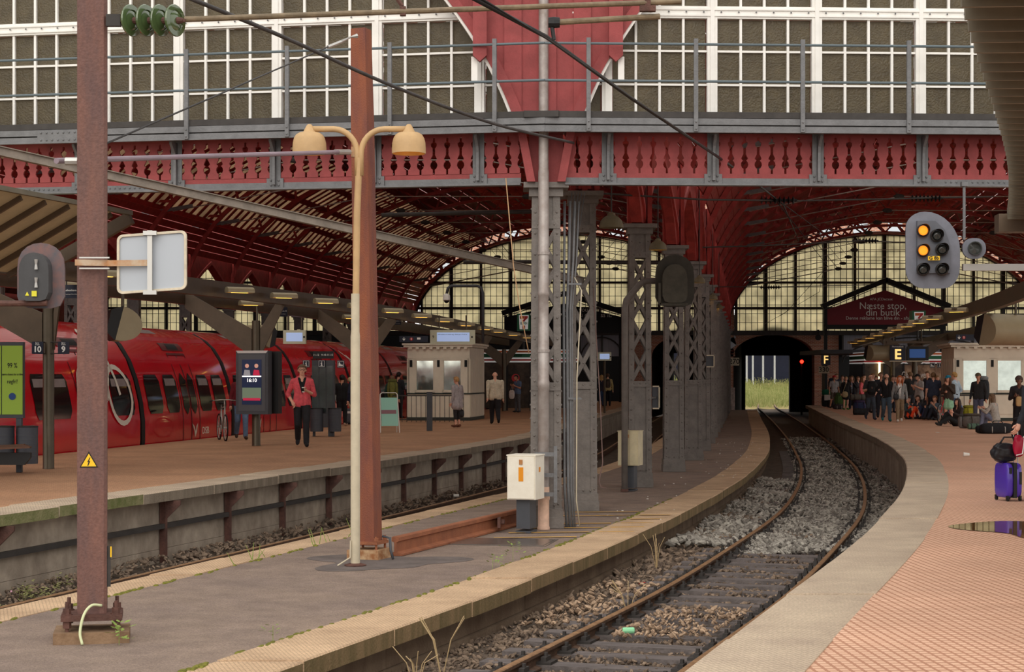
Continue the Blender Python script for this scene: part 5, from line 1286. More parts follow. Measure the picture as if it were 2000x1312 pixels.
MB().sweep([(-.06, -.02), (.03, -.02), (.03, .05), (-.06, .05)], [(LEFT_EDGE(v)-2.15, v, 4.26) for v in rng(14, 28.2, 2)]).build('edge_trim', 'canopy_fin', cl)
xq = LEFT_EDGE(28.2)-2.15; MB().beam((xq, 28.2, 4.2), (xq-.965*1.9, 28.2+.26*1.9, 4.2-.95), .1, .2).build('end_beam', 'brown_steel', cl)
for v in (18, 24): MB().lathe([(.1, 0), (.1, 3.3)], (LEFT_EDGE(v)-4.0, v+.5, 0), seg=14).build('post', 'brown_post', cl)
# open beam frame above the left platform
def wline(f, d, ys, z): return [(f(y)+d, y, z) for y in ys]
bl = thing('canopy_structure', 'brown steel canopy frame with twin beams and forked posts on the left platform', 'canopy frame', (-6, 41, 0))
for d, z in ((-4.55, 3.32), (-7.0, 3.34)):
    MB().sweep([(-.09, 0), (.09, 0), (.09, .34), (-.09, .34)], wline(LEFT_EDGE, d, rng(24, 96, 4), z)).build('beam', 'brown_steel', bl)
CY = [30.8, 41.1, 51.6, 72.5, 83]
for y in CY:
    x = LEFT_EDGE(y)-5.5
    if y == 30.8: x = -8.2
    if y == 41.1: x = -6.04
    MB().lathe([(.105, 0), (.1, .02), (.1, 2.95)], (x, y, 0), seg=18).build('post', 'brown_post', bl, smooth='auto')
    for s, d in ((1, -4.62), (-1, -6.95)):
        ex = LEFT_EDGE(y)+d
        MB().prism([(s*.1, 2.1), (s*.1, 2.75), (ex-x, 3.66), (ex-x, 3.25)], (x, y-.05, 0), (1, 0, 0), (0, 0, 1), (0, 1, 0), .1).build('fork_arm', 'brown_steel', bl)
lampm = mat('lamp_body', (176, 164, 136), .4, metal=.3, var=.06)
def tubelamp(label, x, y, z, L, a):
    t = thing('canopy_lamp', label, 'lamp', (x, y, z), a)
    n = 8; vs = []
    for yy in (-.0, L):
        for i in range(n+1): q = PI*1.24*i/n-PI*.12; vs.append((.1*math.cos(q), yy, .05+.09*math.sin(q)))
    MB().add(vs, [(i, i+1, n+2+i, n+1+i) for i in range(n)]+[tuple(range(n, -1, -1)), tuple(range(n+1, 2*n+2))]).build('housing', lampm, t, smooth='auto', local=True)
    MB().box((0, L/2, .03), (.07, L*.6, .03)).build('tube', 'warm_lamp', t, local=True)
    MB().box((-.14, L*.5, .1), (.16, .1, .04)).build('bracket', 'brown_steel', t, local=True)
lordn = ['nearest', 'second', 'third', 'fourth', 'fifth', 'sixth', 'seventh', 'eighth', 'ninth', 'tenth', 'eleventh', 'twelfth', 'thirteenth']
for i, y in enumerate([31, 37, 39.5, 42.3, 45, 48.5, 52.5, 56.5, 61, 66, 70, 75, 80]):
    tubelamp('half-round tube lamp on the left canopy beam, %s from the camera' % lordn[i], LEFT_EDGE(y)-4.3, y, 3.4, .62, -.95)
for i, y in enumerate([35, 44, 54]):
    tubelamp('half-round tube lamp on the rear beam over the left platform, %s from the camera' % lordn[i], LEFT_EDGE(y)-6.75, y, 3.42, .62, -.95)
# frame over the right platform
br_ = thing('canopy_structure', 'brown steel canopy beam with forked posts on the right platform', 'canopy frame', (12, 60, 0))
BR = lambda y: RIGHT_EDGE(y)+2.75
RCY = [46, 58, 74, 90]
MB().sweep([(-.09, 0), (.09, 0), (.09, .36), (-.09, .36)], [(BR(y), y, 3.3) for y in rng(30, 100, 4)]).build('beam', 'brown_steel', br_)
MB().sweep([(-.09, 0), (.09, 0), (.09, .36), (-.09, .36)], [(BR(y)+3.2, y, 3.3) for y in rng(30, 100, 4)]).build('beam', 'brown_steel', br_)
for y in (80, 92):
    x = BR(y)+1.6
    MB().lathe([(.13, 0), (.13, 2.95)], (x, y, 0), seg=16).build('post', 'brown_post', br_, smooth='auto')
    for s in (-1, 1): MB().prism([(s*.1, 2.1), (s*.1, 2.75), (s*1.6, 3.66), (s*1.6, 3.25)], (x, y-.05, 0), (1, 0, 0), (0, 0, 1), (0, 1, 0), .1).build('fork_arm', 'brown_steel', br_)
for i, y in enumerate([47, 53, 57, 61, 65, 69, 74, 79, 85, 91]):
    tubelamp('half-round tube lamp on the right canopy beam, %s from the camera' % lordn[i], BR(y)-.25, y, 3.36, .62, .95)

# ------------------------------------------------------------------ red commuter train
TR_SECT = [(-.02, -.55), (.0, -.3), (.03, .1), (.03, .55), (-.02, 1.0), (-.14, 1.55), (-.32, 2.05), (-.55, 2.42), (-.85, 2.7), (-1.2, 2.86), (-1.65, 2.93)]
mat('train_red', (208, 16, 36), .16, var=.06, scale=1.2, spec=.6, coat=.5); mat('train_glass', (26, 28, 30), .08, var=.2, spec=.8)
mat('train_grey', (150, 140, 140), .3, var=.1); mat('train_skirt', (60, 40, 38), .7, var=.2); flat('train_white', (232, 226, 214), .4); flat('train_seam', (96, 8, 16), .4)
tn = thing('commuter_train', 'glossy red commuter train standing along the left platform', 'train', (TRAIN(50)-1.7, 50, -.9))
def tprof(h):
    for (a, za), (b, zb_) in zip(TR_SECT, TR_SECT[1:]):
        if za <= h <= zb_: return a+(b-a)*(h-za)/(zb_-za)
    return TR_SECT[-1][0]
def tpt(y, z, out=0.): return (TRAIN(y)-.12+tprof(z)+out, y-out*.16, z)
def tpatch(y0, y1, z0, z1, out, nm, m, parent, round_=0., n=6):
    """panel that follows the bowed body side"""
    ny = 7; vs = []; fs = []
    for j in range(n+1):
        z = z0+(z1-z0)*j/n; f = abs(2*j/n-1); ins = round_*(1-math.sqrt(max(0, 1-max(0, (f-.6)/.4)**2))) if round_ else 0
        for i in range(ny+1):
            y = y0+ins+(y1-y0-2*ins)*i/ny; vs.append(tpt(y, z, out))
    for j in range(n):
        for i in range(ny): a = j*(ny+1)+i; fs.append((a, a+1, a+ny+2, a+ny+1))
    m0 = len(vs); vs += [tpt(y0+.02, z0, out-.03), tpt(y1-.02, z0, out-.03)]
    return MB().add(vs, fs).build(nm, m, parent, smooth=True)
JO = [30.5, 41.9, 48.6, 55.2, 61.8, 68.4, 75, 81.6, 88]
for ci, (a, b) in enumerate(zip(JO, JO[1:])):
    full = [(x, z) for x, z in TR_SECT]+[(-3.3-x, z) for x, z in TR_SECT[::-1]]
    body = MB().sweep(full[::-1], [(TRAIN(y)-.12, y, 0) for y in ((a+.16), a+1, (a+b)/2, b-1, b-.16)]).build('car_body', 'train_red', tn, smooth='auto')
    gs = [(x-.05 if x > -1.65 else x+.05, z*.992) for x, z in full]
    MB().sweep(gs[::-1], [(TRAIN(y)-.12, y, 0) for y in (b-.22, b+.22)]).build('gangway', 'black', tn)
    tpatch(b-.11, b+.11, -.45, 2.82, .016, 'gangway_seal', 'black', tn, n=16)
    ys = []
    if ci == 0:
        wins = [(a+5.6, a+7.4), (a+9.7, a+11.0)]; door = a+8.45
    else:
        L = b-a; wins = [(a+.45, a+1.45), (a+1.72, a+2.62), (a+4.15, a+5.05), (a+5.3, a+6.2)]; door = a+3.38
    for (p, q) in wins:
        w_ = tpatch(p, q, .72, 1.68, .012, 'window', 'train_glass', body, .12)
        if ci < 3: tpatch(p+.1, q-.1, 1.4, 1.58, .018, 'window_flap', 'train_grey', w_) if (p-a) > 1 else None
    for s in (-1, 1):
        tpatch(door+(0.06 if s > 0 else -.5), door+(.5 if s > 0 else -.06), .66, 1.72, .012, 'door_window', 'train_glass', body, .2)
    for yy in (door-.62, door, door+.62): tpatch(yy-.02, yy+.02, -.1, 2.2, .014, 'door_seam', 'black' if yy == door else 'train_seam', body)
    tpatch(door-.64, door+.64, 2.18, 2.24, .02, 'door_gutter', 'train_seam', body)
    tpatch(door-.75, door+.75, 2.3, 2.5, .016, 'display_bezel', 'train_seam', body); tpatch(door-.35, door+.4, 2.33, 2.47, .022, 'display', 'black', body)
    tpatch(door-1.2, door+.1, 2.74, 2.88, .012, 'roof_hatch', 'train_grey', body, n=3)
    MB().box((TRAIN(door)+.0, door, -.06), (.22, 1.5, .05), -.16).build('door_step', 'train_grey', tn)
    MB().sweep([(-.25, -.9), (-.12, -.9), (-.12, -.2), (-.25, -.2)], [(TRAIN(y), y, 0) for y in (a+.2, b-.2)]).build('skirt', 'train_skirt', tn)
def tstroke(pts, w, nm, parent=tn, m='train_white', closed=False):
    """painted mark on the body side; pts in (y, z)"""
    n = len(pts); vs = []; fs = []
    for i, (y, z) in enumerate(pts):
        y0, z0 = pts[(i-1) % n] if closed else pts[max(0, i-1)]; y1, z1 = pts[(i+1) % n] if closed else pts[min(n-1, i+1)]
        d = Vector((y1-y0, z1-z0)); d.normalize(); nn = Vector((-d.y, d.x))*w/2
        vs += [tpt(y+nn.x, z+nn.y, .03), tpt(y-nn.x, z-nn.y, .03)]
    for i in range(n if closed else n-1): a = 2*i; b = 2*((i+1) % n); fs.append((a, a+1, b+1, b))
    return MB().add(vs, fs).build(nm, m, parent, smooth=True)
def dense(pts, n=6):
    out = []
    for (a, b), (c, d) in zip(pts, pts[1:]): out += [(a+(c-a)*i/n, b+(d-b)*i/n) for i in range(n)]
    return out+[pts[-1]]
yb = 40.35; q_ = .6
for k, yc in enumerate((yb+.55*q_, yb-2.2*q_)): tstroke([(yc+.66*math.cos(t*PI/12), 1.2+.66*math.sin(t*PI/12)) for t in range(24)], .12, 'bicycle_mark', closed=True)
for q in ([(yb+.55, 1.2), (yb+.1, 2.3), (yb-.3, 2.68), (yb-.65, 2.62)], [(yb+.2, 2.1), (yb-1.6, 2.05)], [(yb+.2, 2.1), (yb-.8, 1.1)], [(yb-.8, 1.1), (yb-1.75, 2.3)], [(yb-.8, 1.1), (yb-2.2, 1.2)]): tstroke(dense([(yb+(a_-yb)*q_, b_) for a_, b_ in q]), .12, 'bicycle_mark')
for yw in (50.9-.0, 44.9+.6, 39.2): 
    wing = [(yw-.24, .42), (yw-.1, .22), (yw-.02, .05), (yw+.08, .18), (yw+.16, .42), (yw+.06, .34), (yw+.0, .2), (yw-.1, .34)]
    MB().add([tpt(y, z, .03) for y, z in wing], [(0, 1, 7), (1, 2, 6, 7), (2, 3, 5, 6), (3, 4, 5)]).build('wing_mark', 'train_white', tn)
def train_text(s, y, z, size):
    o = text_part(s, size, None, 'train_white', (0, 0, 0), 0, 'lettering'); me = o.data
    for v in me.vertices:
        yy = y+v.co.x*1.15; zz = z+v.co.z; v.co = Vector(tpt(yy, max(-.5, min(2.9, zz)), .03+(.004 if v.co.y < 0 else 0)))-Vector(wmat(tn).translation)
    o.parent = tn
train_text('DSB', 46.25, .2, .26); train_text('Fri internet', 34.8, 2.12, .34)
for yy, zz, L in ((62.3, 2.3, 1.1), (62.7, 2.15, 1.0), (63.1, 1.9, .8)): tstroke([(yy, zz+.25), (yy+.5, zz), (yy+.8, zz-.45), (yy+.9, zz-L)], .07, 'curved_stripe')
tstroke([(62.5, 1.8), (62.6, 1.5), (62.7, 1.2)], .22, 'curved_stripe')

# second red train beyond, glimpsed between the posts
t2 = thing('commuter_train', 'another red train glimpsed beyond the roof of the near train', 'train', (TRAIN(60)-9, 60, -.9))
MB().sweep([(x, z+.35) for x, z in TR_SECT[::-1]]+[(-2.8, z+.35) for x, z in TR_SECT], [(TRAIN(y)-7.5, y, 0) for y in (44, 60, 100)]).build('car_body', 'train_red', t2, smooth='auto')
# ------------------------------------------------------------------ platform furniture
def gp(x, y): Y = 3400*1.62/(y-736); return ((x-1000)/3400*Y, Y)
# poster stand, bench and bins at the left edge
Yp = 29.6; ps = thing('poster_stand', 'lime green poster in a dark frame standing at the left edge', 'poster stand', (px(20, 920, Yp).x, Yp, 0))
k = Yp/3400
MB().box(px(10, 742, Yp), (74*k, .12, 148*k)).build('frame', 'charcoal', ps)
for x, w in ((24, 40), (-16, 36)): MB().box(px(x, 742, Yp-.07), (w*k, .012, 134*k)).build('poster', 'green_poster', ps)
for s, sz, yv in (('99 %', .12, 714), ('større chance for at blive', .05, 731), ('røgfri!', .1, 745)): text_part(s, sz, ps, 'black_print', px(24, yv, Yp-.08), sx=.72)
MB().lathe([(.06, -.006), (.06, .006)], px(24, 774, Yp-.08), (0, 1, 0), 16).build('round_logo', flat('logo_blue', (40, 70, 130)), ps)
MB().box((px(38, 0, Yp).x, Yp, .5), (.09, .09, 1.0)).build('post', 'charcoal', ps)
flat('bin_grey', (66, 68, 76), .5)
def bin_(label, x, y, z, r, h):
    t = thing('litter_bin', label, 'bin', (x, y, z))
    MB().lathe([(r, 0), (r, h), (r*.96, h), (r*.94, h*.2), (0, h*.2)], (0, 0, 0), seg=20, cap=True).build('drum', 'bin_grey', t, smooth='auto', local=True)
    for i in range(7): MB().lathe([(r*1.005, h*(.1+.11*i)), (r*1.02, h*(.115+.11*i)), (r*1.005, h*(.13+.11*i))], (0, 0, 0), seg=20, cap=False).build('perforated_band', 'charcoal', t, smooth='auto', local=True)
    MB().lathe([(r*.9, h*.98), (r*1.04, h*.99), (r*1.04, h*1.02), (r*.9, h*1.03)], (0, 0, 0), seg=20).build('rim', 'black_paint', t, local=True)
    MB().box((-r*.2, r*1.15, h*.6), (.08, r*.6, h*.5)).build('bracket', 'charcoal', t, local=True)
    return t
for x, lb in ((54, 'dark perforated bin in front of the green poster'), (8, 'dark perforated bin cut by the left picture edge')): p = px(x, 902, Yp-.25); bin_(lb, p.x, p.y, .16, .17, .62)
bn = thing('bench', 'slatted brown bench end reaching in at the left edge', 'bench', (px(10, 900, 28.6).x, 28.6, 0))
for i in range(4): MB().beam(px(-60, 878-i*1.5, 28.3+.14*i), px(60-i*4, 873-i*1.5, 28.3+.14*i), .1, .03).build('slat', mat('bench_wood', (96, 66, 50), .6, var=.2, scale=8), bn)
MB().prism([(0, .18), (.9, .18), (1.0, .3), (1.0, .38), (0, .38)], px(-60, 0, 28.5).to_tuple()[:2]+(0,), (1, 0, 0), (0, 0, 1), (0, 1, 0), .08).build('beam', 'black_paint', bn)
MB().box((px(-10, 0, 28.5).x, 28.55, .1), (.1, .1, .22)).build('leg', 'black_paint', bn)
# track number plates on the first post
for x, s, lb in ((73, '10', 'dark blue track plate 10, left of the nearest forked post'), (124, '9', 'dark blue track plate 9, right of the nearest forked post')):
    t = plate('track_number', lb, x, 679, 22, 24, 30.6, None, 'blue_black'); p = px(x, 679, 30.6)
    text_part(s, .14, t, 'white_print', (p.x, p.y-.006, p.z-.03), bold=.03); text_part('Spor', .036, t, 'white_print', (p.x, p.y-.006, p.z+.085)); text_part('Track', .034, t, 'white_print', (p.x, p.y-.006, p.z+.055))
    MB().tube([(p.x, p.y+.02, p.z+.1), (-8.2, 30.75, p.z+.1)], .012, 6).tube([(p.x, p.y+.02, p.z-.1), (-8.2, 30.75, p.z-.1)], .012, 6).build('bracket', 'dark_iron', t)
for x, y, w, h, Y, lb, sz in ((140, 569, 34, 26, 31.2, 'dark station name sign half hidden by the mast', .1), (548, 609, 27, 18, 41.5, 'small dark station name sign under the lamps by the second forked post', .1), (776, 628, 15, 12, 52, 'tiny dark station name sign on the third forked post', .09)):
    t = plate('station_sign', lb, x, y, w, h, Y, None, 'blue_black'); p = px(x, y, Y)
    text_part('København H', w*Y/3400*.16, t, 'white_print', (p.x, p.y-.006, p.z+.02), bold=.01); text_part('Copenhagen Central Station', w*Y/3400*.065, t, 'white_print', (p.x, p.y-.006, p.z-.05))
    MB().tube([(p.x-.1, Y+.03, p.z), (p.x-.1, Y+.03, p.z+.45)], .012, 5).tube([(p.x+.1, Y+.03, p.z), (p.x+.1, Y+.03, p.z+.45)], .012, 5).build('hanger', 'dark_iron', t)
# half-drum display housings
def drum(label, c, ang, r, L, flip=1, tilt=.25):
    t = thing('half_drum_display', label, 'display', c, ang)
    prof = [(-.35*r, -r*.95), (-.35*r, r*.95)]
    arc = [(-.35*r+1.25*r*math.cos(a), r*.95*math.sin(a)) for a in [PI/2-PI*i/14 for i in range(15)]]
    ca, sa = math.cos(tilt*flip), math.sin(tilt*flip)
    pts = [(flip*(x*ca+y*sa), y*ca-x*sa) for x, y in arc]
    MB().prism(pts, (0, 0, 0), (1, 0, 0), (0, 0, 1), (0, 1, 0), L).build('drum', mat('drum_beige', (150, 138, 112), .45, var=.06), t, smooth='auto', local=True)
    q = [(-.35*r-.16*r, r*1.0), (-.35*r-.02, r*1.0), (-.35*r-.02, -r*1.0), (-.35*r-.16*r, -r*1.0)]; q = [(-.95*r, -.62*r), (-.95*r, .62*r), (-.36*r, .98*r), (-.36*r, -.98*r)]
    q2 = [(flip*(x*ca+y*sa), y*ca-x*sa) for x, y in q]
    MB().prism(q2, (0, .01, 0), (1, 0, 0), (0, 0, 1), (0, 1, 0), L-.02).build('front_hood', 'black_paint', t, local=True)
    MB().tube([(0, L*.5, r*.8), (0, L*.5, r*.8+.5)], .03, 6).build('hanger', 'brown_post', t, local=True)
    return t
drum('beige half-drum display housing seen end-on beside the mast', px(246, 634, 31.5), .35, .33, .9)
drum('half-drum display housing behind the second forked post', px(525, 655, 43), .95, .3, .8, -1)
drum('large half-drum display housing at the right edge above the kiosk', px(1925, 645, 44), -1.1, .42, 2.0)
drum('half-drum display housing beyond the crowd left of the letter E', px(1697, 690, 76), -1.1, .36, 1.6)
# information screen on post
si = thing('info_screen', 'dark information screen on a post showing 16:10', 'screen', (-6.04, 40.75, 0), -.3)
kk = 41/3400
MB().box((-.0, 0, 1.49), (.82, .22, 1.48)).build('case', 'charcoal', si, local=True)
MB().box((.1, .3, 1.49), (.86, .2, 1.46)).build('rear_case', 'black_paint', si, local=True)
MB().prism([(-.41, 0), (.41, 0), (.36, -.06), (-.36, -.06)], (0, -.112, 2.235), (1, 0, 0), (0, 0, 1), (0, -1, 0), .004).build('top_bevel', 'steel', si, local=True)
MB().box((0, -.112, 1.49), (.68, .008, 1.32)).build('bezel', flat('bezel', (84, 86, 92), .4), si, local=True)
sc_ = MB().box((0, -.118, 1.5), (.5, .01, 1.05)).build('display', 'screen_dark', si, local=True)
flat('skin_print', (214, 160, 140), emit=.3); flat('shirt_print', (150, 150, 156), emit=.3); flat('rose_print', (196, 40, 76), emit=.3); flat('leafy_print', (110, 126, 106), emit=.3); flat('white_glow', (240, 240, 240), emit=.7)
for hx, cm in ((-.12, 'shirt_print'), (.12, 'rose_print')):
    MB().lathe([(.05, -.002), (.05, .002)], (hx, -.125, 1.88), (0, 1, 0), 14).build('picture', 'skin_print', sc_, local=True)
    MB().prism([(-.09, 0), (.09, 0), (.07, .12), (-.06, .13)], (hx, -.127, 1.66), (1, 0, 0), (0, 0, 1), (0, -1, 0), .002).build('picture', cm, sc_, local=True)
MB().box((0, -.126, 1.635), (.49, .004, .03)).build('picture', 'white_glow', sc_, local=True)
text_part('16:10', .12, sc_, 'white_glow', (0, -.127, 1.54), local=True, bold=.02)
MB().box((0, -.126, 1.24), (.48, .004, .26)).build('picture', 'leafy_print', sc_, local=True); MB().box((0, -.127, 1.1), (.44, .006, .06)).build('picture', 'rose_print', sc_, local=True)
# information case with small plates
ic = thing('info_case', 'tall glazed timetable case with pictogram plates behind the man in red', 'notice case', gp(632, 852)+(0,), -.2)
MB().box((0, 0, 1.35), (.62, .14, 1.45)).build('case', 'charcoal', ic, local=True)
for i in range(3): MB().box((-.2+.2*i, -.075, 1.3), (.18, .012, 1.25)).build('pane', mat('case_glass', (66, 76, 76), .1, var=.2, spec=.7), ic, local=True)
for s in (-.27, .27): MB().box((s, 0, .35), (.06, .08, .7)).build('leg', 'charcoal', ic, local=True)
MB().box((.0, -.02, 2.22), (.58, .05, .2)).build('top_sign', 'black_paint', ic, local=True); MB().box((-.2, 0, 2.1), (.02, .02, .1)).box((.2, 0, 2.1), (.02, .02, .1)).build('sign_leg', 'black_paint', ic, local=True)
text_part('11-12   9-10-11-12', .075, ic, 'white_print', (0, -.05, 2.22), local=True)
def pict(parent, x, z, kind, y=-.1):
    p = MB().box((x, y, z), (.2, .02, .2)).build('pictogram', 'blue_black', parent, local=True)
    o = MB(); 
    for a, b, c, d in ((0, .078, .16, .008), (0, -.078, .16, .008), (.078, 0, .008, .16), (-.078, 0, .008, .16)): o.box((x+a, y-.012, z+b), (c, .004, d))
    o.build('pictogram_border', 'white_print', p, local=True)
    if kind == 'i': MB().box((x, y-.012, z-.02), (.03, .004, .07)).box((x, y-.012, z-.052), (.06, .004, .014)).box((x-.01, y-.012, z+.012), (.04, .004, .012)).box((x, y-.012, z+.045), (.028, .004, .028)).build('pictogram_mark', 'white_print', p, local=True)
    else: MB().prism([(-.06, -.05), (.06, -.05), (.06, -.02), (.0, -.01), (-.03, .05), (-.05, .05)], (x, y-.014, z), (1, 0, 0), (0, 0, 1), (0, 1, 0), .004).build('pictogram_mark', 'white_print', p, local=True)
pict(ic, -.46, 1.98, 'i'); pict(ic, -.02, 1.98, 'i'); pict(ic, .52, 1.97, 'w')
for i, x in enumerate((620, 655)): X, Y = gp(x, 852); bin_(['dark perforated bin below the timetable case, left of the pair', 'dark perforated bin below the timetable case, right of the pair'][i], X, 47.3, .14, .18, .62)
X, Y = gp(642, 853); tag(MB().box((X, 47.45, .5), (.1, .1, 1.0)).build('bin_post', 'charcoal'), 'dark square post carrying the pair of bins', 'post')
X, Y = gp(655, 830); tag(MB().box((X, 56, .75), (.26, .1, 1.5)).build('grey_pillar', 'charcoal'), 'slim grey pillar between timetable case and woman in black', 'pillar')
# overhead displays
def odisplay(label, x, y, w, h, Y, num):
    k = Y/3400; p = px(x, y, Y); t = thing('track_display', label, 'display', p)
    MB().box((p.x, p.y+.1, p.z), (w*k, .22, h*k)).build('case', mat('display_cream', (206, 208, 184), .5, var=.04), t)
    d = MB().box((p.x+(.02 if num else 0), p.y-.012, p.z), (w*k*.72, .02, h*k*.62)).build('screen', 'screen_blue', t)
    text_part('Information om næste tog i dette spor vil stå her', h*k*.115, d, 'black_print', (p.x, p.y-.026, p.z+h*k*.18), sx=.9) if num else None
    if num: text_part(num, h*k*.3, t, 'black_print', (p.x-w*k*.43, p.y-.012, p.z))
    MB().lathe([(.03, -.01), (.03, .01)], (p.x+w*k*.43, p.y-.01, p.z), (0, 1, 0), 12).build('lens', 'black', t)
    if not num and Y > 70: MB().tube([(p.x, p.y+.12, 0), (p.x, p.y+.12, p.z)], .05, 8).build('post', 'brown_post', t)
    else:
      for s in (-.3, .3): MB().tube([(p.x+s*w*k, p.y+.1, p.z), (p.x+s*w*k, p.y+.1, p.z+.7)], .025, 6).build('hanger', 'brown_post', t)
odisplay('cream framed track 9 display hanging over the left kiosk', 884, 658, 88, 28, 56, '9')
odisplay('cream framed display hanging behind the second forked post', 575, 658, 44, 27, 52, None)
odisplay('small cream framed display seen between the columns', 1181, 696, 26, 17, 78, None)
def exitsign(label, x, y, w, h, Y):
    k = Y/3400; p = px(x, y, Y); t = thing('direction_sign', label, 'sign', p)
    MB().box(p, (w*k, .06, h*k)).build('panel', 'blue_black', t)
    a = p.x-w*k*.34; s = h*k*.3
    MB().prism([(-.15*s, s), (.15*s, s), (.15*s, -.1*s), (.7*s, .35*s), (.7*s, -.1*s), (0, -s), (-.7*s, -.1*s), (-.7*s, .35*s), (-.15*s, -.1*s)], (a, p.y-.04, p.z), (1, 0, 0), (0, 0, 1), (0, 1, 0), .006).build('arrow', 'white_print', t)
    MB().lathe([(s*.95, -.005), (s*.95, .005)], (a+w*k*.26, p.y-.035, p.z), (0, 1, 0), 6).build('red_badge', flat('badge_red', (176, 24, 36)), t); text_part('S', s*1.5, t, 'white_print', (a+w*k*.26, p.y-.044, p.z), bold=.03)
    if w > 45: MB().box((a+w*k*.52, p.y-.036, p.z+.02), (s*1.9, .006, s*1.1)).build('train_mark', 'white_print', t)
    return t
exitsign('dark blue sign with down arrow and S badge on the left kiosk roof', 808, 662, 56, 12, 63)
exitsign('dark blue sign with down arrow and S badge on the right kiosk roof', 1885, 659, 36, 12, 63.5)
# kiosks over the stairs
def kiosk(name, label, x0, y0, w, d, h, rz, reflect):
    t = thing(name, label, 'kiosk', (x0, y0, 0), rz)
    MB().box((w/2, d/2, .06), (w+.04, d+.04, .12)).build('plinth', mat('kiosk_green', (52, 58, 52), .6, var=.1), t, local=True)
    MB().box((w/2, d/2, .55), (w, d, .86)).build('dado', 'cream_board', t, local=True)
    MB().box((w/2, d/2, 1.0), (w+.06, d+.06, .05)).build('sill', 'kiosk_green', t, local=True)
    MB().box((w/2, d/2, 2.5), (w, d, .42)).build('frieze', 'cream_board', t, local=True)
    MB().box((w/2, d/2, 2.76), (w+.24, d+.24, .07)).box((w/2, d/2, 2.84), (w+.34, d+.34, .07)).build('cornice', 'cream_board', t, local=True)
    for i in range(9): MB().box((w*(i+.5)/9, -.07, 2.69), (.12, .1, .07)).build('dentil', 'cream_board', t, local=True)
    for i in range(3):
        MB().box((.14+(w-.28)*i/2, .09, 1.66), (.28, .18, 1.3)).build('pilaster', 'cream_board', t, local=True)
        MB().box((.14+(w-.28)*i/2, -.008, 2.12), (.1, .02, .26)).build('vent_slot', 'black', t, local=True)
        MB().box((.14+(w-.28)*i/2, d-.09, 1.66), (.28, .18, 1.3)).build('pilaster', 'cream_board', t, local=True)
    ww = (w-.84)/2
    for i in range(2):
        cx = .28+ww/2+i*(ww+.28)
        f = MB().box((cx, .03, 1.09), (ww, .06, .1)).box((cx, .03, 2.26), (ww, .06, .08)).box((cx-ww/2+.03, .03, 1.66), (.06, .06, 1.2)).box((cx+ww/2-.03, .03, 1.66), (.06, .06, 1.2)).build('window_frame', 'cream_board', t, local=True)
        MB().box((cx, .06, 1.68), (ww-.1, .02, 1.1)).build('pane', mat('kiosk_glass', (196, 204, 196), .06, metal=.85, var=.12, scale=3), f, local=True)
        MB().box((cx, -.012, .56), (ww-.05, .02, .6)).build('panel', 'cream_board', t, local=True)
    for sx in (0, w):
        for i in range(6): MB().box((sx, d*(i+.5)/6, 1.66), (.05, d/6-.08, 1.28)).box((sx, d*(i+.5)/6, .56), (.05, d/6-.08, .8)).build('fluted_panel', 'cream_board', t, local=True)
        MB().box((sx+(.05 if sx == 0 else -.05), d/2, 1.66), (.06, d, 1.3)).build('side_board', 'cream_board', t, local=True)
    return t
kiosk('stair_kiosk', 'cream panelled kiosk with two mirrored windows on the left platform', -3.9, 64.9, 2.35, 3.4, 2.9, -.14, 0)
kiosk('stair_kiosk', 'cream panelled kiosk with two windows behind the backpackers on the right', 16.3, 64.2, 2.75, 4.0, 2.9, -.13, 0)
def fence(label, pts, h=.95):
    t = thing('stair_railing', label, 'railing', pts[0]+(0,)); n = 0
    for (a, b), (c, d) in zip(pts, pts[1:]):
        MB().beam((a, b, h), (c, d, h), .05, .04).build('top_rail', 'dark_iron', t); MB().beam((a, b, .1), (c, d, .1), .04, .03).build('bottom_rail', 'dark_iron', t)
        L = math.hypot(c-a, d-b); m = max(2, int(L/.16))
        for i in range(m+1): f = i/m; MB().beam((a+(c-a)*f, b+(d-b)*f, 0), (a+(c-a)*f, b+(d-b)*f, h), .02, .02).build('baluster', 'dark_iron', t)
X0, Y0 = gp(762, 826); X1, Y1 = gp(920, 826)
fence('dark stair railing in front of the left kiosk', [(X0, 62.5), (X1-.3, 62.5)]); fence('dark stair railing in front of the right kiosk', [gp(1872, 823), gp(1905, 823)])
for x, y, h, lb in ((839, 841, 1.16, 'dark square bollard in front of the left kiosk'), (1916, 818, 1.05, 'dark square bollard before the man with the big backpack')):
    X, Y = gp(x, y); t = thing('bollard', lb, 'bollard', (X, Y, 0)); MB().box((0, 0, h/2), (.17, .17, h)).build('shaft', 'charcoal', t, local=True); MB().box((0, 0, h+.006), (.18, .18, .012)).build('cap', 'black_paint', t, local=True)
X, Y = gp(772, 845); af = thing('sandwich_board', 'white A-frame board with mint poster by the left kiosk', 'sign', (X-.15, Y, 0), .25)
for s in (0, 1):
    d = -.0 if s == 0 else .45; y1 = .22
    for xx in (-.28, .28): MB().tube([(xx, d, 0), (xx*.9, y1, 1.12)], .014, 6).build('leg', 'white_paint', af, local=True)
MB().tube([(-.25, .22, 1.12), (-.2, .22, 1.16), (.2, .22, 1.16), (.25, .22, 1.12)], .014, 6).build('handle', 'white_paint', af, local=True)
MB().add([(-.25, .02, .2), (.25, .02, .2), (.24, .19, 1.02), (-.24, .19, 1.02)], [(0, 1, 2, 3)]).build('poster', flat('mint', (160, 216, 200), .5), af, local=True)
MB().add([(-.24, .085, .55), (.2, .085, .55), (.2, .1, .66), (-.24, .1, .66)], [(0, 1, 2, 3)]).build('poster_band', flat('mauve_band', (150, 110, 120)), af, local=True)
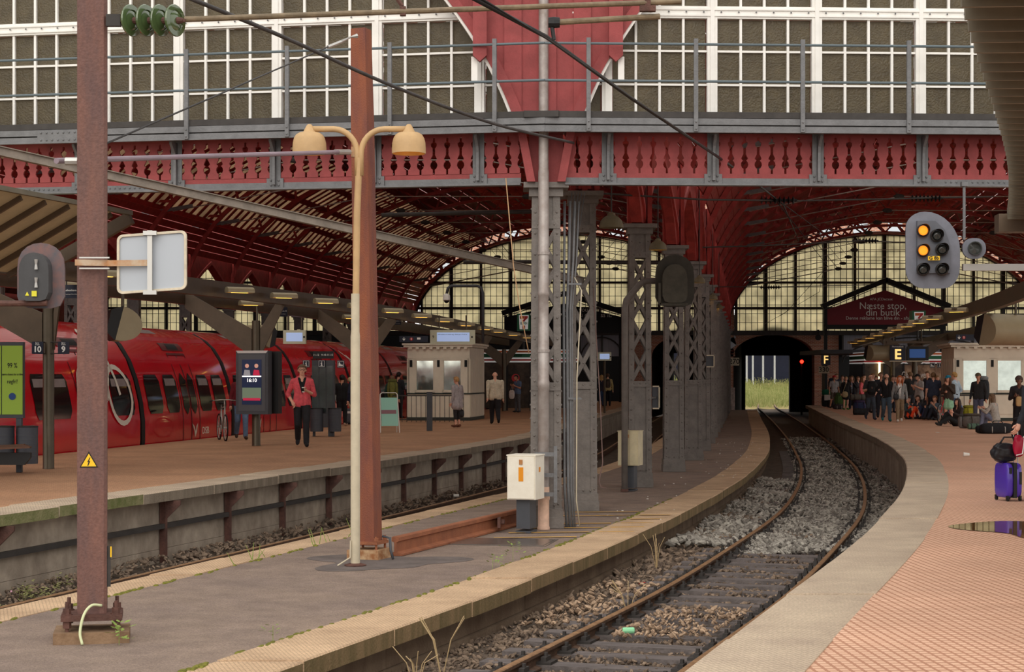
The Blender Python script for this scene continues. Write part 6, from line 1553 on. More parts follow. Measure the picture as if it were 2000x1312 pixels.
# striped shop fronts and cube signs
mat('shop_glass', (44, 36, 32), .3, var=.5, scale=1.5, spec=.2, second=(92, 76, 62)); flat('s_orange', (226, 110, 40), .4); flat('s_green', (20, 110, 70), .4); flat('s_red', (200, 40, 48), .4); flat('s_white', (232, 232, 228), .4, emit=.15)
def shop(label, x0, x1, y, d):
    t = thing('convenience_shop', label, 'shop', ((x0+x1)/2, y, 0))
    z = 2.34
    for hgt, m in ((.06, 's_white'), (.08, 's_red'), (.08, 's_white'), (.18, 's_green'), (.06, 's_white'), (.09, 's_orange'), (.05, 's_white')):
        MB().box(((x0+x1)/2, y+d/2, z+hgt/2), (x1-x0, d, hgt)).build('fascia_band', m, t); z += hgt
    n = max(2, round((x1-x0)/1.1)); w = (x1-x0)/n
    for i in range(n):
        MB().box((x0+w*(i+.5), y+.1, 1.22), (w-.1, .04, 2.2)).build('pane', 'shop_glass', t); MB().box((x0+w*i, y+.08, 1.17), (.1, .12, 2.34)).build('mullion', 'black_paint', t)
    MB().box(((x0+x1)/2, y+d-.1, 1.2), (x1-x0, .1, 2.3)).build('back_wall', 'black_paint', t)
    return t
sl_ = shop('convenience shop with orange green red striped fascia, behind the left kiosk', -1.4, 3.2, 84, 4)
text_part('ELEVEN', .16, sl_, 'black_print', (.55-.35, 83.98, 2.66))
for x, m_ in ((.35, 's_red'), ): MB().lathe([(.2, -.01), (.2, .01)], px(1007, 738, 84.05), (0, 1, 0), 16).build('round_sticker', 's_red', sl_)
pict(sl_, 0, 0, 'i') if False else None
srr = shop('convenience shop with striped fascia behind the crowd', 18.6, 25, 92, 4)
MB().box((22.3, 92.02, 1.45), (3.1, .03, 1.6)).build('poster', mat('coffee_poster', (92, 62, 44), .5, var=.5, scale=1.6, second=(190, 160, 130)), srr)
text_part('Glæden ved', .48, srr, 'white_print', (21.3, 91.99, 1.72), sx=.62); text_part('noget rigtigt', .4, srr, 'white_print', (21.5, 91.99, 1.28), sx=.6) if False else None
tag(MB().box((19.4, 91.9, 1.65), (.1, .06, 1.5)).build('light_strip', flat('strip_glow', (255, 226, 160), emit=4)), 'glowing upright light strip at the shop behind the crowd', 'light')
def cube_sign(label, x, y, Y):
    k = Y/3400; p = px(x, y, Y); w, h = 26*k, 33*k; t = thing('shop_cube_sign', label, 'sign', p)
    MB().box((p.x, p.y+w/2, p.z), (w, w, h)).build('cube', 's_green', t)
    f = MB().prism([(-.37*w, .42*h), (.37*w, .42*h), (.31*w, -.42*h), (-.31*w, -.42*h)], (p.x, p.y-.012, p.z), (1, 0, 0), (0, 0, 1), (0, 1, 0), .01).build('white_face', 's_white', t)
    o = (p.x, p.y-.02, p.z)
    MB().prism([(-.3*w, .36*h), (.1*w, .36*h), (.02*w, .2*h), (-.3*w, .2*h)], o, (1, 0, 0), (0, 0, 1), (0, 1, 0), .006).build('numeral_bar', 's_orange', f)
    MB().prism([(.1*w, .36*h), (.3*w, .36*h), (.3*w, .24*h), (.12*w, .12*h), (.06*w, .03*h), (-.12*w, .03*h), (-.06*w, .12*h), (.04*w, .22*h)], o, (1, 0, 0), (0, 0, 1), (0, 1, 0), .006).build('numeral_stroke', 's_red', f)
    text_part('ELEVEN', .2*h, f, 's_green', (p.x, p.y-.022, p.z-.07*h), sx=.62, bold=.03)
    MB().box((p.x-.0*w, p.y-.018, p.z-.3*h), (.2*w, .008, .2*h)).build('numeral_foot', 's_red', f)
    MB().tube([(p.x, p.y+w/2, p.z-h/2), (p.x, p.y+w/2, 2.85)], .05, 6).build('stem', 'dark_iron', t)
cube_sign('lit green and white cube sign with a seven above the left shop', 1023, 629, 84.5)
cube_sign('lit green and white cube sign with a seven before the red gable sign', 1795, 623, 92.5)
# letter E sign with departure screen
es = thing('section_sign', 'dark hanging sign with large yellow letter E and departure screen', 'sign', px(1775, 690, 76))
p = px(1753, 689, 76); k = 76/3400
MB().box(p, (30*k, .1, 30*k)).build('letter_panel', 'blue_black', es); text_part('E', 27*k, es, 'sign_glow', (p.x, p.y-.055, p.z-.08), bold=.03); text_part('Perronafsnit', .1, es, 'white_print', (p.x, p.y-.055, p.z+.27))
q = px(1792, 690, 76); MB().box(q, (42*k, .14, 27*k)).build('screen_case', 'black_paint', es); MB().box(q+Vector((-.02, -.075, 0)), (31*k, .01, 17*k)).build('screen', flat('dim_blue', (40, 66, 110), emit=.6), es)
MB().box(px(1776, 668, 76), (90*k, .1, .1)).build('hanging_bar', 'brown_steel', es); MB().box(px(1776, 705, 76), (78*k, .1, .04)).build('lower_edge', 'pale_paint', es)
for x in (1745, 1800): MB().tube([px(x, 668, 76), px(x, 640, 76)], .03, 6).build('hanger', 'brown_post', es)
for i, x in enumerate((1821, 1835)):
    pc = thing('pictogram_sign', ['dark blue waiting room pictogram left of the right kiosk', 'dark blue information pictogram left of the right kiosk'][i], 'sign', px(x, 713, 70)); pict(pc, 0, 0, 'wi'[i], 0.); MB().box((0, .05, 0), (.05, .05, .1)).build('arm', 'dark_iron', pc, local=True)
fs_ = thing('shelter_roof', 'flat dark shelter roof beside the right tunnel mouth', 'shelter', px(1635, 683, 94))
MB().box((px(1640, 0, 97).x, 98.5, 3.0), (2.8, 7, .22)).build('slab', 'charcoal', fs_)
for x in (1608, 1662): MB().box((px(x, 0, 99).x, 99, 1.45), (.14, .14, 2.9)).build('post', 'brown_post', fs_)
fs_.location = (px(1635, 683, 98).x, 98, 0)
for ch in fs_.children: ch.location = -Vector((px(1635, 683, 98).x, 98, 0))+Vector(wmat(fs_).translation)

# ------------------------------------------------------------------ bags, cases, bicycles
def rbox(mb, c, d, e=4., seg=16, ring=10, rz=0., crumple=0.):
    """soft rounded box"""
    vs = []; sg = lambda v, p: math.copysign(abs(v)**p, v)
    ca, sa = math.cos(rz), math.sin(rz)
    for i in range(ring+1):
        t = -PI/2+PI*i/ring
        for k in range(seg):
            p = 2*PI*k/seg; x = d[0]/2*sg(math.cos(t), 2/e)*sg(math.cos(p), 2/e); y = d[1]/2*sg(math.cos(t), 2/e)*sg(math.sin(p), 2/e); z = d[2]/2*sg(math.sin(t), 2/e); cf = 1+crumple*(math.sin(3*p+5*t)+.7*math.sin(7*p-4*t+1)+.5*math.cos(11*t+2*p)); x *= cf; y *= cf; z *= 1+(cf-1)*.5
            vs.append((c[0]+x*ca-y*sa, c[1]+x*sa+y*ca, c[2]+z))
    return mb.add(vs, [(i*seg+k, i*seg+(k+1) % seg, (i+1)*seg+(k+1) % seg, (i+1)*seg+k) for i in range(ring) for k in range(seg)])
def cloth(rgb):
    n = 'cloth_%d_%d_%d' % tuple(rgb)
    return mat(n, rgb, .85, var=.18, scale=14, bump=.15, bscale=40)
def backpack(label, loc, rz, w, d, h, col, col2=(40, 40, 44), z0=0., extra=None):
    t = thing('backpack', label, 'backpack', (loc[0], loc[1], z0), rz)
    rbox(MB(), (0, 0, h*.45), (w, d, h*.9), 3.5).build('body', cloth(col), t, smooth=True, local=True)
    rbox(MB(), (0, 0, h*.92), (w*.86, d*.9, h*.2), 3).build('lid', cloth(col2), t, smooth=True, local=True)
    rbox(MB(), (0, d*.5, h*.35), (w*.7, d*.3, h*.4), 3).build('pocket', cloth(col2), t, smooth=True, local=True)
    for s in (-1, 1): MB().tube([(s*w*.25, -d*.45, h*.85), (s*w*.28, -d*.62, h*.6), (s*w*.25, -d*.5, h*.15)], .02, 5).build('strap', cloth(col2), t, smooth=True, local=True)
    return t
def duffel(label, loc, rz, L, r, col, z0=0.):
    t = thing('duffel_bag', label, 'bag', (loc[0], loc[1], z0), rz)
    rbox(MB(), (0, 0, r*.9), (L, r*2, r*1.8), 4).build('body', cloth(col), t, smooth=True, local=True)
    for s in (-1, 1):
        MB().tube([(s*L*.2, -r*1.02, .03), (s*L*.2, -r*1.05, r), (s*L*.18, -r*.5, r*1.85), (s*L*.2, r*.9, r)], .012, 5).build('strap', cloth((190, 186, 180)), t, smooth=True, local=True)
    MB().tube([(-L*.18, -r*.4, r*1.8), (-L*.1, -r*.4, r*2.15), (L*.1, -r*.4, r*2.15), (L*.18, -r*.4, r*1.8)], .014, 6).build('handle', 'black_paint', t, smooth=True, local=True)
    return t
def mat_roll(label, loc, rz, L, r, col, z0=0.):
    t = thing('sleeping_mat', label, 'sleeping mat', (loc[0], loc[1], z0), rz)
    MB().lathe([(.0, -L/2), (r*.9, -L/2), (r, -L/2+.02), (r, L/2-.02), (r*.9, L/2), (0, L/2)], (0, 0, r), (1, 0, 0), 16, cap=False).build('roll', cloth(col), t, smooth='auto', local=True)
    for s in (-.25, .25): MB().lathe([(r*1.03, s*L-.015), (r*1.03, s*L+.015)], (0, 0, r), (1, 0, 0), 16).build('strap', 'black_paint', t, local=True)
X, Y = gp(1969, 977)
sc2 = thing('purple_suitcase', 'glossy purple wheeled suitcase with raised handle on the right platform', 'suitcase', (X, Y, 0), .25)
flat('purple_shell', (78, 52, 168), .25, coat=.4)
for s in (-1, 1): rbox(MB(), (s*.062, 0, .27), (.105, .36, .46), 5).build('shell', 'purple_shell', sc2, smooth=True, local=True)
MB().box((0, 0, .27), (.045, .365, .455)).build('zip_band', 'black_paint', sc2, local=True)
MB().box((.075, -.185, .3), (.03, .012, .16)).build('carry_handle', 'black_paint', sc2, local=True); MB().box((-.07, -.185, .4), (.035, .012, .08)).build('lock', 'black_paint', sc2, local=True)
for s in (-1, 1):
    for q in (-1, 1):
        MB().lathe([(.028, -.012), (.028, .012)], (s*.09, q*.14, .028), (1, 0, 0), 12).box((s*.09, q*.14, .05), (.03, .04, .04)).build('wheel', 'black_paint', sc2, local=True)
for s in (-.05, .05): MB().tube([(.11, s, .48), (.11, s, .93)], .008, 6).build('handle_rod', 'steel', sc2, local=True)
MB().box((.11, 0, .935), (.03, .14, .03)).build('handle_grip', 'black_paint', sc2, local=True)
t = thing('hand_bag', 'black leather bag lying on top of the purple suitcase', 'bag', (X-.06, Y-.02, .5), .3)
rbox(MB(), (0, 0, .13), (.34, .2, .25), 2.8, 36, 24, crumple=.055).build('body', mat('black_leather', (34, 34, 38), .35, var=.2, scale=12, bump=.4, bscale=14), t, smooth=True, local=True); MB().tube([(-.06, 0, .25), (.0, 0, .33), (.14, 0, .33), (.16, 0, .2)], .012, 6).build('handle', 'black_leather', t, local=True, smooth=True)
t = thing('hand_bag', 'crimson and white bag hung on the suitcase handle', 'bag', (X+.1, Y-.12, .6), .1); rbox(MB(), (0, 0, .12), (.13, .1, .28), 3, 24, 16, crumple=.07).build('body', flat('crimson', (168, 24, 56), .3), t, smooth=True, local=True); MB().tube([(-.05, -.05, 0), (.03, -.06, .02), (.06, -.05, .2)], .008, 5).build('piping', 'white_print', t, local=True)
t = thing('plastic_bag', 'white crumpled plastic bag behind the suitcase handle', 'bag', (X+.24, Y-.05, .66), .1); rbox(MB(), (0, 0, .08), (.2, .1, .2), 2.4, 28, 20, crumple=.13).build('body', 'white_print', t, smooth=True, local=True)
def bicycle(label, loc, rz, col, steer=0.):
    t = thing('bicycle', label, 'bicycle', (loc[0], loc[1], 0), rz); r = .33
    def wheel(x):
        w = MB().tube([(x+r*math.cos(a), 0, r+r*math.sin(a)) for a in [2*PI*i/28 for i in range(29)]], .02, 6, False).build('tyre', 'black', t, smooth=True, local=True)
        MB().tube([(x+(r-.03)*math.cos(a), 0, r+(r-.03)*math.sin(a)) for a in [2*PI*i/28 for i in range(29)]], .01, 5, False).build('rim', 'steel', w, smooth=True, local=True)
        s = MB()
        for i in range(14): a = 2*PI*i/14; s.beam((x, .02*(-1)**i, r), (x+(r-.03)*math.cos(a), 0, r+(r-.03)*math.sin(a)), .004, .004)
        tag(s.build('spokes', 'steel', w, local=True), kind='stuff'); MB().lathe([(.025, -.05), (.025, .05)], (x, 0, r), (0, 1, 0), 8).build('hub', 'steel', w, local=True)
    wheel(-.52); wheel(.52)
    for a, b in (((.52, 0, .33), (.36, 0, .88)), ((.38, 0, .82), (-.02, 0, .3)), ((.37, 0, .86), (-.16, 0, .82)), ((-.02, 0, .3), (-.18, 0, .92)), ((-.02, 0, .3), (-.52, 0, .33)), ((-.52, 0, .33), (-.16, 0, .8)), ((.36, 0, .88), (.33, 0, 1.02))): MB().tube([a, b], .018, 7).build('frame_tube', col, t, smooth=True, local=True)
    MB().tube([(.3, -.29, 1.02), (.35, -.1, 1.04), (.35, .1, 1.04), (.3, .29, 1.02)], .014, 6).build('handlebar', 'steel', t, smooth=True, local=True)
    for s in (-1, 1): MB().tube([(.3, s*.29, 1.02), (.28, s*.36, 1.0)], .018, 6).build('grip', 'black', t, local=True)
    rbox(MB(), (-.2, 0, .95), (.26, .15, .06), 2.4).build('saddle', 'black', t, smooth=True, local=True)
    MB().lathe([(.09, -.01), (.09, .01)], (-.02, -.04, .3), (0, 1, 0), 14).beam((-.02, -.07, .3), (.06, -.07, .16), .02, .015).build('crank', 'steel', t, local=True)
    return t
# ------------------------------------------------------------------ people
SKIN = {'fair': (226, 172, 148), 'tan': (196, 140, 112), 'dark': (120, 82, 64)}
for kx, v in SKIN.items(): mat('skin_'+kx, v, .55, var=.06, scale=20)
flat('eye_white', (230, 226, 222), .3); flat('eye_dark', (40, 30, 26), .3); mat('lips', (176, 96, 90), .5, var=.05)
def V(*a): return Vector(a)
def person(label, pos, rz=0., h=1.75, pose='stand', arms=('down', 'down'), top=(60, 60, 64), bottom=(40, 42, 52), shoes=(40, 38, 38), skin='fair', hair=(84, 62, 44), style='short',
           sleeve='long', legs='long', inner=None, coat=None, hat=None, vox=.019, z0=0., glasses=False, build=1., look=0., turn=0.):
    k = h/1.75; t = thing('person', label, 'person', (pos[0], pos[1], z0), rz)
    J = {}
    if pose in ('stand', 'walk', 'walk2', 'wide'):
        J['pel'] = V(0, 0, .95); J['chest'] = V(0, 0, 1.40); lean = V(0, -.02, 0)
        if pose == 'stand': L = [(.1, -.01, .5, .1, .03, .09), (-.1, -.03, .5, -.11, 0, .09)]
        elif pose == 'wide': L = [(.14, -.04, .5, .19, .02, .09), (-.14, 0, .5, -.2, .05, .09)]
        elif pose == 'walk': L = [(.09, -.17, .53, .09, -.2, .1), (-.09, -.02, .49, -.09, .3, .17)]
        else: L = [(.09, -.01, .49, .09, .3, .17), (-.09, -.17, .53, -.09, -.2, .1)]
    elif pose == 'sit_knees': J['pel'] = V(0, 0, .13); J['chest'] = V(0, .03, .58); L = [(.13, -.36, .44, .12, -.56, .09), (-.13, -.33, .47, -.12, -.5, .09)]
    elif pose == 'sit_long': J['pel'] = V(0, 0, .13); J['chest'] = V(0, .08, .58); L = [(.1, -.42, .28, .1, -.84, .1), (-.14, -.3, .42, -.12, -.6, .09)]
    elif pose == 'sit_high': J['pel'] = V(0, 0, .32); J['chest'] = V(0, -.07, .77); L = [(.13, -.36, .52, .12, -.45, .09), (-.13, -.38, .5, -.1, -.4, .09)]
    elif pose == 'bend': J['pel'] = V(0, .04, .93); J['chest'] = V(0, -.09, 1.36); L = [(.11, -.03, .5, .13, .03, .09), (-.11, -.0, .5, -.14, .05, .09)]
    pel, ch = J['pel'], J['chest']; d = (ch-pel).normalized(); nk = ch+d*.1+V(0, -.015, 0); hd = nk+V(0, -.035-.04*look, .135-.02*look)
    bx = build
    topm, botm, shm, skm = 'TOP', 'BOT', 'SHO', 'SKI'
    caps = []  # (p, q, rp, rq, material, flatten)
    def C(p, q, a, b, m): caps.append((Vector(p), Vector(q), a, b, m))
    # torso as stacked pairs of tapered capsules
    for s in (-1, 1):
        C(pel+V(s*.075*bx, 0, .02), pel+d*.22+V(s*.065*bx, 0, 0), .115*bx, .105*bx, topm)
        C(pel+d*.22+V(s*.065*bx, 0, 0), ch+V(s*.085*bx, 0, -.06), .105*bx, .115*bx, topm)
        C(ch+V(s*.05, .0, .02), ch+V(s*.175*bx, 0, -.01), .075, .07, topm)
    C(pel+V(0, 0, -.04), pel+V(0, 0, -.02), .11*bx, .11*bx, botm); C(pel+V(0, 0, -.01), ch+V(0, 0, -.1), .122*bx, .11*bx, topm)
    C(ch, nk, .075, .058, topm if style == 'hood' else skm); C(nk, nk+V(0, -.01, .07), .056, .054, skm)
    up = V(0, 0, 1)
    # head: skull, jaw, nose
    C(hd+V(0, .015, .02), hd+V(0, -.012, .02), .082, .08, skm); C(hd+V(0, -.03, -.04), hd+V(0, -.045, -.065), .058, .045, skm)
    C(hd+V(0, -.09, .0), hd+V(0, -.105, -.018), .012, .016, skm)
    for s in (-1, 1): C(hd+V(s*.082, .012, .01), hd+V(s*.085, .015, -.015), .014, .012, skm)
    # legs
    for (kx, ky, kz, ax_, ay, az_), s in zip(L, (1, -1)):
        hip = pel+V(s*.09, 0, -.03); kn = V(kx, ky, kz); an = V(ax_, ay, az_)
        if legs == 'long': C(hip, kn, .098*bx, .078*bx, botm); C(kn, an, .076*bx, .062, botm)
        elif legs == 'shorts': m = hip+(kn-hip)*.85; C(hip, m, .092*bx, .08, botm); C(m, kn, .06, .055, skm); C(kn, kn+(an-kn)*.35, .054, .056, skm); C(kn+(an-kn)*.35, an, .056, .038, skm)
        elif legs == 'capri': m = kn+(an-kn)*.45; C(hip, kn, .088*bx, .07, botm); C(kn, m, .07, .066, botm); C(m, an, .046, .038, skm)
        else: C(hip, kn, .078, .056, skm); C(kn, an, .054, .038, skm)
        td = V(s*.02, -.17, -.04) if pose[:3] != 'sit' else V(s*.02, -.16, .02)
        if az_ > .13: td = V(s*.01, -.12, -.11)
        C(an+V(0, .03, -.03), an+td*.5+V(0, 0, -.03), .048, .046, shm); C(an+td*.5+V(0, 0, -.035), an+td, .045, .034, shm)
    if legs == 'skirt': C(pel+V(-.05, 0, -.05), pel+V(-.06, 0, -.3), .12, .14, botm); C(pel+V(.05, 0, -.05), pel+V(.06, 0, -.3), .12, .14, botm)
    if coat:
        for s in (-1, 1): C(pel+V(s*.06, 0, .1), pel+V(s*.085, 0, -coat), .125*bx, .145*bx, topm)
    else:
        for s in (-1, 1): C(pel+V(s*.075*bx, 0, .02), pel+V(s*.08*bx, 0, -.03), .12*bx, .118*bx, topm)
    # arms
    AR = {'down': (.255, .03, -.3, .27, -.05, -.55), 'swing_f': (.25, -.02, -.29, .25, -.2, -.5), 'swing_b': (.26, .12, -.27, .27, .15, -.53), 'bent': (.26, .04, -.29, .09, -.24, -.2), 'phone': (.24, -.04, -.28, .1, -.27, -.16),
          'pocket': (.3, .07, -.27, .2, -.06, -.46), 'hip': (.34, .06, -.24, .2, -.02, -.4), 'eat': (.25, -.06, -.27, .06, -.22, .02), 'knee': (.26, -.14, -.24, .16, -.36, -.12), 'prop': (.28, .18, -.26, .27, .28, -.5), 'reach': (.3, -.14, -.24, .44, -.2, -.44), 'fold': (.26, -.04, -.28, .03, -.2, -.24)}
    hands = []
    for s, a in zip((1, -1), arms):
        e = AR[a]; sh = ch+V(s*.185*bx, 0, 0); el = ch+V(s*e[0], e[1], e[2]); wr = ch+V(s*e[3], e[4], e[5])
        if pose[:3] == 'sit' and wr.z < .06: wr.z = .06
        if sleeve == 'long': C(sh, el, .066*bx, .052, topm); C(el, wr-(wr-el)*.06, .05, .038, topm); C(wr-(wr-el)*.1, wr, .03, .028, skm)
        elif sleeve == 'short': m = sh+(el-sh)*.62; C(sh, m, .068*bx, .062, topm); C(m, el, .042, .04, skm); C(el, wr, .04, .028, skm)
        elif sleeve == 'rolled': m = el+(wr-el)*.25; C(sh, el, .066*bx, .055, topm); C(el, m, .055, .05, topm); C(m, wr, .036, .028, skm)
        else: C(sh, el, .05, .04, skm); C(el, wr, .04, .028, skm)
        hands.append((s, el, wr, a))
    b = MB()
    for p, q, a, c, m in caps:
        n = 4; dd = (q-p); L_ = dd.length
        if L_ < 1e-4: dd = V(0, 0, 1); L_ = .001; q = p+dd*L_
        dn = dd.normalized()
        pts = [p-dn*a*.94, p-dn*a*.7, p-dn*a*.35, p, q, q+dn*c*.35, q+dn*c*.7, q+dn*c*.94]; rr = [a*.34, a*.714, a*.937, a, c, c*.937, c*.714, c*.34]
        b.tube([v*k for v in pts], [r_*k for r_ in rr], 12)
    me = bpy.data.meshes.new('tmp'); me.from_pydata(b.v, [], b.f); to = bpy.data.objects.new('tmp', me)
    r_ = to.modifiers.new('r', 'REMESH'); r_.mode = 'VOXEL'; r_.voxel_size = vox; r_.use_smooth_shade = True
    sm = to.modifiers.new('s', 'SMOOTH'); sm.factor = .5; sm.iterations = 3
    body = evaluated(to); bpy.data.meshes.remove(me)
    nf = len(body.polygons); cen = np.zeros(nf*3); body.polygons.foreach_get('center', cen); cen = cen.reshape(-1, 3)/k
    best = np.full(nf, 9.); idx = np.zeros(nf, int); ms = ['TOP', 'BOT', 'SHO', 'SKI', 'INN']
    for p, q, a, c, m in caps:
        p_, q_ = np.array(p), np.array(q); dv = q_-p_; ll = max(1e-9, dv@dv); tt = np.clip(((cen-p_)@dv)/ll, 0, 1)
        ds = np.linalg.norm(cen-(p_+tt[:, None]*dv), axis=1)-(a+(c-a)*tt); up_ = ds < best; best[up_] = ds[up_]; idx[up_] = ms.index(m)
    if inner:
        fr = (idx == 0) & (np.abs(cen[:, 0]) < inner[1]*np.clip((cen[:, 2]-pel.z-inner[2])/(.45-inner[2]), 0, 1.2)) & (cen[:, 1] < -.03)
        idx[fr] = 4
    vs = [tuple(v.co) for v in body.vertices]; fsx = [tuple(p.vertices) for p in body.polygons]; mi = idx.tolist()
    bpy.data.meshes.remove(body)
    # hands with five bent fingers, eyes and mouth joined into the body
    hb = MB()
    for s, el, wr, a in hands:
        f = (wr-el).normalized(); side = V(0, 0, 1) if abs(f.z) < .8 else V(0, -1, 0); side = (side-f*side.dot(f)).normalized(); nrm = f.cross(side)*s
        pc = wr+f*.045; hb.tube([v*k for v in (wr-f*.02, wr+f*.02, pc, wr+f*.085)], [.026*k, .034*k, .038*k, .028*k], 8)
        for i, L_ in enumerate((.07, .078, .073, .058)):
            o = wr+f*.075+side*(.03-.02*i); c1 = o+f*L_*.55-nrm*.008; c2 = c1+f*L_*.3-nrm*.03
            hb.tube([o*k, c1*k, c2*k], [.0095*k, .009*k, .007*k], 6)
        o = wr+f*.03+side*.034; hb.tube([o*k, (o+side*.022+f*.03-nrm*.01)*k, (o+side*.02+f*.06-nrm*.022)*k], [.012*k, .011*k, .008*k], 6)
    n0 = len(vs); vs += hb.v; fsx += [tuple(i+n0 for i in f_) for f_ in hb.f]; mi += [3]*len(hb.f)
    eb = MB(); em = []
    for s in (-1, 1):
        c0 = len(eb.f); eb.ball((hd+V(s*.032, -.088, .018))*k, (.013*k, .008*k, .008*k), 8, 5); em += [5]*(len(eb.f)-c0)
        c0 = len(eb.f); eb.ball((hd+V(s*.032, -.096, .018))*k, .006*k, 6, 4); em += [6]*(len(eb.f)-c0)
        c0 = len(eb.f); eb.beam((hd+V(s*.015, -.094, .036))*k, (hd+V(s*.05, -.088, .036))*k, .006*k, .006*k); em += [6]*(len(eb.f)-c0)
    c0 = len(eb.f); eb.ball((hd+V(0, -.092, -.052))*k, (.02*k, .007*k, .0055*k), 8, 5); em += [7]*(len(eb.f)-c0)
    n0 = len(vs); vs += eb.v; fsx += [tuple(i+n0 for i in f_) for f_ in eb.f]; mi += em
    bm_ = bpy.data.meshes.new('body'); bm_.from_pydata(vs, [], fsx)
    for m in (cloth(top), cloth(bottom), cloth(shoes), MATS['skin_'+skin], cloth(inner[0]) if inner else cloth(top), MATS['eye_white'], MATS['eye_dark'], MATS['lips']): bm_.materials.append(m)
    bm_.polygons.foreach_set('material_index', mi); bm_.polygons.foreach_set('use_smooth', [True]*len(mi)); bm_.update()
    bo = bpy.data.objects.new('body', bm_); COL.objects.link(bo); bo.parent = t
    # hair, hats, hoods
    hm = mat('hair_%d_%d_%d' % tuple(hair), hair, .6, var=.3, scale=30, bump=.3, bscale=60, stretch=(1, 1, .3))
    def shell(gx, keep, nm, m, lo=0.):
        q = MB(); SG, RN = 20, 14; vv = []; ff = []
        for i in range(RN+1):
            tt = -PI/2+PI*i/RN
            for kk_ in range(SG):
                pp = 2*PI*kk_/SG; vv.append((hd+V(gx*.092*math.cos(tt)*math.cos(pp), gx*.105*math.cos(tt)*math.sin(pp)+.006, .022+gx*.105*math.sin(tt)))*k)
        for i in range(RN):
            for kk_ in range(SG):
                tt = -PI/2+PI*(i+.5)/RN; pp = 2*PI*(kk_+.5)/SG; x, y, z = math.cos(tt)*math.cos(pp), math.cos(tt)*math.sin(pp), math.sin(tt)
                if keep(x, y, z): ff.append((i*SG+kk_, i*SG+(kk_+1) % SG, (i+1)*SG+(kk_+1) % SG, (i+1)*SG+kk_))
        q.add(vv, ff); o = q.build(nm, m, t, smooth=True, local=True)
        sdm = o.modifiers.new('thick', 'SOLIDIFY'); sdm.thickness = .012; sdm.offset = 1
        return o
    if style in ('short', 'pony', 'bun', 'long', 'grey'):
        shell(1.0, lambda x, y, z: z > .52 or (y > -.35 and z > .05) or (y > .25 and z > -.55), 'hair', hm)
        if style == 'pony': MB().tube([v*k for v in (hd+V(0, .1, .05), hd+V(0, .15, .0), hd+V(.02, .15, -.2))], [.03*k, .035*k, .012*k], 8).build('ponytail', hm, t, smooth=True, local=True)
        if style == 'bun': MB().ball((hd+V(0, .11, .03))*k, .045*k, 10, 7).build('bun', hm, t, smooth=True, local=True)
        if style == 'long':
            q = MB(); rbox(q, (hd+V(0, .05, -.12))*k, (.22*k, .13*k, .36*k), 3); q.build('long_hair', hm, t, smooth=True, local=True)
            for s in (-1, 1): MB().tube([v*k for v in (hd+V(s*.08, -.02, .06), hd+V(s*.1, -.02, -.06), hd+V(s*.1, -.05, -.26))], [.03*k, .035*k, .015*k], 8).build('lock', hm, t, smooth=True, local=True)
    elif style == 'fringe': shell(1.0, lambda x, y, z: z > .5 or (y > -.2 and z > -.4), 'hair', hm)
    elif style == 'beard':
        shell(1.02, lambda x, y, z: (y < -.1 and z < -.42), 'beard', hm)
    if style == 'hood': rbox(MB(), (ch+V(0, .1, .1))*k, (.26*k, .12*k, .16*k), 2.6).build('hood', cloth(top), t, smooth=True, local=True)
    if hat:
        hc = cloth(hat); shell(1.08, lambda x, y, z: z > .22, 'cap', hc)
        MB().prism([(-.075*k, 0), (.075*k, 0), (.06*k, .07*k), (.03*k, .095*k), (-.03*k, .095*k), (-.06*k, .07*k)], (hd+V(0, -.085, .05))*k, (1, 0, 0), (0, -1, -.25), (0, 0, 1), .01*k).build('peak', hc, t, local=True)
    if glasses:
        q = MB()
        for s in (-1, 1): q.tube([(hd+V(s*.034+.026*math.cos(a), -.102, .018+.018*math.sin(a)))*k for a in [2*PI*i/12 for i in range(13)]], .003*k, 4, False)
        q.tube([(hd+V(-.01, -.103, .02))*k, (hd+V(.01, -.103, .02))*k], .003*k, 4); q.build('glasses', 'black', t, local=True)
    t['_h'] = 0
    del t['_h']
    return dict(t=t, hd=hd*k, ch=ch*k, pel=pel*k, hands=[(wr+(wr-el).normalized()*.08)*k for s, el, wr, a in hands], k=k)
def wpt(P, v): return wmat(P['t']) @ Vector(v)
# ---- left platform
X, Y = gp(590, 872)
r1 = person('man in red zip hoodie and black trousers holding a paper cup', (X, Y), .12, 1.9, 'walk', ('bent', 'pocket'), (216, 88, 98), (34, 34, 38), (36, 36, 40), 'fair', (112, 86, 66), 'short', 'rolled', inner=((26, 26, 28), .075, .16), vox=.008, glasses=True, look=.2)
hp = wpt(r1, r1['hands'][0]); t = thing('paper_cup', 'black and white paper cup in the hand of the man in red', 'cup', (hp.x-.02, hp.y-.03, hp.z-.06))
MB().lathe([(.028, 0), (.036, .1)], (0, 0, 0), seg=14).build('cup', 'black', t, local=True); MB().lathe([(.038, .1), (.038, .115), (.033, .12)], (0, 0, 0), seg=14).build('lid', 'white_print', t, local=True); MB().lathe([(.0285, 0), (.03, .02)], (0, 0, 0), seg=14).build('base_band', 'white_print', t, local=True)
MB().tube([(r1['ch']+V(0, .08, .08))+V(.13*math.cos(a), .05*math.sin(a)*1.2, -.03*math.cos(a*2)) for a in [PI*i/8 for i in range(9)]], .04, 8).build('hood', cloth((216, 88, 98)), r1['t'], smooth=True, local=True)
X, Y = gp(462, 857)
person('person in dark red jacket and jeans pushing a bicycle behind the screen', (-7.0, 45.0), .25, 1.78, 'walk', ('reach', 'down'), (104, 24, 34), (92, 112, 140), (70, 50, 40), 'tan', (60, 44, 34))
bicycle('silver bicycle pushed beside the red train', (-7.42, 44.6), -1.25, 'steel')
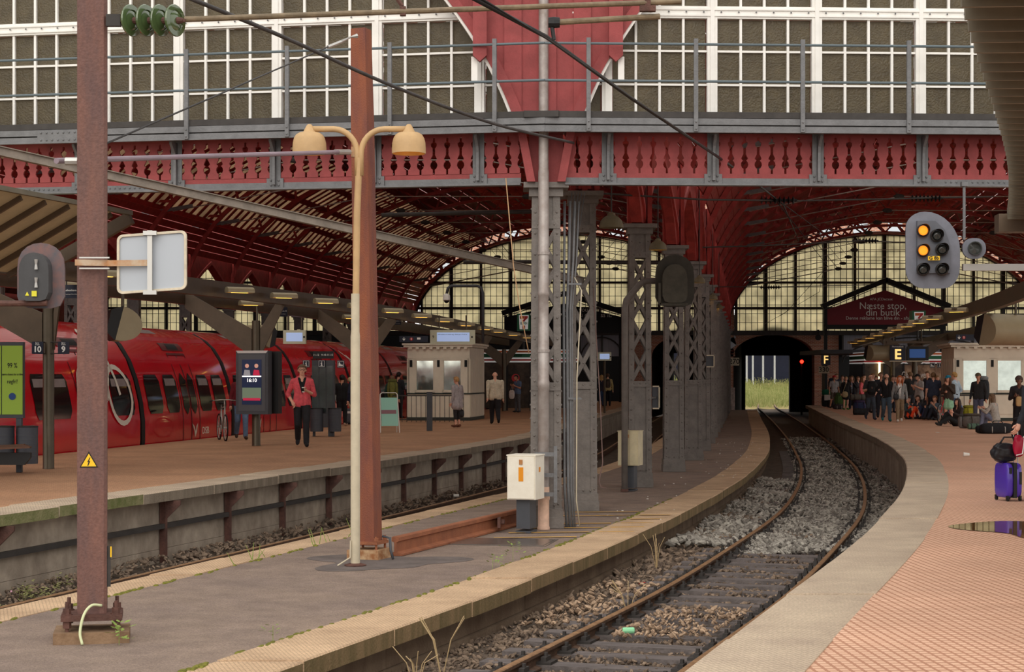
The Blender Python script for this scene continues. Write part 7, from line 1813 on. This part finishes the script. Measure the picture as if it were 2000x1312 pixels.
X, Y = gp(668, 831); person('woman in black with dark bun, seen from behind at the train', (X, Y), PI-.2, 1.68, 'stand', ('bent', 'down'), (26, 26, 28), (28, 28, 30), (190, 160, 140), 'tan', (30, 24, 22), 'bun', build=1.1)
X, Y = gp(697, 836); person('man in navy suit seen from behind at the rusty pole', (X, Y), PI+.2, 1.78, 'stand', ('down', 'down'), (36, 40, 60), (32, 34, 48), (30, 28, 28), 'fair', (122, 92, 66), coat=.14)
X, Y = gp(684, 826); person('fair-haired person in beige coat between the woman in black and the suit', (X, Y), PI, 1.6, 'stand', ('down', 'down'), (196, 176, 146), (60, 56, 56), hair=(206, 178, 130), coat=.25)
X, Y = gp(683, 828); t = thing('travel_case', 'grey travel case standing behind the man in the navy suit', 'suitcase', (X, Y-.6, 0)); rbox(MB(), (0, 0, .3), (.34, .22, .5), 5).build('shell', cloth((96, 98, 104)), t, smooth=True, local=True); MB().box((0, -.115, .42), (.26, .01, .08)).build('label', 'white_print', t, local=True); MB().box((0, 0, .04), (.32, .2, .06)).build('base', 'black_paint', t, local=True)
X, Y = gp(765, 822); person('traveller in dark green jacket before the kiosk railing', (X, Y), PI-.3, 1.66, 'stand', ('down', 'down'), (40, 66, 60), (50, 50, 56), hair=(110, 80, 58)); backpack('large olive rucksack on the traveller left of the kiosk', (X+.05, Y-.25), 0, .4, .26, .72, (112, 110, 52), (90, 90, 44), .82)
X, Y = gp(778, 816); person('dark-haired man in black jacket leaning at the red train', (X, Y), PI-.4, 1.8, 'stand', ('down', 'bent'), (46, 46, 52), (40, 40, 46), hair=(34, 28, 26))
X, Y = gp(893, 834); w1 = person('elderly woman in silver grey raincoat and dark capris', (X, Y), PI+.9, 1.62, 'stand', ('down', 'down'), (172, 164, 166), (44, 40, 42), (110, 70, 54), 'fair', (190, 146, 96), 'short', coat=.2, legs='capri', build=1.12, vox=.011)
hp = wpt(w1, w1['hands'][1]); t = thing('hand_bag', 'black handbag carried by the woman in the raincoat', 'bag', (hp.x-.03, hp.y-.02, hp.z-.42), .4); rbox(MB(), (0, 0, .14), (.3, .14, .28), 3.2).build('body', 'black_leather', t, smooth=True, local=True); MB().tube([(-.08, 0, .26), (-.04, 0, .42), (.04, 0, .42), (.08, 0, .26)], .009, 6).build('handle', 'black_leather', t, smooth=True, local=True)
X, Y = gp(967, 828); person('bald man in beige jacket walking away past the kiosk', (X, Y), PI+.1, 1.8, 'walk', ('swing_b', 'down'), (206, 194, 172), (34, 32, 36), (30, 28, 28), 'fair', (160, 130, 110), 'none', build=1.22, vox=.011)
X, Y = gp(1011, 805); p8 = person('young man in blue T-shirt looking at his phone before the shop', (X, Y), -.9, 1.72, 'stand', ('phone', 'phone'), (98, 118, 150), (92, 92, 96), (50, 50, 54), 'tan', (34, 28, 26), 'short', 'short', look=1.2)
hp = wpt(p8, p8['hands'][0]); t = thing('carrier_bag', 'white carrier bag hanging from the arm of the young man in blue', 'bag', (hp.x-.05, hp.y-.05, .62)); rbox(MB(), (0, 0, .2), (.26, .12, .42), 3).build('body', cloth((206, 196, 190)), t, smooth=True, local=True); MB().tube([(-.06, 0, .38), (0, 0, .55), (.06, 0, .38)], .008, 5).build('handle', cloth((206, 196, 190)), t, local=True)
X, Y = gp(1187, 794); person('far man in yellow shirt walking away between the columns', (X, Y), PI, 1.8, 'walk', ('down', 'down'), (206, 186, 130), (34, 34, 38), hair=(90, 66, 50)); backpack('grey daypack on the far man in yellow', (X, Y-.2), 0, .3, .18, .48, (96, 84, 74), (70, 64, 60), 1.02)
X, Y = gp(1175, 794); person('far blonde woman in dark top and jeans beside the man in yellow', (X, Y), PI, 1.72, 'walk2', ('down', 'down'), (60, 60, 74), (66, 92, 130), hair=(206, 170, 110), style='long')
# ---- right platform: standing and walking
def P_(label, x, yf, rz, h, **kw): X, Y = gp(x, yf); return person(label, (X, Y), rz, h, **kw)
P_('bald bearded man in black V-neck walking forward', 1731, 823, -.05, 1.74, pose='walk', arms=('swing_b', 'hip'), top=(24, 24, 27), bottom=(74, 92, 108), shoes=(30, 110, 116), hair=(84, 60, 46), style='beard', inner=(SKIN['fair'], .05, .36), vox=.012)
w2 = P_('red-haired woman in grey cardigan and leopard trousers walking forward', 1757, 824, -.1, 1.66, pose='walk2', arms=('down', 'down'), top=(140, 140, 140), bottom=(136, 116, 92), shoes=(226, 222, 216), hair=(176, 92, 48), style='long', inner=((226, 222, 220), .07, -.05), vox=.012)
p = wpt(w2, w2['pel']); t = thing('shoulder_bag', 'black shoulder bag across the red-haired woman', 'bag', (p.x-.16, p.y-.1, p.z-.05), .2); rbox(MB(), (0, -.03, .05), (.2, .09, .22), 3).build('body', 'black_leather', t, smooth=True, local=True); MB().tube([(.0, -.03, .14), (.1, -.06, .35), (.3, .02, .52)], .014, 5).build('strap', 'black_leather', t, smooth=True, local=True)
X, Y = gp(1700, 820); person('balding man with glasses wearing a black pack on his chest', (X, Y), .1, 1.72, 'walk', ('hip', 'bent'), (56, 56, 58), (62, 70, 82), (50, 56, 76), 'fair', (70, 54, 44), 'none', 'short', glasses=True); backpack('black pack worn on the chest of the balding man', (X, Y-.22), PI, .32, .2, .52, (24, 24, 26), (30, 30, 32), .95)
P_('tall man with glasses standing behind the bald bearded man', 1720, 815, 0, 1.8, top=(44, 46, 54), hair=(110, 88, 66), glasses=True, arms=('hip', 'down'))
X, Y = gp(1629, 797); person('backpacker in red cap, grey T-shirt and shorts near the tunnel', (X, Y), .1, 1.68, 'wide', ('down', 'down'), (150, 148, 148), (88, 80, 72), (60, 50, 44), 'tan', (60, 44, 36), 'short', 'short', 'shorts', hat=(170, 30, 40)); backpack('black rucksack on the red-capped backpacker', (X-.05, Y+.25), PI, .42, .25, .7, (36, 38, 44), (34, 60, 80), .85)
P_('woman in black dress with headscarf near the tunnel', 1652, 800, .1, 1.62, top=(28, 26, 28), bottom=(28, 26, 28), shoes=(70, 130, 60), hair=(196, 160, 110), legs='skirt', coat=.2); 
X, Y = gp(1648, 800); t = thing('shoulder_bag', 'beige shoulder bag on the woman in the black dress', 'bag', (X, Y-.3, .62)); rbox(MB(), (0, 0, .14), (.3, .12, .3), 2.6).build('body', cloth((166, 148, 112)), t, smooth=True, local=True); MB().tube([(-.1, .0, .25), (.05, .1, .6), (.1, .1, .75)], .012, 5).build('strap', cloth((166, 148, 112)), t, local=True)
P_('woman in black jacket sipping an orange drink', 1664, 799, -.2, 1.66, top=(32, 32, 38), bottom=(34, 36, 52), arms=('eat', 'bent'), hair=(120, 88, 60), style='long', inner=((150, 160, 180), .05, -.1))
P_('long-haired woman in coral pink top seen from the side', 1683, 802, 1.2, 1.62, top=(236, 112, 118), bottom=(50, 52, 66), hair=(150, 108, 74), style='long')
X, Y = gp(1779, 812); person('man in black hooded jacket and shorts, seen from behind', (X, Y), PI+.3, 1.82, 'stand', ('down', 'fold'), (38, 38, 40), (56, 60, 70), (60, 50, 46), 'fair', (120, 92, 66), 'short', legs='shorts', build=1.15)
P_('young man in black cap and grey T-shirt using his phone', 1795, 814, -1.0, 1.74, arms=('phone', 'phone'), top=(164, 160, 160), bottom=(34, 34, 38), hair=(34, 28, 26), hat=(26, 26, 28), sleeve='short', coat=.12, look=1.)
P_('broad man in navy T-shirt, seen from behind', 1823, 819, PI-.2, 1.78, arms=('down', 'fold'), top=(52, 58, 78), bottom=(36, 36, 44), hair=(118, 90, 62), sleeve='short', build=1.15)
P_('bearded man in dark jacket behind the man in the navy T-shirt', 1813, 808, -.9, 1.86, top=(44, 46, 56), hair=(120, 92, 64))
P_('girl in teal cap, brown jacket and mint skirt eating', 1853, 828, -.7, 1.66, arms=('eat', 'fold'), top=(64, 52, 46), bottom=(150, 200, 168), shoes=(60, 50, 46), hair=(92, 62, 46), style='long', legs='skirt', hat=(30, 110, 136))
P_('man in pale blue jacket and jeans beside the kiosk corner', 1866, 825, -2.3, 1.78, top=(172, 190, 206), bottom=(62, 92, 128), hair=(170, 130, 76), arms=('down', 'pocket'))
X, Y = gp(1911, 828); person('backpacker in cap and black jacket behind the bollard', (X, Y), -.5, 1.74, 'stand', ('down', 'down'), (34, 34, 36), (74, 76, 96), (50, 48, 48), 'tan', (30, 26, 24), 'short', hat=(90, 78, 60)); backpack('tall black trekking rucksack on the capped backpacker', (X+.2, Y+.2), 2.4, .44, .3, .86, (36, 38, 42), (120, 124, 126), .78)
X, Y = gp(1992, 856); person('man in brown cap and dark jacket opening a paper bag at the right edge', (X, Y), -.4, 1.7, 'bend', ('fold', 'bent'), (46, 42, 44), (28, 26, 28), (150, 116, 76), 'dark', (30, 26, 24), 'short', hat=(78, 62, 54), look=1.2); t = thing('paper_bag', 'brown paper bag held by the man in the brown cap', 'bag', (X-.12, Y-.32, .86)); rbox(MB(), (0, 0, .12), (.16, .1, .26), 4).build('body', mat('kraft', (180, 146, 100), .8, var=.15), t, local=True)
person('traveller beyond the right edge holding the suitcase handle', (6.94, 22.9), .3, 1.82, 'stand', ('down', 'reach'), (40, 42, 48), (44, 46, 58), hair=(90, 66, 50))
# crowd behind
crowd = [(1633, 795, 'tall brown-haired man behind the red-capped backpacker', (44, 60, 84), (120, 88, 58), 1.84, .4), (1645, 796, 'man in grey shirt half hidden by the headscarf woman', (110, 112, 106), (70, 54, 44), 1.74, 0.), (1660, 792, 'dark-haired person far back left in the crowd', (40, 40, 46), (40, 32, 30), 1.76, .3), (1675, 797, 'brown-haired woman looking aside in the crowd', (66, 62, 66), (140, 100, 66), 1.68, .8),
         (1689, 796, 'dark-haired man under the display drum', (70, 66, 72), (48, 36, 30), 1.78, -.5), (1703, 806, 'curly-haired man in white jacket behind the balding man', (206, 206, 206), (150, 112, 70), 1.82, .6), (1708, 794, 'dark-skinned man far back near the yellow sign', (56, 54, 58), (36, 28, 26), 1.86, 0.), (1713, 800, 'brown-haired boy looking left in the crowd', (92, 88, 90), (124, 90, 60), 1.7, -.9), (1743, 806, 'person in grey hood behind the bald bearded man', (86, 84, 86), (90, 76, 66), 1.72, .4),
         (1764, 802, 'dark-haired man between the red-haired woman and the black jacket', (60, 54, 56), (34, 26, 24), 1.76, 0.), (1748, 798, 'person in dark coat far back by the poster', (50, 50, 56), (70, 52, 40), 1.7, .2), (1829, 806, 'sandy-haired person in khaki behind the navy T-shirt', (150, 134, 104), (160, 126, 86), 1.72, .8), (1841, 808, 'bald man in dark shirt left of the teal cap', (70, 74, 86), (150, 116, 96), 1.7, .5), (1785, 800, 'person in green cap far back by the shop', (96, 110, 90), (70, 60, 46), 1.74, PI)]
for (x, yf, lb, tp, hr, hh, rzz) in crowd: P_(lb, x, yf, rzz, hh-.05, top=tp, hair=hr, bottom=random.choice([(50, 54, 66), (40, 40, 44), (84, 80, 74)]), arms=random.choice([('down', 'down'), ('fold', 'fold'), ('down', 'bent')]), vox=.024)
# ---- seated people
def S_(label, x, yf, rz, h=1.7, z=0., **kw): X, Y = gp(x, yf); return person(label, (X, Y), rz, h, z0=z, **kw)
S_('girl in grey hooded sweatshirt sitting on black bags, back turned', 1945, 838, PI+.9, pose='sit_high', arms=('knee', 'knee'), top=(166, 160, 152), bottom=(120, 126, 150), hair=(104, 78, 54), style='long', shoes=(50, 46, 46), vox=.015)
S_('dark long-haired girl sitting on the paving with one leg stretched out', 1868, 832, -1.1, pose='sit_long', arms=('knee', 'prop'), top=(56, 46, 46), bottom=(26, 26, 28), hair=(52, 36, 32), style='long', shoes=(40, 38, 38), vox=.016)
S_('fair curly girl in blue sitting behind the dark-haired girl', 1866, 824, -.5, pose='sit_knees', arms=('knee', 'knee'), top=(60, 110, 170), bottom=(70, 90, 130), hair=(200, 156, 92), style='long')
S_('seated worker in orange reflective trousers', 1793, 818, -.9, pose='sit_knees', arms=('prop', 'knee'), top=(60, 62, 72), bottom=(246, 78, 40), shoes=(44, 40, 38), hair=(70, 52, 42))
S_('seated man in blue jeans leaning back among the group', 1812, 818, -.8, pose='sit_knees', arms=('knee', 'prop'), top=(70, 76, 84), bottom=(52, 60, 92), shoes=(50, 44, 44), hair=(90, 64, 46), sleeve='short')
S_('seated person resting chin on hand beside the bicycle', 1826, 820, -.9, pose='sit_knees', arms=('eat', 'knee'), top=(96, 110, 124), bottom=(36, 38, 50), hair=(120, 88, 60), sleeve='short')
S_('person sitting low in dark shirt left of the orange trousers', 1774, 818, .6, pose='sit_knees', arms=('knee', 'knee'), top=(60, 70, 74), bottom=(70, 72, 78), hair=(80, 58, 44), legs='shorts', h=1.6)
# ---- luggage on the right platform
bicycle('bicycle with red frame parked among the seated people', gp(1846, 826), 1.0, flat('bike_red', (206, 40, 60)))
X, Y = gp(1945, 846)
duffel('long black sports bag under the girl in the grey sweatshirt', (X-.05, Y-.25), .1, .95, .17, (34, 34, 38))
duffel('second black bag at the left end of the sports bag', gp(1922, 846), .3, .5, .13, (30, 30, 34))
X, Y = gp(1893, 824); backpack('bright olive yellow rucksack leaning by the stair railing', (X, Y), .2, .5, .36, .6, (160, 152, 40), (130, 124, 36))
backpack('grey and brown trekking rucksack lying by the dark-haired girl', gp(1898, 836), .5, .75, .4, .46, (104, 98, 94), (80, 70, 62)); backpack('small grey daypack beside the dark-haired girl', gp(1882, 836), .2, .34, .24, .44, (120, 118, 118), (70, 68, 68))
mat_roll('rolled green sleeping mat on the paving', gp(1901, 838), .1, .34, .09, (86, 112, 96))
X, Y = gp(1681, 810); mat_roll('black rolled mat on the paving behind the walkers', (X, Y), .05, .62, .14, (40, 40, 44)); mat_roll('grey rolled mat strapped on a tall rucksack', (X-.05, Y+.4), .05, .62, .13, (92, 88, 82), .62); backpack('dark blue rucksack standing under the grey mat', (X+.05, Y+.5), .1, .55, .35, .62, (44, 52, 84), (60, 44, 76))
X, Y = gp(1694, 806); t = thing('lime_bag', 'lime green dry bag sticking out behind the walkers', 'bag', (X-.0, Y, .95), .3); rbox(MB(), (0, 0, .1), (.4, .2, .24), 3).build('body', cloth((150, 190, 40)), t, smooth=True, local=True); MB().tube([(-.19, 0, .1), (-.26, 0, .14), (-.2, 0, .18)], .012, 5).build('roll_top', cloth((120, 160, 30)), t, local=True)
X, Y = gp(1614, 794); t = thing('stacked_luggage', 'pile of green and white holdall left of the red-capped backpacker', 'luggage', (X, Y, 0)); rbox(MB(), (0, 0, .3), (.5, .4, .6), 5).build('case', cloth((40, 42, 46)), t, smooth=True, local=True); rbox(MB(), (0, -.02, .78), (.5, .36, .34), 3).build('green_holdall', cloth((30, 110, 84)), t, smooth=True, local=True); MB().box((.02, -.22, .5), (.34, .03, .3)).build('white_panel', 'white_print', t, local=True)
backpack('green rucksack behind the red-capped backpacker', gp(1641, 797), 0, .6, .4, .8, (70, 100, 50), (60, 80, 44)); backpack('black rucksack on the ground at the far platform end', gp(1622, 796), 0, .4, .3, .4, (40, 40, 44))
duffel('dark duffel at the feet of the red-capped backpacker', gp(1638, 799), .1, .6, .14, (48, 40, 42))
backpack('black rucksack standing at the right picture edge', gp(1996, 862), .2, .5, .36, .6, (36, 34, 36))

bpy.data.scenes.remove(TMP)
